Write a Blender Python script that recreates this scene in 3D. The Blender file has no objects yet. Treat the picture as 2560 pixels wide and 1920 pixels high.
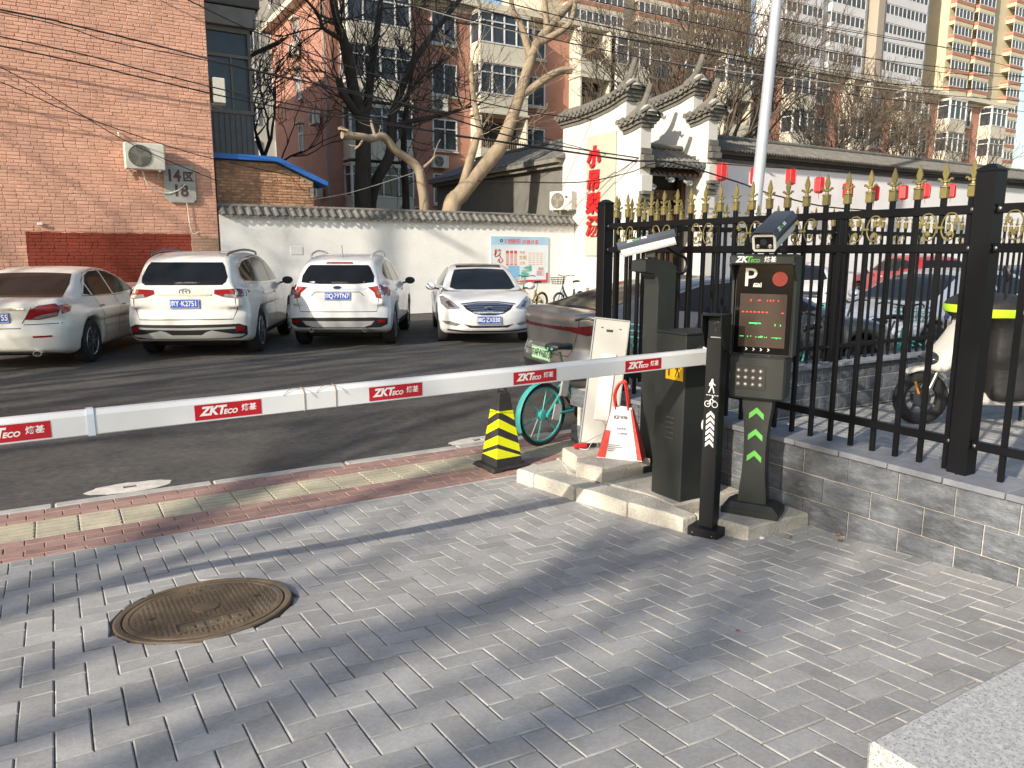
import bpy, bmesh, math, random
import numpy as np
from mathutils import Matrix, Vector, Quaternion
from mathutils.bvhtree import BVHTree
from mathutils.geometry import delaunay_2d_cdt
random.seed(7)
R = math.radians
SC = bpy.context.scene
COL = SC.collection
# ---------------------------------------------------------------- camera
cd = bpy.data.cameras.new('camera'); cam = bpy.data.objects.new('camera', cd); COL.objects.link(cam)
cr, cu_, cf = Vector((.85495, -.51871, .0023)), Vector((.08611, .1463, .98548)), Vector((.51151, .84234, -.16975))
cam.matrix_world = Matrix(((cr.x, cu_.x, -cf.x, 0), (cr.y, cu_.y, -cf.y, 0), (cr.z, cu_.z, -cf.z, 1.65), (0, 0, 0, 1)))
cd.sensor_width = 36; cd.lens = 36*1900/2560; cd.clip_start = .05; cd.clip_end = 2000
SC.camera = cam
def proj(p):                      # where a point falls in the 2560 x 1920 picture
    d = Vector(p)-Vector((0, 0, 1.65)); z = d.dot(cf)
    return (1280+1900*d.dot(cr)/z, 960-1900*d.dot(cu_)/z, z) if z > .05 else (-9e3, -9e3, z)
def inview(p, m=60):
    u, v, z = proj(p); return -m < u < 2560+m and -m < v < 1920+m
# ---------------------------------------------------------------- light
LD = Vector((2.1, .74, -1.0)).normalized()          # the way the sunlight travels
ELEV = math.asin(-LD.z)
w = bpy.data.worlds.new('World'); SC.world = w; w.use_nodes = True
nt = w.node_tree; bg = nt.nodes['Background']
sky = nt.nodes.new('ShaderNodeTexSky'); sky.sky_type = 'NISHITA'; sky.sun_disc = False
sky.sun_elevation = ELEV; sky.sun_rotation = math.atan2(-LD.x, -LD.y)
sky.air_density = 1.2; sky.dust_density = 1.5
nt.links.new(sky.outputs[0], bg.inputs[0]); bg.inputs[1].default_value = .125
sd = bpy.data.lights.new('sun', 'SUN'); sd.energy = 4.4; sd.angle = R(.53); sd.color = (1, .9, .76)
so = bpy.data.objects.new('sun', sd); COL.objects.link(so); so.rotation_euler = LD.to_track_quat('-Z', 'Y').to_euler(); so.location = (-20, -8, 14)
vs = SC.view_settings; vs.view_transform = 'Standard'; vs.look = 'None'; vs.gamma = 1; vs.exposure = .6; vs.use_curve_mapping = False
# ---------------------------------------------------------------- materials
MATS = {}
def M(name, c=(.5, .5, .5), r=.6, m=0, nv=.12, ns=6, c2=None, b=0, bs=40, rnd=0, coat=0, spec=.5, emit=None, es=1, stretch=None, tr=0, fine=0, alpha=1):
    if name in MATS: return MATS[name]
    ma = bpy.data.materials.new(name); ma.use_nodes = True; MATS[name] = ma
    n, l = ma.node_tree.nodes, ma.node_tree.links; bs_ = n['Principled BSDF']
    def N(t, **k):
        x = n.new(t)
        for a, v in k.items(): setattr(x, a, v)
        return x
    I = bs_.inputs; I['Roughness'].default_value = r; I['Metallic'].default_value = m; I['Specular IOR Level'].default_value = spec
    I['Coat Weight'].default_value = coat; I['Coat Roughness'].default_value = .08
    if tr: I['Transmission Weight'].default_value = tr
    if alpha < 1: I['Alpha'].default_value = alpha
    if emit: I['Emission Color'].default_value = (*emit, 1); I['Emission Strength'].default_value = es
    g = N('ShaderNodeNewGeometry'); src = g.outputs['Position']
    if stretch:
        mp = N('ShaderNodeMapping'); mp.inputs['Scale'].default_value = stretch; l.new(src, mp.inputs[0]); src = mp.outputs[0]
    c1 = tuple(min(1, x*(1-nv)) for x in c); c2 = c2 or tuple(min(1, x*(1+nv)) for x in c)
    tx = N('ShaderNodeTexNoise'); tx.inputs['Scale'].default_value = ns; tx.inputs['Detail'].default_value = 6; tx.inputs['Roughness'].default_value = .62
    l.new(src, tx.inputs['Vector'])
    rp = N('ShaderNodeValToRGB'); e = rp.color_ramp.elements; e[0].position = .3; e[1].position = .7; e[0].color = (*c1, 1); e[1].color = (*c2, 1)
    l.new(tx.outputs[0], rp.inputs[0]); out = rp.outputs[0]
    ma['_n'] = 0
    if fine:
        t2 = N('ShaderNodeTexNoise'); t2.inputs['Scale'].default_value = ns*14; t2.inputs['Detail'].default_value = 3; l.new(g.outputs['Position'], t2.inputs['Vector'])
        mr = N('ShaderNodeMapRange'); mr.inputs[1].default_value = .3; mr.inputs[2].default_value = .7; mr.inputs[3].default_value = 1-fine; mr.inputs[4].default_value = 1+fine
        l.new(t2.outputs[0], mr.inputs[0]); mx = N('ShaderNodeMix', data_type='RGBA', blend_type='MULTIPLY'); mx.inputs[0].default_value = 1
        l.new(out, mx.inputs[6]); l.new(mr.outputs[0], mx.inputs[7]); out = mx.outputs[2]
    if rnd:
        oi = N('ShaderNodeObjectInfo'); at = N('ShaderNodeAttribute', attribute_name='rnd')
        ad = N('ShaderNodeMath', operation='ADD'); l.new(oi.outputs['Random'], ad.inputs[0]); l.new(at.outputs['Fac'], ad.inputs[1])
        fr = N('ShaderNodeMath', operation='FRACT'); l.new(ad.outputs[0], fr.inputs[0])
        mr = N('ShaderNodeMapRange'); mr.inputs[3].default_value = 1-rnd; mr.inputs[4].default_value = 1+rnd; l.new(fr.outputs[0], mr.inputs[0])
        mx = N('ShaderNodeMix', data_type='RGBA', blend_type='MULTIPLY'); mx.inputs[0].default_value = 1
        l.new(out, mx.inputs[6]); l.new(mr.outputs[0], mx.inputs[7]); out = mx.outputs[2]
    l.new(out, I['Base Color']); ma['_o'] = 1
    if b:
        t3 = N('ShaderNodeTexNoise'); t3.inputs['Scale'].default_value = bs; t3.inputs['Detail'].default_value = 5; l.new(src, t3.inputs['Vector'])
        bp = N('ShaderNodeBump'); bp.inputs['Strength'].default_value = b; bp.inputs['Distance'].default_value = .02
        l.new(t3.outputs[0], bp.inputs['Height']); l.new(bp.outputs[0], I['Normal'])
    return ma
def base_out(ma):                 # the socket that now feeds the base colour, for adding a marking or stain on top
    return ma.node_tree.nodes['Principled BSDF'].inputs['Base Color'].links[0].from_socket
def overlay(ma, col, ns, lo, hi, amt=1, stretch=None, offs=(0, 0, 0)):   # dusty or dirty patches with a shape of their own
    n, l = ma.node_tree.nodes, ma.node_tree.links; o = base_out(ma)
    g = n.new('ShaderNodeNewGeometry'); mp = n.new('ShaderNodeMapping'); l.new(g.outputs['Position'], mp.inputs[0])
    mp.inputs['Location'].default_value = offs
    if stretch: mp.inputs['Scale'].default_value = stretch
    t = n.new('ShaderNodeTexNoise'); t.inputs['Scale'].default_value = ns; t.inputs['Detail'].default_value = 8; t.inputs['Roughness'].default_value = .6; l.new(mp.outputs[0], t.inputs['Vector'])
    mr = n.new('ShaderNodeMapRange'); mr.inputs[1].default_value = lo; mr.inputs[2].default_value = hi; mr.inputs[4].default_value = amt; l.new(t.outputs[0], mr.inputs[0])
    mx = n.new('ShaderNodeMix'); mx.data_type = 'RGBA'; l.new(mr.outputs[0], mx.inputs[0]); l.new(o, mx.inputs[6]); mx.inputs[7].default_value = (*col, 1)
    l.new(mx.outputs[2], n['Principled BSDF'].inputs['Base Color']); return ma
# ---------------------------------------------------------------- mesh helpers
def T(x, y, z): return Matrix.Translation((x, y, z))
def RZ(a): return Matrix.Rotation(a, 4, 'Z')
def RX(a): return Matrix.Rotation(a, 4, 'X')
def RY(a): return Matrix.Rotation(a, 4, 'Y')
def frame(o, xd, up):             # flat drawing plane: x along xd, y along up, z out of the face
    x = Vector(xd).normalized(); y = Vector(up); y = (y-x*y.dot(x)).normalized(); z = x.cross(y)
    return Matrix(((x.x, y.x, z.x, o[0]), (x.y, y.y, z.y, o[1]), (x.z, y.z, z.z, o[2]), (0, 0, 0, 1)))
class MB:
    def __init__(s): s.v = []; s.f = []; s.m = []; s.r = []
    def add(s, vs, fs, mi=0, X=None, rn=0):
        k = len(s.v)
        s.v += [tuple(X @ Vector(p)) for p in vs] if X is not None else [tuple(p) for p in vs]
        s.f += [tuple(i+k for i in f) for f in fs]; s.m += [mi]*len(fs); s.r += [rn]*len(vs); return s
    def box(s, c, d, X=None, b=0, mi=0, mb=None, rn=0, top=1.0):
        hx, hy, hz = d[0]/2, d[1]/2, d[2]/2
        if b <= 0:
            vs = [(c[0]+x*hx*(top if z > 0 else 1), c[1]+y*hy*(top if z > 0 else 1), c[2]+z*hz) for z in (-1, 1) for y in (-1, 1) for x in (-1, 1)]
            return s.add(vs, [(0, 2, 3, 1), (4, 5, 7, 6), (0, 1, 5, 4), (2, 6, 7, 3), (0, 4, 6, 2), (1, 3, 7, 5)], mi, X, rn)
        b = min(b, hx*.9, hy*.9, hz*.9); idx = {}; vs = []
        for sx in (-1, 1):
            for sy in (-1, 1):
                for sz in (-1, 1):
                    for a in range(3):
                        idx[sx, sy, sz, a] = len(vs)
                        q = [sx*(hx-(b if a != 0 else 0)), sy*(hy-(b if a != 1 else 0)), sz*(hz-(b if a != 2 else 0))]
                        if sz > 0: q[0] *= top; q[1] *= top
                        vs.append((c[0]+q[0], c[1]+q[1], c[2]+q[2]))
        fs = []; ed = []
        for a in range(3):
            o1, o2 = (a+1) % 3, (a+2) % 3
            for sg in (-1, 1):
                def key(u, v):
                    t = [0, 0, 0]; t[a] = sg; t[o1] = u; t[o2] = v; return idx[(*t, a)]
                q = [key(-1, -1), key(1, -1), key(1, 1), key(-1, 1)]
                fs.append(q if sg > 0 else q[::-1])
            for u in (-1, 1):
                for v in (-1, 1):
                    def k2(w_, ax):
                        t = [0, 0, 0]; t[a] = w_; t[o1] = u; t[o2] = v; return idx[(*t, ax)]
                    q = [k2(-1, o1), k2(1, o1), k2(1, o2), k2(-1, o2)]
                    ed.append(q if u*v < 0 else q[::-1])
        for sx in (-1, 1):
            for sy in (-1, 1):
                for sz in (-1, 1):
                    q = [idx[sx, sy, sz, a] for a in range(3)]; ed.append(q if sx*sy*sz > 0 else q[::-1])
        s.add(vs, fs, mi, X, rn); k = len(s.v)-len(vs)
        s.f += [tuple(i+k for i in f) for f in ed]; s.m += [mi if mb is None else mb]*len(ed); return s
    def bar(s, a, b, w_, h, X=None, mi=0, up=(0, 0, 1), bv=0):      # box from a to b
        a, b = Vector(a), Vector(b); d = b-a; x = d.normalized(); u = Vector(up); u = u-x*u.dot(x)
        if u.length < 1e-4: u = Vector((1, 0, 0))-x*x.x
        u.normalize(); y = u.cross(x); c = (a+b)/2
        F = Matrix(((x.x, y.x, u.x, c.x), (x.y, y.y, u.y, c.y), (x.z, y.z, u.z, c.z), (0, 0, 0, 1)))
        return s.box((0, 0, 0), (d.length, w_, h), (X @ F) if X is not None else F, b=bv, mi=mi)
    def tube(s, pts, r, n=8, X=None, mi=0, cap=True, closed=False):
        pts = [Vector(p) for p in pts]; N_ = len(pts); rs = r if isinstance(r, (list, tuple)) else [r]*N_
        vs = []; fs = []; nrm = None
        for i, p in enumerate(pts):
            a = pts[(i-1) % N_] if (i or closed) else p; c = pts[(i+1) % N_] if (i < N_-1 or closed) else p
            t = (c-a); t = t.normalized() if t.length > 1e-9 else Vector((0, 0, 1))
            if nrm is None: nrm = t.orthogonal().normalized()
            else:
                nrm = nrm-t*nrm.dot(t); nrm = nrm.normalized() if nrm.length > 1e-6 else t.orthogonal().normalized()
            bn = t.cross(nrm)
            for k in range(n):
                an = 2*math.pi*k/n; vs.append(p+(nrm*math.cos(an)+bn*math.sin(an))*rs[i])
        for i in range(N_ if closed else N_-1):
            j = (i+1) % N_
            for k in range(n): fs.append((i*n+k, i*n+(k+1) % n, j*n+(k+1) % n, j*n+k))
        if cap and not closed: fs.append(tuple(range(n-1, -1, -1))); fs.append(tuple((N_-1)*n+k for k in range(n)))
        return s.add(vs, fs, mi, X)
    def lathe(s, prof, n=24, X=None, mi=0, a0=0, a1=2*math.pi):
        vs = []; fs = []; full = abs(a1-a0-2*math.pi) < 1e-6; m_ = n if full else n+1
        for rr, z in prof:
            for k in range(m_):
                a = a0+(a1-a0)*k/n; vs.append((rr*math.cos(a), rr*math.sin(a), z))
        for i in range(len(prof)-1):
            for k in range(n):
                k2 = (k+1) % m_; fs.append((i*m_+k, i*m_+k2, (i+1)*m_+k2, (i+1)*m_+k))
        if full and tuple(prof[0]) != tuple(prof[-1]):
            if prof[0][0] > 1e-5: fs.append(tuple(range(n-1, -1, -1)))
            if prof[-1][0] > 1e-5: fs.append(tuple((len(prof)-1)*n+k for k in range(n)))
        return s.add(vs, fs, mi, X)
    def prism(s, poly, z0, z1, X=None, mi=0):
        n = len(poly); A = sum(poly[i][0]*poly[(i+1) % n][1]-poly[(i+1) % n][0]*poly[i][1] for i in range(n))
        if A < 0: poly = poly[::-1]
        vs = [(x, y, z0) for x, y in poly]+[(x, y, z1) for x, y in poly]
        return s.add(vs, [tuple(range(n-1, -1, -1)), tuple(range(n, 2*n))]+[(i, (i+1) % n, n+(i+1) % n, n+i) for i in range(n)], mi, X)
    def ribbon(s, pts, w_, X, t=.0015, mi=0):
        for a, b in zip(pts[:-1], pts[1:]):
            d = Vector((b[0]-a[0], b[1]-a[1])); 
            if d.length < 1e-6: continue
            d.normalize(); nx, ny = -d.y*w_/2, d.x*w_/2; ex, ey = d.x*w_*.25, d.y*w_*.25
            s.prism([(a[0]-ex+nx, a[1]-ey+ny), (a[0]-ex-nx, a[1]-ey-ny), (b[0]+ex-nx, b[1]+ey-ny), (b[0]+ex+nx, b[1]+ey+ny)], 0, t, X, mi); t += .00004
        return s
    def disc(s, c, r, X, t=.0015, n=16, mi=0, ri=0):
        if ri: return s.lathe([(ri, 0), (r, 0), (r, t), (ri, t), (ri, 0)], n, X @ T(c[0], c[1], 0), mi)
        return s.prism([(c[0]+r*math.cos(2*math.pi*k/n), c[1]+r*math.sin(2*math.pi*k/n)) for k in range(n)], 0, t, X, mi)
    def mesh(s, name, mats, smooth=0):
        me = bpy.data.meshes.new(name); me.from_pydata(s.v, [], s.f)
        for ma in (mats if isinstance(mats, (list, tuple)) else [mats]): me.materials.append(ma)
        if any(s.m): me.polygons.foreach_set('material_index', s.m)
        if any(s.r):
            at = me.attributes.new('rnd', 'FLOAT', 'POINT'); at.data.foreach_set('value', s.r)
        if smooth: me.shade_smooth(); me.set_sharp_from_angle(angle=R(smooth))
        me.update(); return me
    def build(s, name, mats, parent=None, smooth=0, kind=None, X=None):
        return obj(name, s.mesh(name, mats, smooth), parent, kind, X)
def obj(name, me, parent=None, kind=None, X=None):
    o = bpy.data.objects.new(name, me); COL.objects.link(o)
    if X is not None: o.matrix_basis = X
    if parent is not None: o.parent = parent
    if kind: o['kind'] = kind
    return o
def tag(o, label, cat, group=None):
    o['label'] = label; o['category'] = cat
    if group: o['group'] = group
    return o
def thing(name, label, cat, loc=(0, 0, 0), rz=0, group=None):
    o = bpy.data.objects.new(name, None); COL.objects.link(o); o.location = loc; o.rotation_euler = (0, 0, rz); o.empty_display_size = .1
    return tag(o, label, cat, group)
def copy_tree(o, parent=None):
    c = o.copy(); COL.objects.link(c); c.parent = parent
    for ch in list(o.children): copy_tree(ch, c)
    return c
def lettering(body, size, ma, parent, X, bold=0, shear=0, ext=.001, align='CENTER', name='lettering', sx=1):
    cu = bpy.data.curves.new('t', 'FONT'); cu.body = body; cu.size = size; cu.extrude = ext; cu.offset = bold; cu.shear = shear
    cu.align_x = align; cu.align_y = 'CENTER'; cu.resolution_u = 3
    o = bpy.data.objects.new('t', cu); COL.objects.link(o)
    me = bpy.data.meshes.new_from_object(o.evaluated_get(bpy.context.evaluated_depsgraph_get()))
    bpy.data.objects.remove(o); bpy.data.curves.remove(cu); me.name = name; me.materials.clear(); me.materials.append(ma)
    return obj(name, me, parent, X=X @ Matrix.Diagonal((sx, 1, 1, 1)))
def smoothpts(pts, n=6):          # Catmull-Rom through the points
    P = [Vector(p) for p in pts]; out = []
    for i in range(len(P)-1):
        a, b, c, d = P[max(0, i-1)], P[i], P[i+1], P[min(len(P)-1, i+2)]
        for k in range(n):
            t = k/n; out.append(.5*((2*b)+(c-a)*t+(2*a-5*b+4*c-d)*t*t+(3*b-a-3*c+d)*t**3))
    return out+[P[-1]]
def gz(x, y):                     # the paving climbs a little towards the near side, earlier on the left than by the wall
    t = min(1, max(0, (x-.6)/2.8)); y0 = 4.66-1.6*t; k = .085-.022*t; s = (y0-y)/.12
    return k*.12*(s if s > 20 else math.log1p(math.exp(s)))
def lean(x, y):                   # rotation that lays a flat piece on that ground
    e = .02; n = Vector((gz(x-e, y)-gz(x+e, y), gz(x, y-e)-gz(x, y+e), 2*e)).normalized(); return Vector((0, 0, 1)).rotation_difference(n).to_matrix().to_4x4()
# ---------------------------------------------------------------- shared materials
black = M('black_paint', (.005, .0055, .007), .45, nv=.1, b=.02, spec=.22)
gold = M('gold_paint', (.20, .165, .062), .45, .25, nv=.2, ns=20)
white_paint = M('white_paint', (.78, .78, .76), .4, nv=.05)
olive = M('graphite_cabinet', (.026, .030, .028), .55, spec=.35, nv=.12, ns=9, b=.05, bs=400)
dark = M('dark_plastic', (.015, .015, .016), .45)
red = M('red_print', (.55, .012, .02), .4, nv=.06)
wlet = M('white_print', (.8, .8, .78), .45, nv=.03)
rubber = M('tyre_rubber', (.018, .018, .019), .85, nv=.25, ns=30)
chrome = M('chrome', (.62, .62, .63), .16, 1, nv=.03)
steel = M('steel', (.42, .43, .44), .35, 1, nv=.08)
# ================================================================ ground, road, paving
def sheet(name, x0, x1, y0, y1, z, ma):
    return MB().add([(x0, y0, z), (x1, y0, z), (x1, y1, z), (x0, y1, z)], [(0, 1, 2, 3)]).build(name, ma, kind='structure')
soil = M('soil', (.11, .095, .075), .95, nv=.3, ns=2, b=.3)
sheet('ground', -300, 500, -200, 700, -.09, soil)
asph = M('asphalt', (.072, .068, .063), .9, nv=.28, ns=1.2, fine=.28, b=.5, bs=160)
overlay(asph, (.13, .12, .105), .55, .5, .75, .6, stretch=(1, 1.6, 1))
overlay(asph, (.02, .02, .02), 2.2, .66, .72, .5, offs=(3, 1, 0))
sheet('road', -90, 140, 5.72, 19.6, -.02, asph)
bedm = M('sand_bed', (.16, .145, .12), .95, nv=.25, ns=30, b=.3, bs=200)
def bed(name, x0, x1, y0, y1):
    xs = [x0]+[-1+.25*i for i in range(21)]+[x1] if x0 < -1 else [x0, x1]; ys = list(np.linspace(y0, y1, 30))
    n = len(xs); vs = [(x, y, (gz(x, y) if x0 < -1 else 0)-.012) for y in ys for x in xs]
    return MB().add(vs, [(j*n+i, j*n+i+1, (j+1)*n+i+1, (j+1)*n+i) for j in range(len(ys)-1) for i in range(n-1)]).build(name, bedm, kind='structure')
# --- grey herringbone pavers
pav = M('grey_paver', (.34, .335, .325), .85, nv=.16, ns=5, rnd=.15, fine=.1, b=.1, bs=160)
overlay(pav, (.46, .45, .43), 2.6, .64, .74, .55)
overlay(pav, (.17, .17, .165), 3.1, .68, .78, .5, offs=(7, 2, 0))
pedge = M('paver_edge', (.33, .325, .31), .9, nv=.45, ns=7)
pavement = bed('grey_paving', -12, 4.0, -3, 4.71)
U = .1008; MAN = (.475, 3.38); MR = .366
def clip(poly, nx, ny, d):       # keep nx*x+ny*y >= d
    out = []
    for i in range(len(poly)):
        a, b = poly[i], poly[(i+1) % len(poly)]; da, db = nx*a[0]+ny*a[1]-d, nx*b[0]+ny*b[1]-d
        if da >= 0: out.append(a)
        if da*db < 0: t = da/(da-db); out.append((a[0]+(b[0]-a[0])*t, a[1]+(b[1]-a[1])*t))
    return out
def slab(poly, h, ch=.0042):      # a small stone with chamfered upper edge, about its own centre
    n = len(poly); A = sum(poly[i][0]*poly[(i+1) % n][1]-poly[(i+1) % n][0]*poly[i][1] for i in range(n))
    if A < 0: poly = poly[::-1]
    cx = sum(p[0] for p in poly)/n; cy = sum(p[1] for p in poly)/n
    def ins(p): 
        d = math.hypot(p[0]-cx, p[1]-cy); k = max(.3, 1-ch*1.5/max(d, 1e-3)); return (cx+(p[0]-cx)*k, cy+(p[1]-cy)*k)
    if n == 4 and max(p[0] for p in poly)-min(p[0] for p in poly) > .05:
        ins = lambda p: (p[0]-math.copysign(ch, p[0]-cx), p[1]-math.copysign(ch, p[1]-cy))
    q = [ins(p) for p in poly]
    vs = [(x, y, -h) for x, y in poly]+[(x, y, -ch*.8) for x, y in poly]+[(x, y, 0) for x, y in q]
    fs = [tuple(range(2*n, 3*n))]+[(i, (i+1) % n, n+(i+1) % n, n+i) for i in range(n)]
    e = [(n+i, n+(i+1) % n, 2*n+(i+1) % n, 2*n+i) for i in range(n)]
    return vs, fs, e
def rect(w_, h): return [(-w_/2, -h/2), (w_/2, -h/2), (w_/2, h/2), (-w_/2, h/2)]
def lay(cells, parent, mats, limit=300, name='paver', h=.03):
    full = {}; cells.sort(key=lambda c: -c[3]); st = MB()
    for k, (poly, cx, cy, pri, key) in enumerate(cells):
        zj = random.uniform(-.0016, .0016); tilt = random.uniform(-.007, .007)
        X = T(cx, cy, (gz(cx, cy) if cx < 4 else 0)+zj) @ (lean(cx, cy) if cx < 4 else Matrix()) @ RX(tilt) @ RY(random.uniform(-.007, .007)) @ RZ(random.uniform(-.006, .006))
        vs, fs, e = slab(poly, h)
        if k < limit and pri > 0:
            if key and key in full: me = full[key]
            else:
                m = MB(); m.add(vs, fs, 0); m.add(vs, e, 1); me = m.mesh(name, mats)
                if key: full[key] = me
            obj(name, me, parent, X=parent.matrix_basis.inverted() @ X)
        else:
            rn = random.uniform(.001, 1); Y = parent.matrix_basis.inverted() @ X; st.add(vs, fs, 0, Y, rn); st.add(vs, e, 1, Y, rn)
    if st.v: st.build(name+'_field', mats, parent, kind='stuff')
def herring(x0, x1, y0, y1, ox, oy, phase, keep=None, hole=None):
    out = []; g = .0035
    for a in range(int((x0-ox)/U)-2, int((x1-ox)/U)+2):
        for b in range(int((y0-oy)/U)-2, int((y1-oy)/U)+2):
            s_ = (a-b+phase) % 4
            if s_ == 0: w_, h_ = 2, 1
            elif s_ == 3: w_, h_ = 1, 2
            else: continue
            cx, cy = ox+(a+w_/2)*U, oy+(b+h_/2)*U
            poly = [(cx+p[0], cy+p[1]) for p in rect(w_*U-g, h_*U-g)]; n0 = list(poly)
            poly = clip(poly, 1, 0, x0); poly = clip(poly, -1, 0, -x1) if poly else poly
            poly = clip(poly, 0, 1, y0) if poly else poly; poly = clip(poly, 0, -1, -y1) if poly else poly
            if len(poly) < 3: continue
            if hole:
                dx, dy = cx-hole[0], cy-hole[1]; d = math.hypot(dx, dy)
                if d < hole[2]+.16:
                    best = max(poly, key=lambda p: math.hypot(p[0]-hole[0], p[1]-hole[1]))
                    near = min(poly, key=lambda p: math.hypot(p[0]-hole[0], p[1]-hole[1]))
                    if math.hypot(best[0]-hole[0], best[1]-hole[1]) < hole[2]: continue
                    mx_, my_ = (cx+best[0])/2-hole[0], (cy+best[1])/2-hole[1]; mm = math.hypot(mx_, my_)
                    poly = clip(poly, mx_/mm, my_/mm, (mx_*hole[0]+my_*hole[1])/mm+hole[2])
                    if len(poly) < 3: continue
            same = len(poly) == 4 and all(abs(p[0]-q[0])+abs(p[1]-q[1]) < 1e-6 for p, q in zip(poly, n0))
            cx2 = sum(p[0] for p in poly)/len(poly); cy2 = sum(p[1] for p in poly)/len(poly)
            if max(p[0] for p in poly)-min(p[0] for p in poly) < .012 or max(p[1] for p in poly)-min(p[1] for p in poly) < .012: continue
            pos = (cx2, cy2, gz(cx2, cy2)); pri = 1/proj(pos)[2] if inview(pos, 20) and cx2 < 3.9 else -1
            out.append(([(p[0]-cx2, p[1]-cy2) for p in poly], cx2, cy2, pri, ('h' if s_ == 0 else 'v') if same else None))
    return out
lay(herring(-1.6, 3.845, .2, 4.70, 0, 3.49, 1, hole=(*MAN, MR+.006)), pavement, [pav, pedge])
plaza = bed('plaza_paving', 4.0, 30, -3, 5.2)
cells = [(p, x, y, -1, k) for p, x, y, pr, k in herring(4.14, 10.5, 1.2, 4.98, 4.2, 1.2, 0) if inview((x, y, 0), 100)]
lay(cells, plaza, [pav, pedge])
# --- red brick strip with ribbed tactile tiles
redp = M('red_paver', (.30, .19, .162), .88, nv=.2, ns=7, rnd=.16, fine=.1, b=.2, bs=120); overlay(redp, (.38, .29, .25), 2.3, .58, .78, .5)
rede = M('red_paver_edge', (.36, .22, .18), .9, nv=.3)
strip = bed('tactile_strip', -12, 4.0, 4.71, 5.74); bed('verge', 4.0, 30, 5.2, 5.74)
cells = []
for j, (ya, yb) in enumerate([(5.545, 5.64), (5.447, 5.543), (5.402, 5.445), (4.965, 5.06), (4.867, 4.963), (4.769, 4.865), (4.722, 4.767)]):
    for i in range(-10, 32):
        cx = i*.199+(.1 if j % 2 else 0)-.04; cy = (ya+yb)/2
        if cx > 5.0: continue
        pri = 1/proj((cx, cy, 0))[2] if inview((cx, cy, 0), 10) and cx < 3.9 else -1
        cells.append((rect(.195, yb-ya-.003), cx, cy, pri, 'r%d' % int((yb-ya)*1000)))
lay(cells, strip, [redp, rede])
tact = M('tactile_tile', (.43, .39, .29), .85, nv=.2, ns=5, rnd=.12, fine=.08, b=.15, bs=120); overlay(tact, (.5, .47, .4), 2, .55, .75, .5)
m = MB(); vs, fs, e = slab(rect(.227, .332), .03, .004); m.add(vs, fs); m.add(vs, e)
for k in range(5): m.box((0, -.132+k*.066, .0022), (.215, .028, .006), b=.0028)
tme = m.mesh('tactile_tile', tact)
for i in range(-8, 24):
    cx = .043+i*.2315+.115
    obj('tactile_tile', tme, strip, X=T(cx, 5.228, random.uniform(-.001, .001)) @ RZ(random.uniform(-.004, .004)))
MB().box((1.5, 4.711, -.006), (7, .013, .012)).build('mortar_joint', M('lime_mortar', (.55, .55, .54), .95, nv=.3, ns=20), strip)
kerbm = M('kerb_concrete', (.40, .39, .36), .9, nv=.2, ns=8, b=.3, bs=90); overlay(kerbm, (.2, .19, .17), 4, .6, .75, .5)
for i in range(-3, 14):
    x = -.09+i*.997
    tag(MB().box((x+.4985, 5.695, -.06), (.988, .10, .125), b=.012).build('kerb_stone', kerbm, X=T(0, random.uniform(-.004, .004), random.uniform(-.003, .002))),
        'pale concrete kerb stone laid flush between red brick strip and asphalt', 'kerb stone', 'kerb stones along the road')
# --- concrete patches with a square drain hole at the road edge
patch = M('cement_patch', (.60, .56, .50), .95, nv=.25, ns=9, b=.4, bs=120)
def drain(x, y, a, label):
    t = thing('drain_box', label, 'drain', (x, y, -.018))
    pts = [(.17*(1+.1*random.uniform(-1, 1))*math.cos(k*math.pi/12)*1.05, .085*(1+.12*random.uniform(-1, 1))*math.sin(k*math.pi/12)) for k in range(24)]
    m = MB(); n = 24; ring = [(.045*math.copysign(min(1, abs(math.cos(k*math.pi/12))*1.42), math.cos(k*math.pi/12)), .03*math.copysign(min(1, abs(math.sin(k*math.pi/12))*1.42), math.sin(k*math.pi/12))) for k in range(24)]
    vs = [(p[0]*1.6, p[1]*1.45, .0008) for p in pts]+[(p[0]*.8, p[1]*.85, .007) for p in pts]+[(*p, .008) for p in ring]+[(*p, -.04) for p in ring]
    fs = [(j*n+i, j*n+(i+1) % n, (j+1)*n+(i+1) % n, (j+1)*n+i) for j in range(3) for i in range(n)]
    m.add(vs, fs).build('cement_collar', patch, t, smooth=40)
    MB().box((0, 0, -.0015), (.085, .055, .004)).build('hole_floor', M('mud', (.05, .04, .03), .95, nv=.3, ns=30), t)
    t.rotation_euler = (0, 0, a)
drain(.385, 5.93, .02, 'rough pale cement patch round a square drain hole beside the red strip')
drain(3.2, 5.87, .05, 'worn cement patch with drain hole in asphalt behind the traffic cone')
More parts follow.
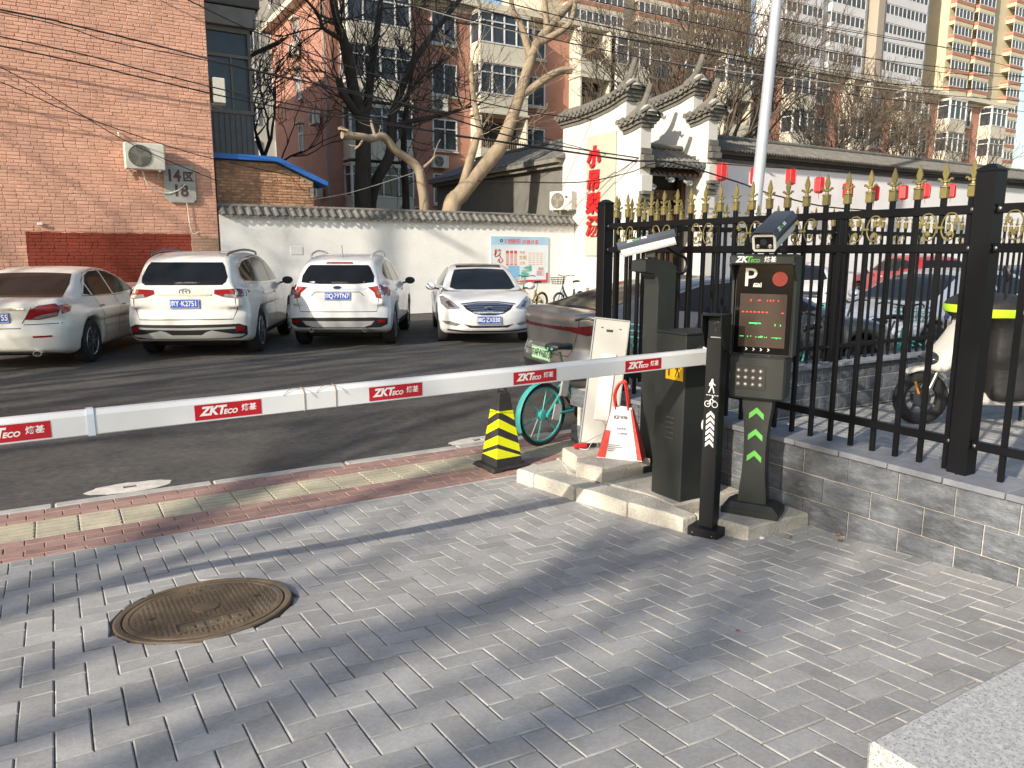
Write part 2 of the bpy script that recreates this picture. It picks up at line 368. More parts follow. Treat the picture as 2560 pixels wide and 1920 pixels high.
# --- manhole cover
iron = M('cast_iron_rust', (.15, .112, .072), .72, .25, nv=.3, ns=7, fine=.15, b=.2, bs=200); overlay(iron, (.27, .25, .22), 3, .57, .72, .6, offs=(.3, .9, 0))
mh = thing('manhole_cover', 'round rusty brown cast iron manhole cover set in grey herringbone paving', 'manhole cover', (*MAN, gz(*MAN)-.004)); mh.rotation_euler = lean(*MAN).to_euler()
MB().lathe([(MR-.03, -.02), (MR-.03, .004), (MR-.026, .006), (MR-.004, .006), (MR, .002), (MR, -.02)], 64).build('frame_ring', iron, mh, smooth=30)
MB().lathe([(0, .002), (.303, .002), (.308, .005), (.328, .005), (.331, -.004), (.331, -.02)], 64).build('lid', iron, mh, smooth=30)
m = MB()
for i in range(-15, 16):
    for j in range(-15, 16):
        x, y = i*.0205, j*.0205; rr = math.hypot(x, y)
        if rr > .292 or rr < .062 or (abs(x) < .15 and -.24 < y < -.13) or (abs(x) < .12 and .2 < y < .27) or min(math.hypot(x-.22, y), math.hypot(x+.22, y)) < .02: continue
        m.box((x, y, .0035), (.0125, .0065, .0055), RZ(0) @ T(0, 0, 0), b=0, top=.8) if (i+j) % 2 else m.box((x, y, .0035), (.0065, .0125, .0055), top=.8)
m.build('tread_studs', iron, mh, kind='stuff')
MB().lathe([(.056, .001), (.056, .0065), (.046, .0075), (0, .008)], 32).build('centre_boss', iron, mh, smooth=30)
for sx in (-1, 1): MB().lathe([(.014, .0045), (.014, .0052), (0, .0052)], 16, T(sx*.22, 0, 0)).build('lifting_hole', dark, mh)
m = MB(); X = T(0, 0, .003)
for a in (-.145, .145): m.ribbon([(a, -.235), (a, -.135)], .006, X, .004)
for b_ in (-.235, -.135): m.ribbon([(-.145, b_), (.145, b_)], .006, X, .004)
m.build('name_panel_rim', iron, mh)
m = MB()
for k, (x, y) in enumerate([(-.09, -.2), (-.05, -.17), (-.05, -.2), (0, -.19), (.05, -.17), (.05, -.2), (.09, -.185), (-.05, .235), (0, .235), (.05, .235)]): m.box((x, y, .0045), (.028, .02 if k % 2 else .035, .004), top=.85)
m.build('worn_raised_marks', iron, mh, kind='stuff')
# --- granite step in the near corner
gran = M('granite', (.44, .44, .43), .6, nv=.3, ns=60, fine=.35, b=.1, bs=300); overlay(gran, (.12, .12, .12), 140, .56, .62, .8)
g = tag(MB().box((2.795, .482, .11), (1.95, 1.26, .44), b=.012).build('granite_block', gran), 'speckled pale grey granite block rising beside the paving', 'granite block')
# ================================================================ low block wall and iron fence
mort = M('pale_mortar', (.50, .47, .42), .95, nv=.25, ns=25, b=.3, bs=150)
blk = M('split_stone', (.115, .125, .14), .75, nv=.38, ns=16, rnd=.22, fine=.2, b=.45, bs=60, stretch=(1, .6, 1.7)); overlay(blk, (.24, .25, .265), 22, .56, .68, .55, stretch=(.6, .4, 1.6))
capm = M('grey_coping', (.20, .21, .235), .7, nv=.15, ns=10, rnd=.1, b=.2, bs=100)
def rough_block(w_, h, d=.03, nx=6, nz=4):       # face looks along -y of its own axes
    vs = []; fs = []
    for j in range(nz+1):
        for i in range(nx+1):
            e = i in (0, nx) or j in (0, nz)
            vs.append(((i/nx-.5)*w_, -(.002 if e else .006+random.uniform(-.003, .004)), (j/nz-.5)*h))
    k = len(vs); 
    for j in range(nz):
        for i in range(nx): a = j*(nx+1)+i; fs.append((a, a+1, a+nx+2, a+nx+1))
    vs += [(sx*w_/2, d, sz*h/2) for sz in (-1, 1) for sx in (-1, 1)]; c = [0, nx, nz*(nx+1), nz*(nx+1)+nx]
    bo = list(range(nx+1)); to = [nz*(nx+1)+i for i in range(nx+1)]; le = [j*(nx+1) for j in range(nz+1)]; ri = [j*(nx+1)+nx for j in range(nz+1)]
    fs += [tuple(bo[::-1]+[k, k+1]), tuple(to+[k+3, k+2]), tuple(le+[k+2, k]), tuple(ri[::-1]+[k+1, k+3])]
    return MB().add(vs, fs).mesh('stone_block', blk)
BM = [rough_block(.297, .151) for _ in range(7)]
wall_t = thing('stone_block_wall', 'low wall of split grey stone blocks with pale mortar under the black fence', 'wall', (3.85, 2.7, 0))
MB().box((.135, 0, .2), (.256, 5.1, .58)).build('mortar_core', mort, wall_t)
rows = [(-.064, 0), (.0955, .15), (.2535, .02), (.4115, .17)]
for rz_, off in rows:
    y = -2.7+off
    while y < 2.42:
        obj('stone_block', random.choice(BM), wall_t, X=T(.0005+random.uniform(-.002, .002), y+.15, rz_) @ RZ(-math.pi/2)); y += .305
m4 = [MB().box((.14, 0, .508), (.33, .297, .034), b=.005).mesh('coping_slab', capm)]
y = -2.6
while y < 2.45: obj('coping_slab', m4[0], wall_t, X=T(random.uniform(-.003, .003), y, random.uniform(-.002, .002)) @ RZ(random.uniform(-.01, .01))); y += .302
wall2 = thing('stone_block_wall', 'low grey block wall across the plaza behind the parked scooter', 'wall', (8.2, 5.1, 0))
MB().box((0, 0, .2), (8.1, .2, .58)).build('mortar_core', mort, wall2)
for rz_, off in rows:
    x = -4.0+off
    while x < 4.0: obj('stone_block', random.choice(BM), wall2, X=T(x+.15, -.1005, rz_)); x += .305
x = -3.75
while x < 4.0: obj('coping_slab', m4[0], wall2, X=T(x, -.14, 0) @ T(0, 0, -.001) @ RZ(math.pi/2) @ T(0, 0, 0)); x += .302
# fence parts
def finial_mesh(k=1):
    m = MB()
    m.box((0, 0, .028), (.036, .036, .056), b=.003); m.lathe([(.026, .056), (.026, .062), (.012, .066), (.009, .078), (.016, .082), (.016, .088), (.008, .092)], 8)
    spear = [(.006, .09), (.013, .112), (.017, .128), (.011, .15), (0, .18), (-.011, .15), (-.017, .128), (-.013, .112), (-.006, .09)]
    X = RX(math.pi/2)
    m.prism(spear, -.005, .005, X)
    for s_ in (-1, 1):
        pl = [(s_*.006, .092), (s_*.018, .094), (s_*.028, .104), (s_*.036, .104), (s_*.040, .096), (s_*.036, .09), (s_*.033, .096), (s_*.028, .094), (s_*.022, .082), (s_*.008, .082)]
        m.prism(pl, -.005, .005, X)
    return m.mesh('finial', gold, 35)
FIN = finial_mesh()
def scroll_mesh():
    m = MB()
    for s_ in (-1, 1):
        c = []
        for k in range(26):
            a = math.pi*(1.0+k/25*1.75); c.append((s_*(.062+.05*math.cos(a)*(1 if k < 13 else .98)), 0, .125+.045*math.sin(-a)))
        up = smoothpts([(s_*.012, 0, .078), (s_*.02, 0, .118), (s_*.045, 0, .152), (s_*.08, 0, .15), (s_*.095, 0, .12), (s_*.08, 0, .098), (s_*.066, 0, .11)], 5)
        lo = smoothpts([(s_*.012, 0, .085), (s_*.018, 0, .05), (s_*.04, 0, .02), (s_*.07, 0, .024), (s_*.078, 0, .05), (s_*.06, 0, .062), (s_*.05, 0, .048)], 5)
        m.tube(up, .0042, 6); m.tube(lo, .0042, 6)
        for cx, cz in ((.088, .118), (.056, .052)):
            m.prism([(s_*(cx+r_*math.cos(a)), cz+r_*math.sin(a)) for a, r_ in [(k*math.pi/6, .017 if k % 2 else .010) for k in range(12)]], -.003, .003, RX(math.pi/2))
    m.box((0, 0, .082), (.05, .012, .014), b=.003)
    return m.mesh('scroll_ornament', gold, 40)
SCR = scroll_mesh()
POST = MB().box((0, 0, .765), (.1, .1, 1.53), b=.004).lathe([(.062, 1.53), (.062, 1.54), (.02, 1.565), (0, 1.568)], 4, RZ(math.pi/4) @ Matrix.Diagonal((1.15, 1.15, 1, 1))).mesh('post', black, 30)
BARM = MB().box((0, 0, .705), (.026, .026, 1.41), b=.003).mesh('bar', black)
def fence(t, posts, n, start, step, z0, gaps):
    for p in posts: obj('post', POST, t, X=T(p, 0, z0-.005))
    for (a, b) in gaps:
        for z, h in ((.16, .045), (1.155, .045), (1.345, .045)):
            MB().box(((a+b)/2, -.001, z0+z), (b-a-.1, .04, h), b=.003).build('rail', black, t)
            for e_ in (a+.065, b-.065):
                MB().lathe([(.009, 0), (.009, .004), (0, .006)], 8, T(e_, -.021, z0+z) @ RX(math.pi/2)).build('bolt', steel, t)
    k = 0
    for i in range(n):
        s_ = start+i*step
        if any(abs(s_-p) < .07 for p in posts): continue
        obj('bar', BARM, t, X=T(s_, .001, z0)); obj('finial', FIN, t, X=T(s_, .001, z0+1.408))
        if i % 3 == 1: obj('scroll_ornament', SCR, t, X=T(s_, -.022, z0+1.177))
f1 = thing('iron_fence', 'black iron fence with gold spear finials and scrolls beside the ticket kiosk', 'fence', (4.0, 5.1, .525), -math.pi/2)
fence(f1, (0, 3.035, 5.5), 30, .14, .1405, 0, ((0, 3.035), (3.035, 5.5)))
f2 = thing('iron_fence', 'black iron fence with gold finials running behind the scooter along the road', 'fence', (4.0, 5.1, .525), 0)
fence(f2, (3.05, 6.1), 50, .14, .1405, -.004, ((.05, 3.05), (3.05, 6.1)))
# ================================================================ concrete blocks under the machines
conc = M('cast_concrete', (.47, .445, .385), .92, nv=.2, ns=5, fine=.12, b=.45, bs=70); overlay(conc, (.29, .27, .235), 4, .58, .74, .6); overlay(conc, (.12, .11, .1), 17, .7, .76, .6)
def block(poly, z0, z1, label, ch=.012):
    n = len(poly); A = sum(poly[i][0]*poly[(i+1) % n][1]-poly[(i+1) % n][0]*poly[i][1] for i in range(n))
    if A < 0: poly = poly[::-1]
    cx = sum(p[0] for p in poly)/n; cy = sum(p[1] for p in poly)/n
    pts = []
    for i in range(n):                       # worn, slightly wavy edges
        a, b = Vector(poly[i]), Vector(poly[(i+1) % n]); k = max(2, int((b-a).length/.06))
        for j in range(k):
            p = a.lerp(b, j/k); pts.append((p.x-cx+random.uniform(-.003, .003), p.y-cy+random.uniform(-.003, .003)))
    q = [(p[0]*(1-ch/max(.05, math.hypot(*p))), p[1]*(1-ch/max(.05, math.hypot(*p)))) for p in pts]; N_ = len(pts)
    vs = [(x, y, z0) for x, y in pts]+[(x, y, z1-ch*random.uniform(.5, 1.4)) for x, y in pts]+[(x, y, z1+random.uniform(-.002, .002)) for x, y in q]
    fs = [tuple(range(2*N_, 3*N_)), tuple(range(N_-1, -1, -1))]+[(j*N_+i, j*N_+(i+1) % N_, (j+1)*N_+(i+1) % N_, (j+1)*N_+i) for j in range(2) for i in range(N_)]
    return tag(MB().add(vs, fs).build('concrete_block', conc, smooth=25, X=T(cx, cy, 0)), label, 'concrete block')
block([(2.81, 4.56), (2.845, 4.385), (3.03, 4.375), (3.0, 4.62)], 0, .1, 'small pale concrete block at the tip of the row beside the traffic cone')
block([(2.846, 4.38), (2.915, 4.0), (3.10, 3.985), (3.03, 4.37)], .001, .1, 'grey shaded concrete block with broken corner next to the smallest block')
block([(2.925, 3.985), (3.015, 3.565), (3.235, 3.58), (3.115, 3.975)], 0, .1, 'pale concrete block in the middle of the row on the paving')
block([(3.02, 3.56), (3.12, 3.165), (3.225, 3.165), (3.225, 3.575)], .001, .1, 'cream concrete block with chipped end beside the slim black post')
block([(3.235, 3.20), (3.33, 2.86), (3.838, 2.84), (3.838, 3.32), (3.63, 3.37)], 0, .098, 'wide pale concrete slab carrying the screen kiosk')
block([(3.24, 3.66), (3.245, 3.375), (3.838, 3.385), (3.838, 4.02), (3.15, 4.02)], 0, .096, 'pale concrete slab under the dark barrier cabinet')
block([(3.01, 4.63), (3.04, 4.38), (3.25, 4.36), (3.25, 4.66)], .002, .085, 'flat concrete block lying behind the shaded block')
block([(3.235, 4.59), (3.17, 4.31), (3.62, 4.305), (3.62, 4.60)], .09, .195, 'raised concrete block with a screwdriver on it under the white panel')
block([(3.075, 4.19), (3.14, 3.98), (3.60, 4.01), (3.60, 4.295), (3.30, 4.295)], .097, .2, 'raised concrete block with the paper shopping bag standing on it')
block([(3.11, 4.33), (3.11, 4.03), (3.838, 4.03), (3.838, 4.70), (3.26, 4.70)], 0, .09, 'broad low concrete slab beneath the raised blocks')
# ================================================================ barrier machine
barrier = thing('barrier_gate', 'dark grey barrier cabinet with long white boom arm and red stickers', 'barrier gate', (3.46, 3.525, .096))
cab = MB().box((0, 0, .53), (.32, .27, 1.06), b=.006).build('cabinet', olive, barrier)
MB().box((0, 0, 1.068), (.328, .278, .012), b=.003).build('lid', olive, barrier)
MB().box((-.1605, .085, .535), (.006, .062, .115), b=.012).build('lock_recess', dark, barrier)
for k in range(5): MB().box((-.1625, -.025, .40+k*.033), (.012, .075, .009), b=.004).build('vent_louvre', M('louvre', (.10, .11, .1), .35, .4), barrier)
ysign = MB().box((-.1618, -.045, .86), (.004, .155, .17), b=.0019).build('yellow_sign', M('yellow_sign', (.75, .42, .01), .4, nv=.08), barrier)
X = frame((-.1640, -.045, .86), (0, -1, 0), (0, 0, 1))
dk = M('dark_print', (.03, .02, .01), .5)
def walker(m, X, s, cx=0, cy=0):                 # walking person pictogram
    q = lambda pts: [(cx+x*s, cy+y*s) for x, y in pts]
    m.disc(q([(0.02, .43)])[0], .07*s, X)
    m.ribbon(q([(0, .32), (-.02, .02)]), .17*s, X, .0014); m.ribbon(q([(-.03, .02), (-.1, -.22), (-.2, -.45)]), .075*s, X, .0017); m.ribbon(q([(.01, .02), (.1, -.18), (.16, -.45)]), .075*s, X, .002)
    m.ribbon(q([(-.05, .3), (-.17, .15), (-.16, 0)]), .055*s, X, .0023); m.ribbon(q([(.05, .28), (.15, .13), (.24, .08)]), .055*s, X, .0026)
m = MB(); walker(m, X, .095, .03, -.02); m.ribbon([(-.045, -.06), (-.045, .02)], .012, X); m.ribbon([(-.06, .045), (.06, .045)], .008, X); m.build('pictogram', dk, ysign)
hub = MB().lathe([(.05, 0), (.05, .05), (.038, .06), (.038, .075), (0, .077)], 20, T(-.03, -.135, .945) @ RX(math.pi/2)).build('drive_hub', olive, barrier, smooth=30)
# boom: tilts up a little towards the cabinet
ax = Vector((3.46, 3.3, 1.036)); bx = Vector((-1.75, 3.3, .986)); L_ = (ax-bx).length
BX = T(-3.46, -3.525, -.096) @ frame(tuple(bx), ax-bx, (0, 0, 1))     # x along the boom, y up, z towards the viewer side
boomw = M('boom_white', (.70, .71, .71), .38, nv=.05, ns=3, coat=.2)
prof = [(-.048, .008), (-.048, .020), (-.044, .027), (.030, .027), (.044, .017), (.048, .010), (.048, -.02), (.04, -.027), (-.04, -.027), (-.048, -.02)]
def boomseg(x0, x1, g=0):
    n = len(prof); vs = [(x, y*(1+g*12)+math.copysign(g, y), z+math.copysign(g, z)) for x in (x0, x1) for y, z in prof]
    return MB().add(vs, [tuple(range(n)), tuple(range(2*n-1, n-1, -1))]+[(i, n+i, n+(i+1) % n, (i+1) % n) for i in range(n)])
arm = boomseg(0, L_-.06).build('boom_arm', boomw, barrier, X=BX)
for o in (arm,): 
    bm = bmesh.new(); bm.from_mesh(o.data); bmesh.ops.recalc_face_normals(bm, faces=bm.faces); bm.to_mesh(o.data); bm.free()
o = boomseg(1.835, 1.86, .003).build('joint_sleeve', M('clear_tape', (.6, .66, .72), .2), arm)
boomseg(L_-.075, L_+.02, .006).build('boom_clamp', white_paint, arm)
boomseg(-.01, .01, .004).build('end_cap', rubber, arm)
FX = T(0, 0, .0272)
rs = M('red_sticker', (.47, .008, .018), .3, nv=.05, coat=.3)
for k, x0 in enumerate((-.30, .471, 1.221, 1.997, 2.731)):
    xc = x0+.132+1.75
    st = MB().box((xc, -.006, .0006), (.266, .064, .0012)).build('red_sticker', rs, arm, X=FX)
    F = T(xc, -.006, .0013)
    lettering('ZKT', .05, wlet, st, F @ T(-.064, .002, 0), bold=.0022, shear=.28, ext=.0004)
    lettering('ECO', .027, wlet, st, F @ T(.006, -.0065, 0), bold=.001, shear=.28, ext=.0004)
    lettering('熵基', .031, wlet, st, F @ T(.083, .002, 0), bold=.0006, ext=.0004)
twine = M('twine', (.33, .25, .16), .9)
for x0 in (.92, 1.064):
    x0 += 1.75; t_ = x0
    lo = [(t_+random.uniform(-.002, .002), y*1.07, z*1.07) for y, z in prof]+[(t_, prof[0][0]*1.07, prof[0][1]*1.07)]
    m = MB().tube(lo, .0016, 5)
    m.tube(smoothpts([(t_, .05, .012), (t_+.03, .035, .03), (t_+.045, .012, .032)], 4), .0012, 4); m.tube(smoothpts([(t_, .05, .012), (t_-.05, .056, .02), (t_-.09, .03, .03)], 4), .0012, 4)
    m.build('twine_tie', twine, arm)
# ================================================================ slim black post for walkers and cyclists
post = thing('access_post', 'slim black access post with white pedestrian and bicycle symbols', 'access post', (3.235, 3.075, 0), math.atan2(-.93, .36))
pb = M('post_black', (.010, .011, .013), .5, spec=.3, nv=.12, b=.03, bs=200)
MB().box((0, 0, .031), (.185, .185, .062), b=.004).build('base_box', pb, post)
MB().box((0, 0, .62), (.09, .092, 1.12), b=.004).build('column', pb, post)
for sx in (-1, 1): MB().lathe([(.005, 0), (.004, .003), (0, .004)], 8, T(sx*.06, -.0925, .03) @ RX(math.pi/2)).build('screw', steel, post)
m = MB()
m.box((0, .012, 1.205), (.104, .075, .19), b=.006); hd = m.build('reader_head', pb, post)
m = MB(); 
for sx in (-1, 1): m.prism([(.045, 1.10), (-.045, 1.125), (-.098, 1.245), (-.098, 1.308), (.045, 1.308)], sx*.0565-.0035, sx*.0565+.0035, Matrix(((0, 0, 1, 0), (1, 0, 0, 0), (0, 1, 0, 0), (0, 0, 0, 1))))
m.box((0, -.027, 1.311), (.126, .148, .008), b=.003).build('rain_hood', pb, hd)
MB().lathe([(.017, 0), (.017, .004), (.012, .006), (.006, .003), (0, .003)], 20, T(0, -.026, 1.265) @ RX(math.pi/2)).build('lens', M('lens_glass', (.03, .03, .035), .08, nv=.3, ns=60, coat=.5), hd)
MB().box((0, -.0265, 1.225), (.016, .003, .016), b=.001).build('sensor_window', dark, hd)
MB().box((0, -.0275, 1.158), (.062, .006, .056), b=.003).build('call_button', M('grey_button', (.33, .33, .34), .45), hd)
MB().lathe([(.018, 0), (.022, .004), (.02, .012), (0, .015)], 20, T(-.045, -.01, .665) @ RY(-math.pi/2) @ Matrix.Diagonal((1.5, 1, 1.3, 1))).build('door_sensor', M('cream_plastic', (.72, .7, .66), .4, nv=.03), post, smooth=40)
X = frame((0, -.0462, 0), (1, 0, 0), (0, 0, 1)); m = MB()
walker(m, X, .085, .0, .905); m.build('walker_symbol', wlet, post)
m = MB()
for k in range(5): m.ribbon([(-.031+k*.0155, .852), (-.022+k*.0155, .852)], .004, X)
m.disc((-.022, .80), .019, X, ri=.0145, n=20); m.disc((.022, .80), .019, X, ri=.0145, n=20); m.disc((.008, .843), .006, X)
m.ribbon([(-.022, .80), (-.003, .804), (-.008, .822), (.005, .832), (.012, .818), (.024, .82)], .006, X, .0018); m.build('bicycle_symbol', wlet, post)
for k in range(6):
    z = .545+k*.034
    MB().prism([(-.025, z), (0, z+.024), (.025, z), (.025, z+.022), (0, z+.046), (-.025, z+.022)], 0, .0015, X).build('chevron', wlet, post)
# ================================================================ screen kiosk
kio = thing('parking_kiosk', 'dark grey parking kiosk with LED screen, red light and green arrows', 'kiosk', (3.565, 3.035, .098), math.atan2(-.87, .49))
MB().box((0, 0, .02), (.335, .225, .04), b=.004).box((0, 0, .055), (.325, .215, .032), top=.74).build('plinth', olive, kio)
m = MB(); st = [(.06, .085), (.13, .08), (.25, .068), (.38, .063), (.48, .065), (.58, .073), (.66, .084), (.71, .086)]; vs = []; fs = []
for z, h in st: vs += [(-h, -.052, z), (h, -.052, z), (h, .05, z), (-h, .05, z)]
for i in range(len(st)-1):
    for k in range(4): fs.append((i*4+k, i*4+(k+1) % 4, i*4+4+(k+1) % 4, i*4+4+k))
m.add(vs, fs+[(3, 2, 1, 0), tuple(len(vs)-4+k for k in range(4))]).build('column', olive, kio, smooth=30)
grn = M('green_print', (.13, .48, .08), .45, nv=.04); X = frame((0, -.0523, 0), (1, 0, 0), (0, 0, 1))
for z in (.325, .455, .585): MB().prism([(-.042, z), (0, z+.038), (.042, z), (.042, z+.034), (0, z+.072), (-.042, z+.034)], 0, .0016, X).build('green_arrow', grn, kio)
lb = MB().box((0, -.01, .84), (.315, .19, .255), b=.012).build('lamp_box', olive, kio)
MB().box((-.042, -.1065, .84), (.185, .004, .135), b=.0015).build('lamp_panel', dark, lb)
led = M('led_lens', (.40, .38, .34), .15, .5, nv=.06, coat=.6)
for i in range(4):
    for j in range(3): MB().lathe([(.0125, 0), (.011, .004), (.006, .008), (0, .009)], 12, T(-.105+i*.042, -.1085, .80+j*.04) @ RX(math.pi/2)).build('lamp', led, lb, smooth=40)
sb = MB().box((0, .02, 1.255), (.335, .12, .59), b=.006).build('screen_case', olive, kio)
m = MB()                                                     # visor with cheeks
m.box((0, -.035, 1.517), (.358, .24, .054), b=.008)
for sx in (-1, 1): m.prism([(-.155, 1.492), (-.152, 1.505), (.08, 1.505), (.08, .965), (-.045, .965), (-.06, 1.40)], sx*.1725-.006, sx*.1725+.006, Matrix(((0, 0, 1, 0), (1, 0, 0, 0), (0, 1, 0, 0), (0, 0, 0, 1))))
vis = m.build('visor', olive, sb)
F = frame((0, -.1552, 1.519), (1, 0, 0), (0, 0, 1)); gl = M('green_logo', (.1, .42, .05), .45, nv=.04)
lettering('ZK', .046, wlet, vis, F @ T(-.112, 0, 0), bold=.0018, shear=.28, ext=.0006); lettering('T', .046, gl, vis, F @ T(-.073, 0, 0), bold=.0018, shear=.28, ext=.0006)
lettering('ECO', .025, gl, vis, F @ T(-.036, -.007, 0), bold=.0008, shear=.28, ext=.0006); lettering('熵基', .033, wlet, vis, F @ T(.047, .0, 0), bold=.0006, ext=.0006)
scr = MB().box((0, -.0415, 1.235), (.315, .005, .52), b=.001).build('screen_glass', M('screen_glass', (.004, .004, .005), .12, nv=.05, spec=.35), sb)
F = frame((0, -.0442, 0), (1, 0, 0), (0, 0, 1))
cream = M('cream_print_glow', (.72, .69, .58), .45, nv=.03, emit=(.9, .85, .7), es=.12)  # print given a faint glow of its own
lettering('P', .15, cream, scr, F @ T(-.08, 1.412, .0005), bold=.0008, ext=.0006, name='parking_letter')
F = F @ T(.02, -.004, .0003); m = MB(); m.prism([(-.082, 1.366), (-.044, 1.366), (-.044, 1.378), (-.050, 1.388), (-.076, 1.388), (-.082, 1.378)], 0, .0016, F)
m.box((-.063, 1.382, .0018), (.02, .005, .001), F, mi=1); m.box((-.076, 1.373, .0018), (.004, .003, .001), F, mi=1); m.box((-.05, 1.373, .0018), (.004, .003, .001), F, mi=1); m.ribbon([(-.038, 1.366), (-.038, 1.39)], .005, F)
m.build('car_symbol', [cream, dark], scr); F = F @ T(-.02, .004, -.0003)
ledr = M('red_led', (.5, .02, .02), .4, emit=(1, .055, .03), es=1.3, nv=0); ledg = M('green_led', (.02, .5, .1), .4, emit=(.03, 1, .18), es=1.1, nv=0)
rl = MB().disc((.085, 1.41), .042, F, .0008, 32).build('red_light', M('red_lamp_dark', (.035, .001, .0015), .3, nv=.05), scr)
m = MB()
for n_, r_ in ((1, 0), (6, .009), (11, .0185), (17, .0275), (24, .0375)):
    for k in range(n_): a = 2*math.pi*k/n_; m.disc((.085+r_*math.cos(a), 1.41+r_*math.sin(a)), .0021, F @ T(0, 0, .0008), .001, 6)
m.build('red_light_dots', ledr, rl)
mat_ = M('led_matrix', (.055, .024, .009), .5, nv=.18, ns=40); mxp = MB().box((.0, 1.168, .0006), (.262, .309, .0012), F).build('led_matrix', mat_, scr)
m = MB(); F2 = F @ T(0, 0, .0013)
for k in range(42): m.box((-.1295+k*.00632, 1.168, .0001), (.0014, .307, .0003), F2)
for k in range(49): m.box((0, 1.016+k*.00628, .0001), (.26, .0014, .00035), F2)
m.build('matrix_grid', M('matrix_black', (.012, .008, .006), .6), mxp, kind='stuff')
def dots(pts, ma, name):
    m = MB()
    for x, z, w_, h in pts: m.box((x, z, .0004), (w_, h, .0012), F2)
    m.build(name, ma, mxp)
dots([(-.068, 1.288, .004, .008), (-.072, 1.281, .009, .002), (-.027, 1.284, .009, .004), (-.022, 1.289, .003, .006), (-.016, 1.287, .003, .006), (.023, 1.285, .003, .009), (.040, 1.288, .008, .003), (.040, 1.282, .003, .006), (.054, 1.284, .004, .004), (.058, 1.289, .003, .006), (.083, 1.285, .004, .01)], ledr, 'lit_red_row')
dots([(-.112+k*.0225, 1.218, .011, .006) for k in range(7)]+[(.110, 1.216, .011, .005)], ledr, 'lit_red_row')
dots([(-.04, 1.153, .068, .005), (-.035, 1.147, .004, .004), (.073, 1.148, .005, .006), (.103, 1.147, .005, .006), (.073, 1.141, .003, .003), (.103, 1.141, .003, .003)], ledg, 'lit_green_row')
dots([(-.112, 1.075, .024, .003), (-.078, 1.075, .004, .006), (-.06, 1.077, .005, .004), (-.03, 1.073, .003, .006), (-.006, 1.073, .026, .003), (.0, 1.078, .016, .003), (.02, 1.073, .003, .006), (.03, 1.074, .003, .005), (.085, 1.073, .055, .002), (.085, 1.069, .005, .004)], ledg, 'lit_green_row')
for k in range(4):
    x = -.082+k*.042; MB().ribbon([(x-.004, .999), (x+.005, .992), (x-.004, .985)], .004, F @ T(0, .008, .0005)).build('white_arrow', wlet, scr)
# camera on top of the kiosk
hous = M('camera_shield', (.062, .075, .095), .6, 0, spec=.3, nv=.06); ivory = M('camera_body', (.68, .67, .63), .45, nv=.03)
def bullet(name, label, loc, rz, pitch, text):
    t = thing(name, label, 'camera', loc, rz)
    br = MB().box((0, 0, .012), (.07, .07, .006), b=.002).box((0, 0, .03), (.02, .05, .045), b=.003).build('bracket', dark, t)
    X = T(0, 0, .05) @ RX(pitch)                       # looks along -y
    bd = MB().prism([(-.042, 0), (.042, 0), (.05, .012), (.05, .062), (.044, .07), (-.044, .07), (-.05, .062), (-.05, .012)], -.14, .13, X @ Matrix(((1, 0, 0, 0), (0, 0, 1, 0), (0, 1, 0, 0), (0, 0, 0, 1)))).build('housing', ivory, t)
    bm = bmesh.new(); bm.from_mesh(bd.data); bmesh.ops.recalc_face_normals(bm, faces=bm.faces); bm.to_mesh(bd.data); bm.free()
    o = [(-.055, .044), (-.058, .064), (-.04, .088), (.04, .088), (.058, .064), (.055, .044)]; i_ = [(.0525, .044), (.0545, .062), (.038, .084), (-.038, .084), (-.0545, .062), (-.0525, .044)]
    m = MB(); pts = o+i_; vs = [(x, y, z) for y in (-.15, .14) for x, z in pts]; n = 12
    fs = [(i, (i+1) % n, n+(i+1) % n, n+i) for i in range(n)]+[(i, 11-i, 10-i, i+1) for i in range(5)]+[(n+i+1, n+10-i, n+11-i, n+i) for i in range(5)]
    sh = m.add(vs, fs, 0, X).build('sun_shield', hous, t)
    bm = bmesh.new(); bm.from_mesh(sh.data); bmesh.ops.recalc_face_normals(bm, faces=bm.faces); bm.to_mesh(sh.data); bm.free()
    MB().box((0, -.1415, .038), (.078, .003, .052), X, b=.001).build('front_glass', M('camera_glass', (.006, .006, .007), .1), t)
    for sx in (-1, 1): MB().lathe([(.009, 0), (.009, .003), (.005, .005), (0, .003)], 14, X @ T(sx*.026, -.143, .024) @ RX(math.pi/2)).build('led_lamp', led, t, smooth=40)
    MB().lathe([(.014, 0), (.014, .003), (.008, .004), (0, .002)], 18, X @ T(0, -.143, .042) @ RX(math.pi/2)).build('lens', M('lens_glass'), t, smooth=40)
    for y_, n_ in ((-.1, 0),):
        F = X @ frame((-.0582, -.075, .067), (0, -1, 0), (.4, 0, 1)) if text < 0 else X @ frame((.0592-.011, -.05, .0785), (0, 1, 0), (-.75, 0, 1))
        if text < 0: F = X @ frame((-.0492, -.07, .0762), (0, -1, 0), (.6, 0, .8))
        lettering('ZK', .022, wlet, sh, F @ T(-.035, 0, .0008), bold=.0008, shear=.28, ext=.0003); lettering('Teco', .017, gl, sh, F @ T(-.004, 0, .0008), bold=.0006, shear=.28, ext=.0003); lettering('熵基', .015, wlet, sh, F @ T(.038, 0, .0008), bold=.0003, ext=.0003)
    return t
bullet('plate_camera', 'white box camera with blue grey shield mounted on the screen kiosk', (3.60, 3.02, 1.655), math.atan2(-.87, .49)-R(9), R(19), 1).scale = (1.35, 1.15, 1.35)
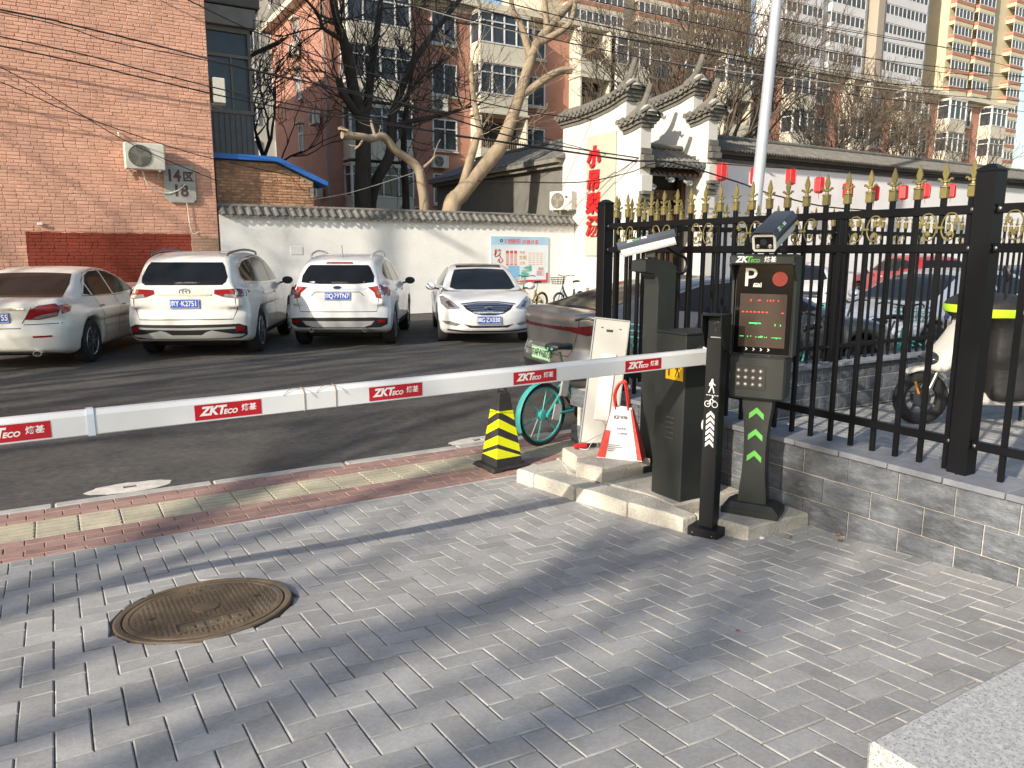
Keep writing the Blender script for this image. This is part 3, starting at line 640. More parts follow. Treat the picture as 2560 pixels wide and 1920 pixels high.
# ================================================================ arm kiosk behind the cabinet
lk = thing('camera_stand', 'dark grey hooked camera stand behind the barrier cabinet', 'camera stand', (3.72, 4.12, .096))
MB().box((-.02, 0, .025), (.34, .24, .05), b=.006).build('base_plate', dark, lk)
prof2 = [(-.065, .05), (-.065, 1.34), (-.075, 1.39), (-.1, 1.415), (-.19, 1.43), (-.19, 1.505), (-.10, 1.518), (.04, 1.498), (.095, 1.462), (.085, .05)]
XZ = Matrix(((1, 0, 0, 0), (0, 0, -1, 0), (0, 1, 0, 0), (0, 0, 0, 1)))
MB().prism(prof2, -.075, .075, XZ).build('hooked_column', olive, lk)
MB().lathe([(.014, 0), (.014, .03), (.01, .034), (0, .035)], 12, T(.09, -.02, 1.42) @ RY(math.pi/2)).build('cable_gland', dark, lk)
MB().tube(smoothpts([(.12, -.02, 1.42), (.2, -.03, 1.415), (.235, -.03, 1.46), (.22, -.03, 1.52), (.13, -.02, 1.56), (.06, -.01, 1.60), (.01, -.01, 1.64)], 6), .011, 8).build('cable', dark, lk, smooth=50)
c2 = bullet('plate_camera', 'slanted camera with dark shield perched on the hooked stand', (3.62, 4.10, 1.61), R(-134), R(16), 1)
c2.scale = (1.2, 1.4, 1.2)
# ================================================================ traffic cone
cone = thing('traffic_cone', 'black square traffic cone with bright yellow reflective stripes', 'traffic cone', (2.93, 4.98, 0), R(2))
cb = M('cone_rubber', (.022, .022, .023), .7, nv=.3, ns=14, b=.2); overlay(cb, (.11, .1, .09), 9, .58, .75, .5); yel = M('fluorescent_yellow', (.68, .72, .01), .35, nv=.05)
m = MB().box((0, 0, .018), (.345, .30, .03), b=.012)
for sx in (-1, 1):
    for sy in (-1, 1): m.box((sx*.13, sy*.11, .008), (.09, .09, .016), b=.005)
m.build('base', cb, cone)
z0, z1, h0, h1 = .03, .585, .118, .046
hw = lambda z: h0+(h1-h0)*(z-z0)/(z1-z0)
body = MB().add([(sx*hw(z), sy*hw(z), z) for z in (z0, z1) for sx, sy in ((-1, -1), (1, -1), (1, 1), (-1, 1))], [(3, 2, 1, 0), (4, 5, 6, 7)]+[(k, (k+1) % 4, 4+(k+1) % 4, 4+k) for k in range(4)]).build('body', cb, cone)
m = MB().tube([(0.04*math.cos(a), 0, .585+.055*math.sin(a)) for a in [math.pi*k/10 for k in range(11)]], .012, 8)
m.box((0, 0, .585), (.088, .088, .02), b=.006).build('handle', cb, cone)
for face in range(4):
    RR = RZ(face*math.pi/2)
    for k in range(3):                                       # slanted stripes
        m = MB(); zl = .125+k*.125; d = .085; hgt = .066
        up = face in (0, 2)
        def pt(u, z): return (u*hw(z), -hw(z)-.0012, z)
        a, b = ((zl+d, zl) if up else (zl, zl+d))
        q = [pt(-1, a), pt(1, b), pt(1, min(b+hgt, .455)), pt(-1, min(a+hgt, .455))]
        m.add(q, [(0, 1, 2, 3)], 0, RR).build('yellow_stripe', yel, body)
    m = MB(); m.add([pt(-1, .095), pt(1, .095), pt(1, .098+(.0 if up else .08)), pt(-1, .098+(.08 if up else 0))], [(0, 1, 2, 3)], 0, RR).build('yellow_stripe', yel, body)
    m = MB(); m.add([pt(-1, .425+(.02 if up else .0)), pt(1, .425+(0 if up else .02)), pt(1, .455), pt(-1, .455)], [(0, 1, 2, 3)], 0, RR)
    m.build('yellow_stripe', yel, body)
# ================================================================ leaning white panel, bag, screwdriver
pn = thing('white_panel', 'tall white metal door panel leaning against the block wall', 'panel', (3.51, 4.52, .196))
Xp = Matrix(((.80, .60, 0, 0), (-.60, .80, 0, 0), (0, 0, 1, 0), (0, 0, 0, 1))) @ RX(R(-12)) @ RY(R(6))
pw = M('panel_white', (.40, .395, .365), .5, nv=.06, ns=4)
MB().box((0, 0, .49), (.27, .02, .97), Xp, b=.004).build('sheet', pw, pn)
for sx in (-1, 1): MB().box((sx*.133, -.012, .49), (.012, .014, .975), Xp, b=.003).build('edge_flange', M('panel_edge', (.36, .37, .37), .4, .6), pn)
MB().box((0, -.0125, .975), (.27, .014, .012), Xp, b=.003).build('edge_flange', M('panel_edge'), pn)
MB().box((.01, -.0155, .45), (.115, .012, .52), Xp, b=.008).build('raised_plate', M('plate_white', (.55, .55, .53), .45), pn)
MB().box((-.01, -.0115, .885), (.05, .004, .018), Xp, b=.001).build('maker_mark', dark, pn)
for sx in (-1, 1): MB().box((sx*.07, -.0115, .905), (.018, .004, .007), Xp).build('slot', dark, pn)
MB().tube(smoothpts([Xp @ Vector(p) for p in ((.02, -.025, .19), (.06, -.035, .12), (-.02, -.05, .06), (-.1, -.09, .005))], 5), .0015, 5).build('wire', dark, pn)
bag = thing('shopping_bag', 'white paper shopping bag with red sides and red handles on a concrete block', 'bag', (3.44, 4.14, .2), R(-52))
def bagside(u, z):     # half width and half depth shrink upwards
    return (.165-.095*z/.37)*u, (.075-.055*z/.37)
bw = M('bag_white', (.70, .70, .72), .55, nv=.05, ns=12, b=.25, bs=30); br_ = M('bag_red', (.62, .035, .02), .55, nv=.06, ns=12, b=.25, bs=30)
def quadgrid(fn, ma, name, nu=6, nv_=8, th=0):
    vs = [fn(i/nu, j/nv_) for j in range(nv_+1) for i in range(nu+1)]; fs = [(j*(nu+1)+i, j*(nu+1)+i+1, (j+1)*(nu+1)+i+1, (j+1)*(nu+1)+i) for j in range(nv_) for i in range(nu)]
    return MB().add(vs, fs).build(name, ma, bag, smooth=60)
wob = lambda u, z: .006*math.sin(7*u+9*z)*math.sin(3.1*z*2.7)
front = quadgrid(lambda a, b: (bagside(2*a-1, b*.37)[0], -bagside(1, b*.37)[1]+wob(a, b*.37), b*.37), bw, 'front_sheet')
quadgrid(lambda a, b: (bagside(1-2*a, b*.37)[0], bagside(1, b*.37)[1]+wob(a, b), b*.37), bw, 'back_sheet')
for s_ in (-1, 1):
    quadgrid(lambda a, b: (s_*(bagside(1, b*.37)[0]+.012*math.sin(math.pi*a)*math.sin(math.pi*b)), s_*bagside(1, b*.37)[1]*(2*a-1), b*.37), br_, 'side_gusset')
MB().box((0, 0, .004), (.32, .14, .006), b=.002).build('bottom', bw, bag)
F = frame((0, -.078, 0), (1, 0, 0), (0, .148, 1))
def tri(name, pts, ma): MB().add([(x, -bagside(1, z)[1]+wob((x/(bagside(1, z)[0])+1)/2, z)-.0015, z) for x, z in pts], [tuple(range(len(pts)))]).build(name, ma, front)
tri('red_corner', [(-.163, .005), (-.10, .005), (-.072, .2), (-.112, .2)], br_); tri('red_corner', [(.13, .005), (.163, .005), (.072, .36), (.06, .36)], br_)
ink = M('bag_ink', (.03, .03, .035), .6)
lettering('KE', .036, ink, front, F @ T(-.036, .30, .003), bold=.001, shear=.2, ext=.0003); lettering('时刻', .025, ink, front, F @ T(.018, .30, .003), bold=.0006, ext=.0003)
lettering('· 智能安居', .017, ink, front, F @ T(0, .22, .003), ext=.0003); lettering('· 智慧控电', .017, ink, front, F @ T(.012, .185, .003), ext=.0003)
m = MB()
for k in range(4): m.ribbon([(-.085, .10-k*.014), (.0+(.02 if k == 1 else -.015*k), .102-k*.014)], .005, F @ T(0, 0, .003))
m.build('small_print', M('grey_ink', (.15, .15, .15), .6), front)
for dy in (-.018, .018): MB().tube(smoothpts([(-.045, dy, .35), (-.06, dy*1.4, .45), (-.03, dy*1.8, .53), (.01, dy*1.6, .55), (.03, dy*1.4, .47), (.045, dy, .35)], 6), .0085, 6).build('handle', br_, bag, smooth=60)
sdv = thing('screwdriver', 'red and black screwdriver with loose wire lying on the raised concrete block', 'screwdriver', (3.36, 4.47, .222), R(-17))
MB().lathe([(.006, -.09), (.02, -.085), (.022, -.06), (.019, -.03), (.022, 0), (.02, .01)], 12, RY(math.pi/2)).build('red_handle', M('red_plastic', (.42, .02, .02), .4), sdv, smooth=40)
MB().lathe([(.018, .008), (.016, .03), (.018, .07), (.012, .09), (0, .091)], 12, RY(math.pi/2)).build('black_grip', dark, sdv, smooth=40)
MB().box((.115, 0, 0), (.05, .035, .03), b=.004).build('metal_end', steel, sdv)
MB().tube(smoothpts([(-.05, -.02, -.015), (0, -.05, -.016), (.05, -.01, .02), (.1, .0, .024)], 5), .002, 5).build('loose_wire', M('white_wire', (.7, .7, .7), .5), sdv)
# ================================================================ cars: bodies are one surface meshed from a smooth solid
def smax(a, b, k): h = np.clip(.5+.5*(a-b)/k, 0, 1); return b+(a-b)*h+k*h*(1-h)
def smin(a, b, k): return -smax(-a, -b, k)
def surface(f, o, h):                     # naive surface nets on a sampled field
    S = f < 0; nx, ny, nz = f.shape
    cor = [(i, j, k) for i in (0, 1) for j in (0, 1) for k in (0, 1)]
    sl = lambda A, c: A[c[0]:nx-1+c[0], c[1]:ny-1+c[1], c[2]:nz-1+c[2]]
    cnt = sum(sl(S, c).astype(np.int8) for c in cor); mix = (cnt > 0) & (cnt < 8); idx = np.argwhere(mix)
    acc = np.zeros((len(idx), 3)); num = np.zeros(len(idx)); i, j, k = idx.T
    for a in range(8):
        for b in range(a+1, 8):
            ca, cb = cor[a], cor[b]
            if sum(abs(ca[t]-cb[t]) for t in range(3)) != 1: continue
            va = f[i+ca[0], j+ca[1], k+ca[2]]; vb = f[i+cb[0], j+cb[1], k+cb[2]]; m = (va < 0) != (vb < 0)
            t = np.where(m, va/np.where(m, va-vb, 1), 0)[:, None]
            acc += np.where(m[:, None], np.array(ca)+(np.array(cb)-np.array(ca))*t, 0); num += m
    V = (idx+acc/num[:, None])*h+np.array(o); ids = np.full(mix.shape, -1, np.int64); ids[mix] = np.arange(len(idx)); F = []
    for ax in range(3):
        a1, a2 = (ax+1) % 3, (ax+2) % 3
        d = [0, 0, 0]; d[ax] = 1
        A = S[:nx-d[0], :ny-d[1], :nz-d[2]]; B = S[d[0]:, d[1]:, d[2]:]; e = np.argwhere(A != B)
        e = e[(e[:, a1] > 0) & (e[:, a2] > 0) & (e[:, a1] < f.shape[a1]-1) & (e[:, a2] < f.shape[a2]-1)]
        def cell(u, v): q = e.copy(); q[:, a1] -= u; q[:, a2] -= v; return ids[q[:, 0], q[:, 1], q[:, 2]]
        q = np.stack([cell(1, 1), cell(0, 1), cell(0, 0), cell(1, 0)], 1); flip = ~A[e[:, 0], e[:, 1], e[:, 2]]
        q[flip] = q[flip][:, ::-1]; F.append(q)
    return V, np.concatenate(F)
def ip(pts, x): p = np.array(pts, float); p = p[p[:, 0].argsort()]; return np.interp(x, p[:, 0], p[:, 1])
def ipz(pts, z): p = np.array(pts, float); p = p[p[:, 0].argsort()]; return np.interp(z, p[:, 0], p[:, 1])
def soften(pts):                         # the curve through the points, sampled finely and smoothed
    x = np.array(sorted(pts), float); s = np.linspace(x[0, 0], x[-1, 0], 160); v = np.interp(s, x[:, 0], x[:, 1])
    k = 7; vv = np.convolve(np.pad(v, k, mode='edge'), np.ones(2*k+1)/(2*k+1), 'valid'); return np.stack([s, vv], 1)
def car_field(P, res):
    W = P['W']; x = np.arange(P['rear']-.12, P['front']+.12, res); y = np.arange(-W-.1, W+.1+res, res); z = np.arange(.08, P['H']+.12, res)
    X, Y, Z = np.meshgrid(x, y, z, indexing='ij'); aY = np.abs(Y)
    sh = ip(soften(P['sh']), X); bo = ip(P['bo'], X); rec = lambda n, a: a*(aY/W)**n
    body = smax(Z-sh, bo-Z, .06)
    plan = 1-.045*np.clip((np.abs(X-.1)-1.2)/1.2, 0, 1)**2
    body = smax(body, aY-W*ipz(P['sec'], Z)*plan, P.get('ks', .11))
    body = smax(body, X-(ipz(P['fe'], Z)-rec(3.2, P.get('rf', .42))), .10); body = smax(body, (ipz(P['rr'], Z)+rec(3.6, P.get('rb', .26)))-X, .07)
    ro = ip(soften(P['roof']), X); sl = np.gradient(ro[:, 0, 0], res)[:, None, None]
    cab = (Z-(ro-.045*(aY/W)**2))/np.sqrt(1+np.clip(sl, -2, 2)**2)
    zb, zt = P['belt'], P['H']; t = np.clip((Z-zb)/(zt-zb), -.3, 1.1)
    pl2 = 1-.16*np.clip((np.abs(X-P.get('cx', -.4))-.5)/1.3, 0, 1)**2
    cab = smax(cab, aY-(P['Wb']+(P['Wr']-P['Wb'])*t)*pl2, .10); cab = smax(cab, (zb-.3)-Z, .02)
    xr = P['roof']; cab = smax(cab, X-(max(p[0] for p in xr)), .02); cab = smax(cab, min(p[0] for p in xr)-X, .02)
    f = smin(body, cab, .035)
    for xw in (P['ax'], -P['ax']):
        c = np.maximum(np.sqrt((X-xw)**2+(Z-P['rw'])**2)-(P['rw']+.055), (W-.30)-aY); f = smax(f, -c, .012)
    return f, (x[0], y[0], z[0])
def conform(poly, view, bvh, off, step=.05):        # a patch with a clean outline that follows the body
    n = len(poly); pts = []
    for i in range(n):
        a, b = Vector(poly[i]), Vector(poly[(i+1) % n]); k = max(1, int((b-a).length/step))
        pts += [a.lerp(b, j/k) for j in range(k)]
    ne = len(pts); xs = [p.x for p in pts]; ys = [p.y for p in pts]
    def inside(q):
        c = False
        for i in range(n):
            (x1, y1), (x2, y2) = poly[i], poly[(i+1) % n]
            if (y1 > q[1]) != (y2 > q[1]) and q[0] < (x2-x1)*(q[1]-y1)/(y2-y1)+x1: c = not c
        return c
    gx = np.arange(min(xs)+step*.5, max(xs), step); gy = np.arange(min(ys)+step*.5, max(ys), step)
    for a in gx:
        for b in gy:
            if inside((a, b)) and min((p-Vector((a, b))).length for p in pts[:ne]) > step*.4: pts.append(Vector((a, b)))
    v, e, f, *_ = delaunay_2d_cdt(pts, [(i, (i+1) % ne) for i in range(ne)], [], 1, 1e-5)
    out = []
    for p in v:
        a, b = p
        o, d = {'L': ((a, 3, b), (0, -1, 0)), 'R': ((a, -3, b), (0, 1, 0)), 'rear': ((-5, a, b), (1, 0, 0)), 'front': ((5, a, b), (-1, 0, 0)), 'top': ((a, b, 4), (0, 0, -1))}[view]
        h = bvh.ray_cast(Vector(o), Vector(d))
        if h[0] is None: h = bvh.find_nearest(Vector((a, (-.9 if view == 'R' else .9), b) if view in 'LR' else ((-2.4 if view == 'rear' else 2.4), a, b) if view in ('rear', 'front') else (a, b, 1.4)))
        nn = h[1] if h[1].dot(Vector(d)) < 0 else -h[1]
        out.append(h[0]+nn*off)
    fs = []
    for t in f:
        a, b, c = [out[i] for i in t[:3]]; nn = (b-a).cross(c-a); dv = {'L': (0, 1, 0), 'R': (0, -1, 0), 'rear': (-1, 0, 0), 'front': (1, 0, 0), 'top': (0, 0, 1)}[view]
        fs.append(tuple(t) if nn.dot(Vector(dv)) > 0 else tuple(t[::-1]))
    return out, fs
def strip2(pts, w_):                        # thin outline polygon round a polyline
    l, r = [], []
    for i, p in enumerate(pts):
        a = Vector(pts[max(0, i-1)]); b = Vector(pts[min(len(pts)-1, i+1)]); d = (b-a).normalized(); n = Vector((-d.y, d.x))*w_/2
        l.append((p[0]+n.x, p[1]+n.y)); r.append((p[0]-n.x, p[1]-n.y))
    return l+r[::-1]
glass = M('car_glass', (.010, .011, .012), .09, nv=.2, ns=3, spec=.28)
seam = M('panel_gap', (.02, .02, .02), .8); trimb = M('black_trim', (.018, .018, .019), .55, nv=.2, ns=10)
rlens = M('red_lens', (.26, .008, .012), .1, nv=.25, ns=14, coat=.6); clens = M('clear_lens', (.34, .35, .36), .08, .5, nv=.35, ns=18, coat=.8)
silv = M('silver_trim', (.50, .50, .50), .35, .25, nv=.06); under = M('underbody', (.012, .012, .012), .9)
blue_p = M('plate_blue', (.02, .085, .45), .4, nv=.05); green_p = M('plate_green', (.42, .70, .45), .4, nv=.1, ns=3)
def wheel(parent, x, y, r, w_, style, dk=False):
    t = MB(); t.lathe([(r*.66, -w_*.42), (r*.9, -w_*.5), (r*.975, -w_*.42), (r, -w_*.25), (r, w_*.25), (r*.975, w_*.42), (r*.9, w_*.5), (r*.66, w_*.42)], 36)
    s_ = 1 if y > 0 else -1; X = T(x, y, r) @ RX(-math.pi/2*s_)
    wh = t.build('wheel', rubber, parent, smooth=50, X=X)
    m = MB(); m.lathe([(r*.67, w_*.40), (r*.64, w_*.46), (r*.60, w_*.40), (r*.58, w_*.1), (0, w_*.08)], 30); m.lathe([(r*.13, w_*.1), (r*.13, w_*.42), (r*.1, w_*.45), (0, w_*.46)], 14)
    n = style
    for k in range(n):
        a = 2*math.pi*k/n; c_, s2 = math.cos(a), math.sin(a); m.bar((c_*r*.1, s2*r*.1, w_*.40), (c_*r*.62, s2*r*.62, w_*.36), r*.11 if n > 6 else r*.17, w_*.16, up=(0, 0, 1))
    m.build('rim', M('rim_dark', (.12, .12, .13), .3, .8, nv=.1) if dk else M('rim_alloy', (.42, .42, .43), .3, .9, nv=.12, ns=12), wh, smooth=40)
    return wh
def plate(parent, bvh, view, z, text, y=0, ma=None, off=.02):
    s_ = -1 if view == 'rear' else 1; h = bvh.ray_cast(Vector((5*s_, y, z)), Vector((-s_, 0, 0)))
    x = h[0].x+s_*off; pl = MB().box((x, y, z), (.008, .44, .142), b=.002).build('number_plate', ma or blue_p, parent)
    F = frame((x+s_*.0052, y, z), (0, -1, 0) if view == 'rear' else (0, 1, 0), (0, 0, 1))
    ink_ = wlet if ma is None else M('plate_ink', (.015, .02, .015), .5)
    m = MB()
    for a, b in (((-.213, -.064), (.213, -.064)), ((-.213, .064), (.213, .064)), ((-.213, -.064), (-.213, .064)), ((.213, -.064), (.213, .064))): m.ribbon([a, b], .005, F, .0008)
    m.build('plate_border', ink_, pl)
    lettering(text[0], .085, ink_, pl, F @ T(-.172, 0, 0), bold=.001, ext=.001); lettering(text[1], .115, ink_, pl, F @ T(-.108, 0, 0), bold=.002, ext=.001, sx=.72)
    lettering(text[2:], .115, ink_, pl, F @ T(.07, 0, 0), bold=.002, ext=.001, sx=.78); MB().disc((-.062, 0), .008, F, .001).build('plate_dot', ink_, pl)
def emblem(parent, bvh, view, z, kind, s=1.0, off=.006):
    s_ = -1 if view == 'rear' else 1; h = bvh.ray_cast(Vector((5*s_, 0, z)), Vector((-s_, 0, 0))); x = h[0].x+s_*off
    F = frame((x, 0, z), (0, -1, 0) if view == 'rear' else (0, 1, 0), (0, 0, 1)); m = MB()
    ell = lambda a, b, cx=0, cy=0: [(cx+a*s*math.cos(k*math.pi/12), cy+b*s*math.sin(k*math.pi/12), .004) for k in range(24)]
    if kind == 'rings':
        m.tube(ell(.065, .043), .006*s, 6, F, closed=True); m.tube(ell(.022, .04), .005*s, 6, F, closed=True); m.tube(ell(.045, .015, 0, .022*s), .005*s, 6, F, closed=True); m.build('emblem', chrome, parent, smooth=60)
    elif kind == 'oval':
        m.prism([(p[0], p[1]) for p in ell(.072, .03)], 0, .006, F); e = m.build('emblem', M('emblem_blue', (.01, .03, .12), .2, coat=.5), parent); MB().tube(ell(.072, .03), .004, 6, F, closed=True).build('emblem_rim', chrome, e)
    else:
        m.tube(ell(.075, .04), .006*s, 6, F, closed=True); e = m.build('emblem', chrome, parent, smooth=60); lettering('H', .085*s, chrome, e, F @ T(0, 0, .002), bold=.004, shear=.35, ext=.004)
def car(P, name, label, pos, head, paint, decals, res=.032, plates=(), emb=None, group=None, tyre_w=.22):
    t = thing(name, label, 'car', (*pos, -.02), math.atan2(head[1], head[0]), group)
    f, o = car_field(P, res); V, F = surface(f, o, res)
    me = bpy.data.meshes.new('body'); me.from_pydata(V.tolist(), [], F.tolist()); me.materials.append(paint); me.shade_smooth(); me.update(); obj('body', me, t)
    bvh = BVHTree.FromPolygons([Vector(v) for v in V], F.tolist())
    for nm, view, poly, ma, off in decals:
        vv = {'side': ('L', 'R'), 'rear2': ('rear', 'rear'), 'front2': ('front', 'front')}.get(view, (view,))
        for q, vw in enumerate(vv):
            pl = [(-a, b) for a, b in poly] if (view in ('rear2', 'front2') and q) else poly
            a, b = conform(pl, vw, bvh, off); MB().add(a, b).build(nm, ma, t, smooth=50)
    for xw in (P['ax'], -P['ax']):
        for sy in (-1, 1): wheel(t, xw, sy*(P['W']-.02-tyre_w/2), P['rw'], tyre_w, P.get('spk', 10), P.get('dkrim', False))
    MB().box(((P['front']+P['rear'])/2, 0, .27), ((P['front']-P['rear'])*.74, P['W']*1.4, .2), b=.03).build('underbody', under, t)
    for vw, z, tx, ma in plates: plate(t, bvh, vw, z, tx, ma=ma)
    if emb: emblem(t, bvh, *emb)
    mx_, mz = P['mir']                                  # door mirrors
    for sy in (-1, 1):
        m = MB(); m.lathe([(0, -.06), (.05, -.05), (.075, -.01), (.078, .03), (.07, .05), (0, .055)], 16, T(mx_, sy*(P['W']+.075), mz) @ RY(-math.pi/2) @ Matrix.Diagonal((.95, 1.35, 1, 1)))
        mo = m.build('door_mirror', P.get('mirm', paint), t, smooth=50); MB().bar((mx_+.02, sy*(P['W']-.08), mz-.05), (mx_+.02, sy*(P['W']+.03), mz-.03), .05, .035).build('mirror_foot', trimb, mo)
    for hx, hz in P.get('hnd', ()):
        for sy in (-1, 1):
            h = bvh.ray_cast(Vector((hx, 3*sy, hz)), Vector((0, -sy, 0)))
            if h[0] is not None: MB().box((hx, h[0].y+sy*.012, hz), (.17, .03, .028), b=.009).build('door_handle', P.get('hndm', chrome), t)
    return t, bvh
def paintm(name, c, dust=.35, m=0, r=.3, dc=(.42, .39, .34)):
    p = M(name, c, r, m, nv=.03, ns=2, coat=.7); overlay(p, dc, 1.7, .5, .85, dust); return p
def tube_part(t, name, pts, r, ma, n=6): MB().tube(smoothpts(pts, 6), r, 8).build(name, ma, t, smooth=50)
SEC = [(.1, .90), (.25, .95), (.42, .985), (.62, 1.0), (.80, .992), (.95, .97), (1.1, .94), (1.3, .9)]
def gaps(dx, z0, z1, lean=.0): return [('panel_gap', 'side', strip2([(x, z0), (x+lean*.5, (z0+z1)/2), (x+lean, z1)], .012), seam, .002) for x in dx]
# ---------------- white seven seat SUV
HL = dict(W=.9625, H=1.70, front=2.40, rear=-2.49, ax=1.395, rw=.37, belt=1.12, Wb=.90, Wr=.66, cx=-.5, spk=10, mir=(.78, 1.14), hnd=((-.25, .98), (-1.2, 1.0)), mirm=trimb,
  sh=[(2.4, .86), (2.2, .99), (1.9, 1.06), (1.05, 1.12), (0, 1.12), (-1.5, 1.15), (-2.5, 1.16)], bo=[(2.4, .3), (1.9, .24), (-1.9, .24), (-2.5, .32)], sec=SEC,
  fe=[(.2, 2.2), (.4, 2.36), (.7, 2.4), (.95, 2.3), (1.2, 2.1)], rr=[(.25, -2.34), (.35, -2.42), (.5, -2.49), (.68, -2.49), (.78, -2.45), (1.0, -2.44), (1.15, -2.42), (1.4, -2.33)],
  roof=[(1.15, 1.05), (.35, 1.54), (-.05, 1.65), (-.8, 1.70), (-1.6, 1.67), (-2.12, 1.60), (-2.25, 1.50), (-2.44, 1.12)])
wht = paintm('pearl_white_paint', (.75, .735, .69), .35)
d = [('rear_window', 'rear', [(-.57, 1.17), (.57, 1.17), (.62, 1.21), (.635, 1.29), (.575, 1.46), (.535, 1.515), (-.535, 1.515), (-.575, 1.46), (-.635, 1.29), (-.62, 1.21)], glass, .004),
 ('wiper', 'rear', strip2([(-.2, 1.195), (.02, 1.20), (.12, 1.19)], .022), trimb, .012),
 ('side_window', 'side', [(.70, 1.18), (.18, 1.48), (-.16, 1.555), (-.19, 1.17)], glass, .004), ('side_window', 'side', [(-.24, 1.17), (-.21, 1.56), (-.75, 1.59), (-1.08, 1.575), (-1.10, 1.18)], glass, .004),
 ('side_window', 'side', [(-1.16, 1.185), (-1.14, 1.57), (-1.62, 1.53), (-1.93, 1.42), (-1.98, 1.30), (-1.9, 1.22)], glass, .004),
 ('window_trim', 'side', strip2([(.78, 1.155), (-.2, 1.148), (-1.9, 1.185), (-2.03, 1.28), (-1.98, 1.44), (-1.62, 1.57), (-.75, 1.618), (-.16, 1.585), (.2, 1.5)], .016), chrome, .006),
 ('windscreen', 'front', [(-.70, 1.16), (.70, 1.16), (.58, 1.56), (-.58, 1.56)], glass, .004),
 ('tail_light', 'rear2', [(.44, 1.035), (.56, .99), (.78, .975), (.85, .99), (.86, 1.09), (.75, 1.115), (.45, 1.10)], rlens, .006), ('tail_light_clear', 'rear2', [(.58, .985), (.78, .967), (.84, .98), (.84, 1.03), (.78, 1.02), (.60, 1.035)], clens, .011),
 ('tail_light', 'side', [(-2.0, 1.06), (-2.08, 1.0), (-2.26, .99), (-2.27, 1.09), (-2.14, 1.10)], clens, .006), ('tailgate_chrome', 'rear', strip2([(-.40, 1.025), (.40, 1.025)], .03), chrome, .012),
 ('panel_gap', 'rear', strip2([(-.74, 1.15), (-.76, .80), (-.70, .64), (.70, .64), (.76, .80), (.74, 1.15)], .012), seam, .002),
 ('lower_bumper', 'rear', [(-.88, .52), (-.78, .565), (0, .56), (.78, .565), (.88, .52), (.87, .38), (.78, .33), (-.78, .33), (-.87, .38)], trimb, .004),
 ('bumper_strip', 'rear', strip2([(-.72, .505), (0, .495), (.72, .505)], .03), silv, .009), ('skid_plate', 'rear', [(-.84, .40), (-.66, .41), (-.38, .475), (-.3, .45), (-.22, .40), (.22, .40), (.3, .45), (.38, .475), (.66, .41), (.84, .40), (.80, .365), (.6, .345), (-.6, .345), (-.80, .365)], silv, .010),
 ('fog_light', 'rear2', [(.72, .45), (.84, .44), (.84, .52), (.74, .53)], rlens, .010), ('roof_glass', 'top', [(-.1, -.42), (-.1, .42), (-.9, .42), (-.9, -.42)], glass, .004), ('side_sill', 'side', strip2([(1.0, .33), (-1.0, .33)], .07), trimb, .004)]+gaps((.72, -.21, -1.13), .42, 1.13)
t, bv = car(HL, 'parked_car', 'white SUV with wide dark rear window and silver bumper trim by the brick building', (2.80, 14.95), (.41, .912), wht, d, plates=[('rear', .885, '京YK2751', None)], emb=('rear', 1.075, 'rings', 1.2))
for sy in (-1, 1): tube_part(t, 'roof_rail', [(.05, sy*.60, 1.64), (-.2, sy*.62, 1.69), (-1.1, sy*.62, 1.715), (-1.9, sy*.58, 1.66), (-2.0, sy*.57, 1.62)], .02, M('rail_grey', (.1, .1, .11), .4))
# ---------------- white compact SUV
KG = dict(W=.92, H=1.66, front=2.22, rear=-2.30, ax=1.345, rw=.36, belt=1.08, Wb=.86, Wr=.60, cx=-.4, spk=5, mir=(.72, 1.10), hnd=((-.2, .97), (-1.12, 1.0)), mirm=trimb, hndm=wht,
  sh=[(2.22, .84), (2.0, .98), (1.05, 1.08), (0, 1.07), (-1.5, 1.12), (-2.3, 1.13)], bo=[(2.2, .32), (1.8, .25), (-1.8, .25), (-2.3, .36)], sec=SEC,
  fe=[(.2, 2.05), (.4, 2.2), (.7, 2.22), (.95, 2.12), (1.2, 1.9)], rr=[(.25, -2.16), (.36, -2.26), (.52, -2.30), (.66, -2.29), (.8, -2.26), (1.05, -2.24), (1.2, -2.18), (1.4, -2.08)],
  roof=[(1.1, 1.02), (.35, 1.50), (-.05, 1.61), (-.7, 1.66), (-1.4, 1.62), (-1.86, 1.54), (-2.0, 1.45), (-2.22, 1.1)])
wh2 = paintm('white_paint_clean', (.74, .75, .75), .18)
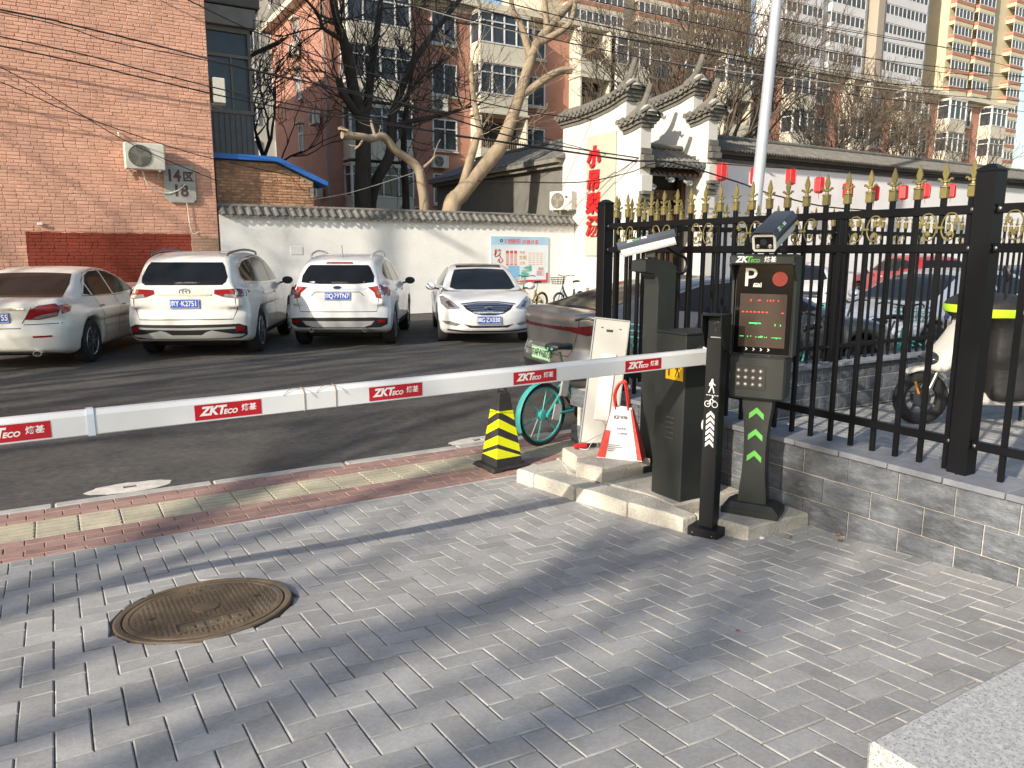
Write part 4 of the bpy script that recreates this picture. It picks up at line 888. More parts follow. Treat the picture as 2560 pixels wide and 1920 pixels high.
d = [('rear_window', 'rear', [(-.62, 1.16), (-.3, 1.135), (.3, 1.135), (.62, 1.16), (.62, 1.27), (.54, 1.42), (.50, 1.455), (-.50, 1.455), (-.54, 1.42), (-.62, 1.27)], glass, .004), ('wiper', 'rear', strip2([(-.18, 1.15), (.1, 1.155)], .03), trimb, .012),
 ('brake_light', 'rear', [(-.24, 1.475), (.24, 1.475), (.22, 1.50), (-.22, 1.50)], rlens, .008), ('side_window', 'side', [(.66, 1.15), (.15, 1.44), (-.14, 1.51), (-.17, 1.13)], glass, .004), ('side_window', 'side', [(-.22, 1.135), (-.19, 1.515), (-.72, 1.54), (-1.0, 1.51), (-1.08, 1.16)], glass, .004),
 ('side_window', 'side', [(-1.14, 1.17), (-1.07, 1.5), (-1.42, 1.44), (-1.68, 1.30), (-1.6, 1.22)], glass, .004), ('windscreen', 'front', [(-.68, 1.12), (.68, 1.12), (.55, 1.52), (-.55, 1.52)], glass, .004),
 ('tail_light', 'rear2', [(.52, 1.08), (.63, .99), (.66, .90), (.76, .885), (.82, .96), (.82, 1.10), (.74, 1.11)], rlens, .006), ('tail_light_clear', 'rear2', [(.67, .95), (.77, .95), (.77, 1.03), (.70, 1.05)], clens, .011), ('tail_light', 'side', [(-1.78, 1.07), (-1.90, .95), (-2.06, .91), (-2.07, 1.08)], rlens, .006),
 ('chrome_strip', 'rear', strip2([(-.5, 1.055), (0, 1.045), (.5, 1.055)], .014), chrome, .006), ('panel_gap', 'rear', strip2([(-.72, 1.13), (-.70, .85), (-.66, .66), (.66, .66), (.70, .85), (.72, 1.13)], .011), seam, .002), ('panel_gap', 'rear', strip2([(-.45, .93), (-.38, 1.0), (.38, 1.0), (.45, .93)], .012), seam, .002),
 ('lower_bumper', 'rear', [(-.84, .54), (-.6, .56), (.6, .56), (.84, .54), (.83, .43), (.72, .38), (-.72, .38), (-.83, .43)], trimb, .004), ('skid_plate', 'rear', [(-.62, .50), (.62, .50), (.56, .43), (.42, .395), (-.42, .395), (-.56, .43)], silv, .009), ('fog_light', 'rear2', [(.68, .465), (.79, .465), (.79, .51), (.67, .515)], rlens, .009),
 ('side_sill', 'side', [(.95, .29), (-.95, .29), (-.95, .42), (.95, .40)], trimb, .004)]+gaps((.68, -.19, -1.1), .42, 1.08)
t, bv = car(KG, 'parked_car', 'white compact SUV with silver roof rails and twin tailpipes by the white wall', (5.36, 14.85), (.48, .877), wh2, d, plates=[('rear', .93, '京Q79TN7', None)], emb=('rear', 1.075, 'oval'))
for sy in (-1, 1):
    tube_part(t, 'roof_rail', [(.05, sy*.54, 1.58), (-.15, sy*.57, 1.665), (-.9, sy*.57, 1.70), (-1.6, sy*.545, 1.64), (-1.72, sy*.53, 1.57)], .019, silv)
    MB().lathe([(.034, 0), (.042, .0), (.042, .1), (.034, .1), (.034, 0)], 16, T(-2.30, sy*.46, .35) @ RY(math.pi/2)).build('tailpipe', chrome, t, smooth=40)
MB().tube([(-1.55, 0, 1.6), (-1.66, 0, 1.80)], .005, 5).build('aerial', trimb, t)
# ---------------- white saloon seen from behind
CM = dict(W=.91, H=1.455, front=2.34, rear=-2.47, ax=1.3875, rw=.33, belt=.95, Wb=.86, Wr=.58, cx=-.4, spk=7, mir=(.72, 1.0), hnd=((-.18, .82), (-1.05, .85)),
  sh=[(2.34, .68), (2.1, .80), (1.15, .93), (.2, .95), (-1.0, .97), (-1.7, 1.02), (-2.2, 1.035), (-2.38, 1.02), (-2.47, .9)], bo=[(2.3, .24), (1.9, .2), (-1.9, .2), (-2.47, .30)], sec=[(.1, .9), (.25, .95), (.42, .985), (.62, 1.0), (.80, .98), (.95, .94), (1.1, .9)],
  fe=[(.2, 2.2), (.4, 2.33), (.65, 2.34), (.85, 2.2), (1.0, 2.0)], rr=[(.2, -2.34), (.3, -2.43), (.5, -2.47), (.66, -2.45), (.72, -2.42), (.9, -2.44), (1.0, -2.42), (1.1, -2.36)],
  roof=[(1.2, .92), (.45, 1.31), (.05, 1.42), (-.45, 1.455), (-.95, 1.42), (-1.25, 1.33), (-1.95, .98)])
d = [('rear_window', 'top', [(-1.15, -.56), (-1.15, .56), (-1.45, .64), (-1.86, .68), (-1.90, .5), (-1.92, 0), (-1.90, -.5), (-1.86, -.68), (-1.45, -.64)], glass, .004),
 ('side_window', 'side', [(.72, 1.02), (.3, 1.26), (.0, 1.35), (-.28, 1.375), (-.30, .995)], glass, .004), ('side_window', 'side', [(-.36, .995), (-.34, 1.375), (-.7, 1.365), (-.95, 1.31), (-1.12, 1.2), (-1.1, 1.01)], glass, .004), ('side_window', 'side', [(-1.16, 1.015), (-1.17, 1.18), (-1.38, 1.04)], glass, .004),
 ('window_trim', 'side', strip2([(.80, .995), (-.3, .975), (-1.45, 1.015), (-1.2, 1.225), (-.95, 1.345), (-.4, 1.41), (.02, 1.385), (.32, 1.29)], .014), chrome, .006), ('windscreen', 'front', [(-.66, 1.0), (.66, 1.0), (.52, 1.33), (-.52, 1.33)], glass, .004),
 ('tail_light', 'rear2', [(.40, .74), (.58, .735), (.78, .78), (.83, .93), (.76, .955), (.58, .93), (.48, .87)], rlens, .006), ('tail_light_clear', 'rear2', [(.50, .755), (.60, .75), (.78, .795), (.78, .83), (.6, .80)], clens, .010), ('tail_light', 'side', [(-1.96, .90), (-2.06, .83), (-2.24, .805), (-2.25, .93), (-2.10, .94)], rlens, .006),
 ('boot_chrome', 'rear', strip2([(-.42, .885), (.42, .885)], .03), chrome, .010), ('panel_gap', 'rear', strip2([(-.55, .98), (-.5, .90), (-.38, .70), (-.36, .62), (.36, .62), (.38, .70), (.5, .90), (.55, .98)], .011), seam, .002), ('reflector', 'rear2', strip2([(.50, .50), (.72, .505)], .025), rlens, .006), ('panel_gap', 'rear', strip2([(-.88, .68), (-.4, .67)], .01), seam, .002), ('panel_gap', 'rear', strip2([(.88, .68), (.4, .67)], .01), seam, .002),
 ('side_moulding', 'side', strip2([(.95, .50), (-.95, .53)], .028), silv, .006)]+gaps((.70, -.33), .36, .96)+[('panel_gap', 'side', strip2([(-1.12, .98), (-1.08, .78), (-.9, .5), (-.86, .3)], .012), seam, .002)]
t, bv = car(CM, 'parked_car', 'dusty white saloon with long red tail lights under the dark red painted bricks', (.28, 14.92), (.40, .917), paintm('dusty_white_paint', (.73, .71, .65), .55, dc=(.40, .36, .28)), d, plates=[('rear', .77, '京P2RW55', None)], emb=('rear', .95, 'rings'))
MB().lathe([(.03, 0), (.04, 0), (.04, .12), (.03, .12), (.03, 0)], 16, T(-2.47, -.55, .27) @ RY(math.pi/2) @ Matrix.Diagonal((1, 1.5, 1, 1))).build('tailpipe', chrome, t, smooth=40)
# ---------------- white saloon facing the road
SN = dict(W=.9175, H=1.455, front=2.36, rear=-2.42, ax=1.3975, rw=.335, belt=.96, Wb=.85, Wr=.56, cx=-.5, spk=10, mir=(.80, 1.02), hnd=((-.15, .85), (-1.05, .9)), rf=.55,
  sh=[(2.36, .62), (2.2, .76), (1.9, .86), (1.2, .97), (.2, .97), (-1.2, 1.02), (-2.0, 1.08), (-2.4, 1.04)], bo=[(2.36, .22), (1.9, .2), (-1.9, .2), (-2.42, .30)], sec=[(.1, .9), (.25, .95), (.42, .985), (.62, 1.0), (.80, .98), (.95, .94), (1.1, .9)],
  fe=[(.15, 2.22), (.3, 2.34), (.5, 2.36), (.62, 2.34), (.75, 2.24), (.9, 2.0)], rr=[(.2, -2.3), (.5, -2.42), (.9, -2.4), (1.1, -2.3)],
  roof=[(1.32, .93), (.5, 1.31), (.1, 1.42), (-.45, 1.455), (-1.0, 1.40), (-1.5, 1.24), (-2.05, 1.02)])
chm = M('grille_chrome', (.40, .44, .56), .2, .9, nv=.08)
d = [('windscreen', 'top', [(1.22, -.52), (1.26, 0), (1.22, .52), (1.10, .64), (.75, .585), (.36, .50), (.33, 0), (.36, -.50), (.75, -.585), (1.10, -.64)], glass, .004), ('sunroof', 'top', [(.24, -.46), (.24, .46), (-.7, .46), (-.7, -.46)], glass, .004),
 ('side_window', 'side', [(.78, 1.03), (.4, 1.24), (.1, 1.34), (-.22, 1.38), (-.24, 1.01)], glass, .004), ('side_window', 'side', [(-.30, 1.015), (-.28, 1.38), (-.7, 1.36), (-1.0, 1.30), (-1.35, 1.12), (-1.25, 1.06)], glass, .004), ('window_trim', 'side', strip2([(1.5, .92), (.85, 1.0), (-.3, .985), (-1.4, 1.08)], .016), chrome, .007),
 ('grille', 'front', [(-.47, .735), (-.2, .765), (.2, .765), (.47, .735), (.40, .655), (.26, .585), (.12, .56), (-.12, .56), (-.26, .585), (-.40, .655)], trimb, .004)]
for k, (hw_, z) in enumerate(((.43, .725), (.385, .69), (.335, .655), (.275, .62), (.2, .588))): d.append(('grille_bar', 'front', strip2([(-hw_, z), (0, z+.012), (hw_, z)], .018), chm, .013))
d += [('grille_surround', 'front', strip2([(-.50, .745), (-.2, .778), (.2, .778), (.50, .745)], .018), chrome, .012), ('headlight', 'front2', [(.50, .68), (.60, .655), (.74, .66), (.84, .74), (.86, .86), (.80, .88), (.66, .80)], clens, .006), ('headlight_shade', 'front2', [(.60, .69), (.70, .70), (.76, .78), (.70, .79)], M('lamp_dark', (.05, .05, .055), .15, .3, coat=.8), .010),
 ('fog_lamp', 'front2', [(.50, .40), (.58, .36), (.76, .385), (.84, .44), (.70, .445)], clens, .006), ('lower_grille', 'front', [(-.46, .40), (-.34, .335), (.34, .335), (.46, .40), (.3, .375), (-.3, .375)], trimb, .005), ('lower_lip', 'front', strip2([(-.74, .285), (-.4, .265), (.4, .265), (.74, .285)], .03), trimb, .004), ('painted_crease_shade', 'side', strip2([(1.0, .80), (0, .84), (-1.8, .93)], .01), M('crease_shade', (.5, .5, .5), .3), .001)]+gaps((.78, -.27, -1.12), .36, .98)  # thin grey strip paints the shading of a body crease on the smooth side
t, bv = car(SN, 'parked_car', 'silvery white saloon facing the road in front of the wall poster', (7.72, 14.12), (-.40, -.917), paintm('silver_white_paint', (.68, .69, .70), .2, r=.28), d, plates=[('front', .475, '冀GZX030', None)], emb=('front', .665, 'letter', 1.15, .022))
# ---------------- grey fastback behind the fence corner
GR = dict(W=.92, H=1.43, front=2.35, rear=-2.42, ax=1.39, rw=.34, belt=.98, Wb=.86, Wr=.55, cx=-.4, spk=5, dkrim=True, mir=(.8, 1.0), hnd=(), rb=.34,
  sh=[(2.35, .62), (2.2, .76), (1.9, .85), (1.2, .95), (.2, .97), (-1.2, 1.02), (-2.0, 1.07), (-2.36, 1.10), (-2.42, 1.0)], bo=[(2.3, .22), (1.9, .2), (-1.9, .2), (-2.42, .32)], sec=[(.1, .9), (.25, .95), (.42, .985), (.62, 1.0), (.80, .98), (.95, .95), (1.1, .9)],
  fe=[(.15, 2.2), (.3, 2.33), (.5, 2.35), (.75, 2.24), (.9, 2.0)], rr=[(.2, -2.28), (.35, -2.38), (.55, -2.42), (.7, -2.36), (.85, -2.38), (1.05, -2.42), (1.15, -2.4)],
  roof=[(1.3, .92), (.5, 1.29), (.1, 1.39), (-.45, 1.43), (-1.0, 1.38), (-1.6, 1.23), (-2.2, 1.06)])
gpaint = paintm('warm_grey_paint', (.165, .165, .168), .12, m=.55, r=.3, dc=(.2, .19, .18))
d = [('rear_window', 'top', [(-1.0, -.50), (-1.0, .50), (-1.7, .60), (-2.05, .62), (-2.1, 0), (-2.05, -.62), (-1.7, -.60)], glass, .004), ('side_window', 'side', [(.78, 1.03), (.4, 1.22), (.1, 1.32), (-.25, 1.355), (-.27, 1.01)], glass, .004), ('side_window', 'side', [(-.33, 1.015), (-.31, 1.355), (-.75, 1.33), (-1.15, 1.24), (-1.5, 1.1)], glass, .004), ('window_trim', 'side', strip2([(.6, 1.16), (.1, 1.35), (-.3, 1.385), (-.8, 1.355), (-1.2, 1.265), (-1.62, 1.08)], .018), chrome, .007),
 ('tail_light', 'rear', [(-.80, .86), (-.80, .96), (-.6, .93), (0, .915), (.6, .93), (.80, .96), (.80, .86), (.7, .85), (.5, .885), (0, .89), (-.5, .885), (-.7, .85)], M('dark_red_lens', (.06, .005, .007), .12, nv=.2, ns=14, coat=.5), .006), ('tail_light', 'side', [(-1.9, .90), (-2.14, .85), (-2.16, .96)], rlens, .006), ('lower_bumper', 'rear', [(-.8, .48), (-.6, .50), (.6, .50), (.8, .48), (.78, .40), (.5, .36), (-.5, .36), (-.78, .40)], trimb, .004), ('panel_gap', 'rear', strip2([(-.66, 1.05), (-.62, .9), (-.5, .62), (.5, .62), (.62, .9), (.66, 1.05)], .01), seam, .002)]+gaps((.75, -.3), .36, .98)
t, bv = car(GR, 'parked_car', 'dark grey metallic fastback saloon with green number plate behind the corner post', (6.92, 6.55), (.99, -.12), gpaint, d, plates=[('rear', .60, '京AFW6073', green_p)], res=.036)
# ---------------- cars seen through the fence
def frontcar(P, label, pos, head, paint, name='parked_car'):
    d = [('windscreen', 'top', [(1.22, -.52), (1.26, 0), (1.22, .52), (1.10, .64), (.75, .585), (.36, .50), (.33, 0), (.36, -.50), (.75, -.585), (1.10, -.64)], glass, .004), ('side_window', 'side', [(.78, 1.03), (.4, 1.23), (.1, 1.33), (-.22, 1.36), (-.24, 1.01)], glass, .004), ('side_window', 'side', [(-.30, 1.015), (-.28, 1.36), (-.7, 1.34), (-1.0, 1.28), (-1.35, 1.12)], glass, .004),
     ('grille', 'front', [(-.42, .72), (.42, .72), (.36, .56), (-.36, .56)], trimb, .004), ('grille_bar', 'front', strip2([(-.4, .68), (.4, .68)], .016), chrome, .01), ('grille_bar', 'front', strip2([(-.38, .62), (.38, .62)], .016), chrome, .01), ('headlight', 'front2', [(.48, .66), (.72, .64), (.86, .76), (.86, .84), (.62, .76)], clens, .006), ('lower_grille', 'front', [(-.6, .42), (.6, .42), (.5, .3), (-.5, .3)], trimb, .005)]
    return car(P, name, label, pos, head, paint, d, res=.05)
frontcar(dict(SN, mir=(.8, 1.02)), 'pale silver blue saloon parked behind the rental bicycles', (12.35, 7.0), (-1, .05), paintm('silver_blue_paint', (.42, .46, .54), .15, m=.4))
frontcar(dict(SN), 'white saloon with round headlight by the lantern wall', (18.3, 14.4), (-.75, -.66), paintm('white_paint_far', (.72, .72, .71), .15))
d = [(a, b, c, m_, o) for a, b, c, m_, o in [('windscreen', 'front', [(-.68, 1.12), (.68, 1.12), (.55, 1.52), (-.55, 1.52)], glass, .004), ('side_window', 'side', [(.66, 1.15), (.15, 1.44), (-.14, 1.51), (-.17, 1.13)], glass, .004), ('side_window', 'side', [(-.22, 1.135), (-.19, 1.515), (-.72, 1.54), (-1.0, 1.51), (-1.08, 1.16)], glass, .004), ('side_window', 'side', [(-1.14, 1.17), (-1.07, 1.5), (-1.42, 1.44), (-1.68, 1.30)], glass, .004), ('rear_window', 'rear', [(-.62, 1.16), (.62, 1.16), (.56, 1.485), (-.56, 1.485)], glass, .004), ('tail_light', 'rear2', [(.55, 1.08), (.70, .89), (.93, .96), (.93, 1.16)], rlens, .006)]]
car(dict(KG), 'parked_car', 'deep red SUV parked by the lantern wall', (23.6, 14.5), (.5, .86), paintm('deep_red_paint', (.30, .015, .025), .1), d, res=.05)
frontcar(dict(SN), 'dark blue saloon parked beyond the scooter', (17.6, 8.6), (-1, .05), paintm('dark_blue_paint', (.05, .07, .12), .15, m=.3))
# ================================================================ brick house on the left
pink = M('painted_brick', (.63, .36, .26), .85, nv=.13, ns=2.2, rnd=.09, fine=.06, b=.35, bs=45)
overlay(pink, (.33, .22, .165), 1.1, .60, .78, .55, offs=(0, 0, 2))
def rect_paint(ma, col, x0, x1, z0, z1, wob=.05, dirt=None):          # a painted patch with a brushed edge
    n, l = ma.node_tree.nodes, ma.node_tree.links; o = base_out(ma)
    g = n.new('ShaderNodeNewGeometry'); t = n.new('ShaderNodeTexNoise'); t.inputs['Scale'].default_value = 5; l.new(g.outputs['Position'], t.inputs['Vector'])
    s = n.new('ShaderNodeSeparateXYZ'); l.new(g.outputs['Position'], s.inputs[0]); fac = None
    for ax, lo, hi in ((0, x0, x1), (2, z0, z1)):
        a = n.new('ShaderNodeMath'); a.operation = 'MULTIPLY_ADD'; l.new(t.outputs[0], a.inputs[0]); a.inputs[1].default_value = wob*2; l.new(s.outputs[ax], a.inputs[2])
        for op, v in (('GREATER_THAN', lo+wob), ('LESS_THAN', hi+wob)):
            c = n.new('ShaderNodeMath'); c.operation = op; l.new(a.outputs[0], c.inputs[0]); c.inputs[1].default_value = v
            if fac is None: fac = c.outputs[0]
            else:
                m_ = n.new('ShaderNodeMath'); m_.operation = 'MULTIPLY'; l.new(fac, m_.inputs[0]); l.new(c.outputs[0], m_.inputs[1]); fac = m_.outputs[0]
    mx = n.new('ShaderNodeMix'); mx.data_type = 'RGBA'; l.new(fac, mx.inputs[0]); l.new(o, mx.inputs[6]); mx.inputs[7].default_value = (*col, 1)
    l.new(mx.outputs[2], n['Principled BSDF'].inputs['Base Color'])
for m_ in (pink,):
    rect_paint(m_, (.33, .23, .16), 2.99, 3.7, 1.2, 1.98, .06); rect_paint(m_, (.235, .038, .018), -.31, 2.97, .98, 2.07, .03)
pinkm = M('painted_mortar', (.54, .285, .195), .9, nv=.15, ns=3); rect_paint(pinkm, (.19, .032, .016), -.31, 2.97, .98, 2.07, .03)
house = thing('brick_house', 'tall brick house end painted salmon pink with a dark red patch', 'house', (0, 19.35, 0))
MB().box((-6.2, 12.484, 7.2), (19.56, 24.96, 14.4)).build('wall', pinkm, house)
rng = random.Random(3); cells = []
z = .03; row = 0
while z < 9.2:
    x = -2.6+(row % 2)*.12-rng.random()*.02
    while x < 3.57:
        w_ = .222 if rng.random() < .72 else .112
        x1 = min(x+w_, 3.575)
        if x1-x > .03: cells.append((x, x1, z, z+.0615))
        x += w_+.011
    z += .0735; row += 1
vis = [(1/proj((c[0], 19.35, c[2]))[2], i) for i, c in enumerate(cells) if inview((c[0], 19.35, c[2]), -10) and not (c[2] < 1.7)]
vis.sort(reverse=True); pick = set(i for _, i in vis[:300]); cache = {}; st = MB()
def brick_mb(w_, h, d, rn):
    b = .006; j = lambda: rng.uniform(-.002, .002); q = [(-w_/2+b+j(), h-b+j()), (w_/2-b+j(), h-b+j()), (w_/2-b+j(), b+j()), (-w_/2+b+j(), b+j())]
    vs = [(-w_/2, .006, 0), (w_/2, .006, 0), (w_/2, .006, h), (-w_/2, .006, h), (q[3][0], -d, q[3][1]), (q[2][0], -d+j(), q[2][1]), (q[1][0], -d, q[1][1]), (q[0][0], -d+j(), q[0][1])]
    return vs, [(4, 5, 6, 7), (0, 1, 5, 4), (1, 2, 6, 5), (2, 3, 7, 6), (3, 0, 4, 7)]
for i, (x, x1, z, z1) in enumerate(cells):
    d = .001+rng.random()*.007; vs, fs = brick_mb(x1-x, z1-z, d, 0)
    X = T((x+x1)/2, 0, z)
    if i in pick:
        key = (round(x1-x, 2), rng.randrange(4))
        if key not in cache: cache[key] = MB().add(vs, fs).mesh('brick', pink)
        obj('brick', cache[key], house, X=X)
    else: st.add(vs, fs, 0, X, rng.uniform(.001, 1))
st.build('brick_courses', pink, house, kind='stuff')
# number plate of painted cement
sgm = M('sign_cement', (.37, .37, .34), .85, nv=.15, ns=7, b=.2); overlay(sgm, (.2, .18, .15), 5, .6, .75, .5)
sg = thing('house_sign', 'grey cement plaque reading 14 district 18 on the salmon brick', 'sign', (2.80, 19.33, 3.19))
MB().prism([(-.33, -.33), (-.25, -.41), (.25, -.41), (.33, -.33), (.33, .33), (.25, .41), (-.25, .41), (-.33, .33)], -.03, 0, XZ @ Matrix.Scale(-1, 4, (0, 0, 1)) @ T(0, 0, -.02)).build('plaque', sgm, sg)
sgl = M('sign_paint', (.10, .055, .045), .7, nv=.2); F = frame((0, -.052, 0), (1, 0, 0), (0, 0, 1))
lettering('14', .36, sgl, sg, F @ T(-.13, .17, 0), bold=.012, ext=.002, sx=.85); lettering('区', .24, sgl, sg, F @ T(.18, .16, 0), bold=.008, ext=.002); lettering('18', .36, sgl, sg, F @ T(.0, -.16, 0), bold=.012, ext=.002, sx=.95)
for k in range(7):   # rungs painted on the plaque edge are left plain; only the cable below
    pass
acw = M('ac_enamel', (.62, .60, .52), .5, nv=.08, ns=4); overlay(acw, (.35, .3, .22), 6, .62, .78, .5)
def ac_unit(label, loc, rz, s=1.0, mark=None, group=None):
    t = thing('air_conditioner', label, 'air conditioner', loc, rz, group); w_, d, h = .80*s, .28*s, .56*s
    MB().box((0, 0, h/2), (w_, d, h), b=.015*s).build('case', acw, t)
    F = frame((-.1*s, -d/2-.001, h/2), (1, 0, 0), (0, 0, 1))
    g = MB(); g.disc((0, 0), .235*s, F, .004, 28); gr = g.build('fan_opening', M('ac_dark', (.09, .085, .07), .7, nv=.2), t)
    m = MB()
    for k in range(7): m.disc((0, 0), (.05+k*.031)*s, F @ T(0, 0, .008), .004, 24, ri=(.043+k*.031)*s)
    for k in range(8): a = k*math.pi/8; m.ribbon([(-.235*s*math.cos(a), -.235*s*math.sin(a)), (.235*s*math.cos(a), .235*s*math.sin(a))], .006*s, F @ T(0, 0, .007), .004)
    m.build('fan_grille', M('ac_grille', (.30, .28, .22), .6), gr)
    m = MB()
    for k in range(3):
        a = k*2*math.pi/3+.4; m.prism([(.03*s*math.cos(a), .03*s*math.sin(a)), (.2*s*math.cos(a-.5), .2*s*math.sin(a-.5)), (.21*s*math.cos(a), .21*s*math.sin(a)), (.18*s*math.cos(a+.4), .18*s*math.sin(a+.4))], .0045, .006, F)
    m.build('fan_blades', M('fan_grey', (.2, .2, .19), .6), gr)
    for sx in (-1, 1): MB().box((sx*.28*s, .03, -.02*s), (.04*s, d+.06, .03*s)).box((sx*.28*s, d/2+.05, -.09*s), (.035*s, .02, .17*s)).build('bracket', M('bracket_cream', (.45, .42, .34), .6), t)
    if mark: MB().box((.22*s, -d/2-.004, h*.68), (.085*s, .006, .075*s)).build('red_badge', red, t)
    return t
ac_unit('cream air conditioner with dusty fan grille bolted to the salmon brick beside the plaque', (2.08, 19.12, 3.45), 0)
pipe = M('lagging_white', (.66, .64, .58), .6, nv=.1)
tag(MB().tube(smoothpts([(2.02, 19.1, 3.43), (2.08, 19.18, 3.22), (2.25, 19.24, 3.05), (2.5, 19.27, 2.97), (2.75, 19.28, 3.05), (2.92, 19.28, 3.2)], 6), .016, 8).build('coolant_pipe', pipe, smooth=60), 'white lagged pipe looping from air conditioner across the plaque', 'pipe')
tag(MB().tube(smoothpts([(2.90, 19.29, 3.13), (2.93, 19.30, 2.6), (2.97, 19.29, 2.15), (3.06, 19.27, 2.08), (3.12, 19.28, 2.13)], 6), .010, 8).build('drain_hose', pipe, smooth=60), 'thin white drain hose hanging below the plaque', 'pipe')
tag(MB().lathe([(.02, 0), (.025, .03), (.016, .05), (.025, .07), (.018, .1), (0, .105)], 10, T(1.62, 19.28, 4.15)).build('insulator', white_paint), 'small white porcelain insulator above the wall air conditioner', 'insulator')
tag(MB().box((-.02, 19.30, 2.24), (.1, .06, .06), b=.01).build('junction_box', white_paint), 'small white junction box on the brick above the red patch', 'junction box')
# enclosed balcony beside the house
greym = M('balcony_grey', (.21, .21, .20), .7, nv=.15, ns=4); conc2 = M('old_concrete', (.30, .285, .25), .9, nv=.25, ns=2, b=.3, bs=20); wglass = M('window_glass', (.035, .045, .055), .07, nv=.35, ns=1.2, spec=.6, coat=.2); wframe = M('window_white', (.66, .66, .64), .45, nv=.06)
eb = thing('enclosed_balcony', 'grey glazed balcony with ribbed metal front above the blue shed roof', 'balcony', (4.55, 22, 4.2))
MB().box((.0, .75, .55), (1.2, 1.5, 1.1)).build('ribbed_front', greym, eb)
for k in range(9): MB().box((-.56+k*.14, -.006, .55), (.018, .02, 1.1)).build('rib', M('rib_grey', (.15, .15, .145), .7), eb)
for nm, c, s_ in (('frame_rail', (0, 0, 1.15), (1.24, .08, .1)), ('frame_rail', (0, 0, 2.55), (1.24, .08, .08)), ('frame_rail', (0, 0, 3.2), (1.24, .08, .12)), ('frame_post', (-.58, 0, 2.2), (.08, .075, 2.1)), ('frame_post', (.58, 0, 2.2), (.08, .075, 2.1)), ('frame_post', (.1, .01, 1.85), (.05, .06, 1.4))): MB().box(c, s_).build(nm, M('frame_taupe', (.24, .22, .18), .6), eb)
MB().box((0, .03, 2.2), (1.1, .01, 2.0)).build('pane', wglass, eb)
MB().box((0, .6, 3.5), (1.5, 1.6, .45)).build('lintel', conc2, eb)
for k in range(6): MB().box((.1+rng.uniform(-.02, .02), .3, 3.9+k*.27), (1.5, 1.0, .25), b=.02).build('timber_board', M('weathered_board', (.16, .15, .13), .9, nv=.3, ns=3, stretch=(.3, 1, 3)), eb)
MB().box((.35, 4.3, 1.5), (1.1, 5.5, 11.5)).build('rear_wall', conc2, eb)
cage = MB()
for k in range(9): cage.bar((.62+k*.09, -.5, 1.0), (.62+k*.09, -.5, 3.4), .012, .012)
for z in (1.0, 1.8, 2.6, 3.4): cage.bar((.62, -.5, z), (1.38, -.5, z), .014, .014); cage.bar((1.38, -.5, z), (1.38, .5, z), .014, .014)
cage.build('window_cage', M('rust_bar', (.05, .045, .04), .8), eb, kind='stuff')
MB().add([(.6, -.6, 2.6), (1.5, -.6, 3.1), (1.5, .4, 3.1), (.6, .4, 2.6), (.6, -.6, 2.63), (1.5, -.6, 3.13), (1.5, .4, 3.13), (.6, .4, 2.63)], [(0, 1, 2, 3), (4, 7, 6, 5), (0, 4, 5, 1), (1, 5, 6, 2), (2, 6, 7, 3), (3, 7, 4, 0)]).build('awning', M('awning_dark', (.03, .028, .026), .8), eb)
ac_unit('white air conditioner hung edge on at the corner of the brick house', (3.80, 19.78, 5.08), R(90), 1.0)
# brick shed with blue roof
rawb = M('raw_brick', (.44, .235, .13), .9, nv=.3, ns=9, rnd=.3, fine=.1, b=.4, bs=60); rawm = M('raw_mortar', (.30, .25, .19), .95, nv=.25, ns=15, b=.3)
shed = thing('brick_shed', 'small raw brick shed with bright blue metal roof behind the white wall', 'shed', (4.86, 19.74, 0)); shed.scale = (.94, 1, .965)
MB().prism([(-1.25, 0), (1.26, 0), (1.26, 3.55), (.25, 3.98), (-1.25, 3.98)], -.6, -.03, XZ).build('wall_core', rawm, shed)
z = 2.5; row = 0; cache2 = {}
while z < 3.95:
    x = -1.25+(row % 2)*.11
    while x < 1.2:
        w_ = .225 if rng.random() < .7 else .11; top = 3.98 if x < .25 else 3.98-(x+.11-.25)*.426
        if z+.06 < top and x+w_ < 1.27:
            key = (w_, rng.randrange(4))
            if key not in cache2: vs, fs = brick_mb(w_, .058, rng.uniform(.0, .014), 0); cache2[key] = MB().add(vs, fs).mesh('brick', rawb)
            obj('brick', cache2[key], shed, X=T(x+w_/2, .018, z))
        x += w_+.012
    z += .07; row += 1
blu = M('blue_sheet', (.02, .13, .46), .45, nv=.12, ns=3, coat=.2)
MB().prism([(-1.35, 4.0), (.25, 4.0), (1.6, 3.44), (1.6, 3.56), (.27, 4.12), (-1.35, 4.12)], -.75, .18, XZ).build('roof', blu, shed)
# ================================================================ white wall with tile coping
wwall = M('limewash', (.82, .81, .77), .9, nv=.06, ns=1.5, fine=.03, b=.15, bs=25); overlay(wwall, (.55, .52, .46), 1.3, .62, .82, .45, stretch=(1, 1, .5)); overlay(wwall, (.50, .47, .42), 6, .69, .74, .4, offs=(4, 0, 1))
tile = M('grey_roof_tile', (.15, .145, .13), .9, nv=.3, ns=7, rnd=.2, fine=.15, b=.3, bs=60); overlay(tile, (.27, .25, .21), 3, .58, .75, .5)
ww = thing('garden_wall', 'long white rendered wall topped with scalloped grey tiles behind the cars', 'wall', (8.8, 19.35, 0))
MB().box((0, .16, 1.27), (10.36, .32, 2.54)).build('wall', wwall, ww)
MB().add([(-5.18, -.10, 2.54), (5.18, -.10, 2.54), (5.18, .16, 2.74), (-5.18, .16, 2.74), (5.18, .42, 2.54), (-5.18, .42, 2.54)], [(0, 1, 2, 3), (3, 2, 4, 5), (0, 5, 4, 1), (0, 3, 5), (1, 4, 2)]).build('coping_bed', tile, ww)
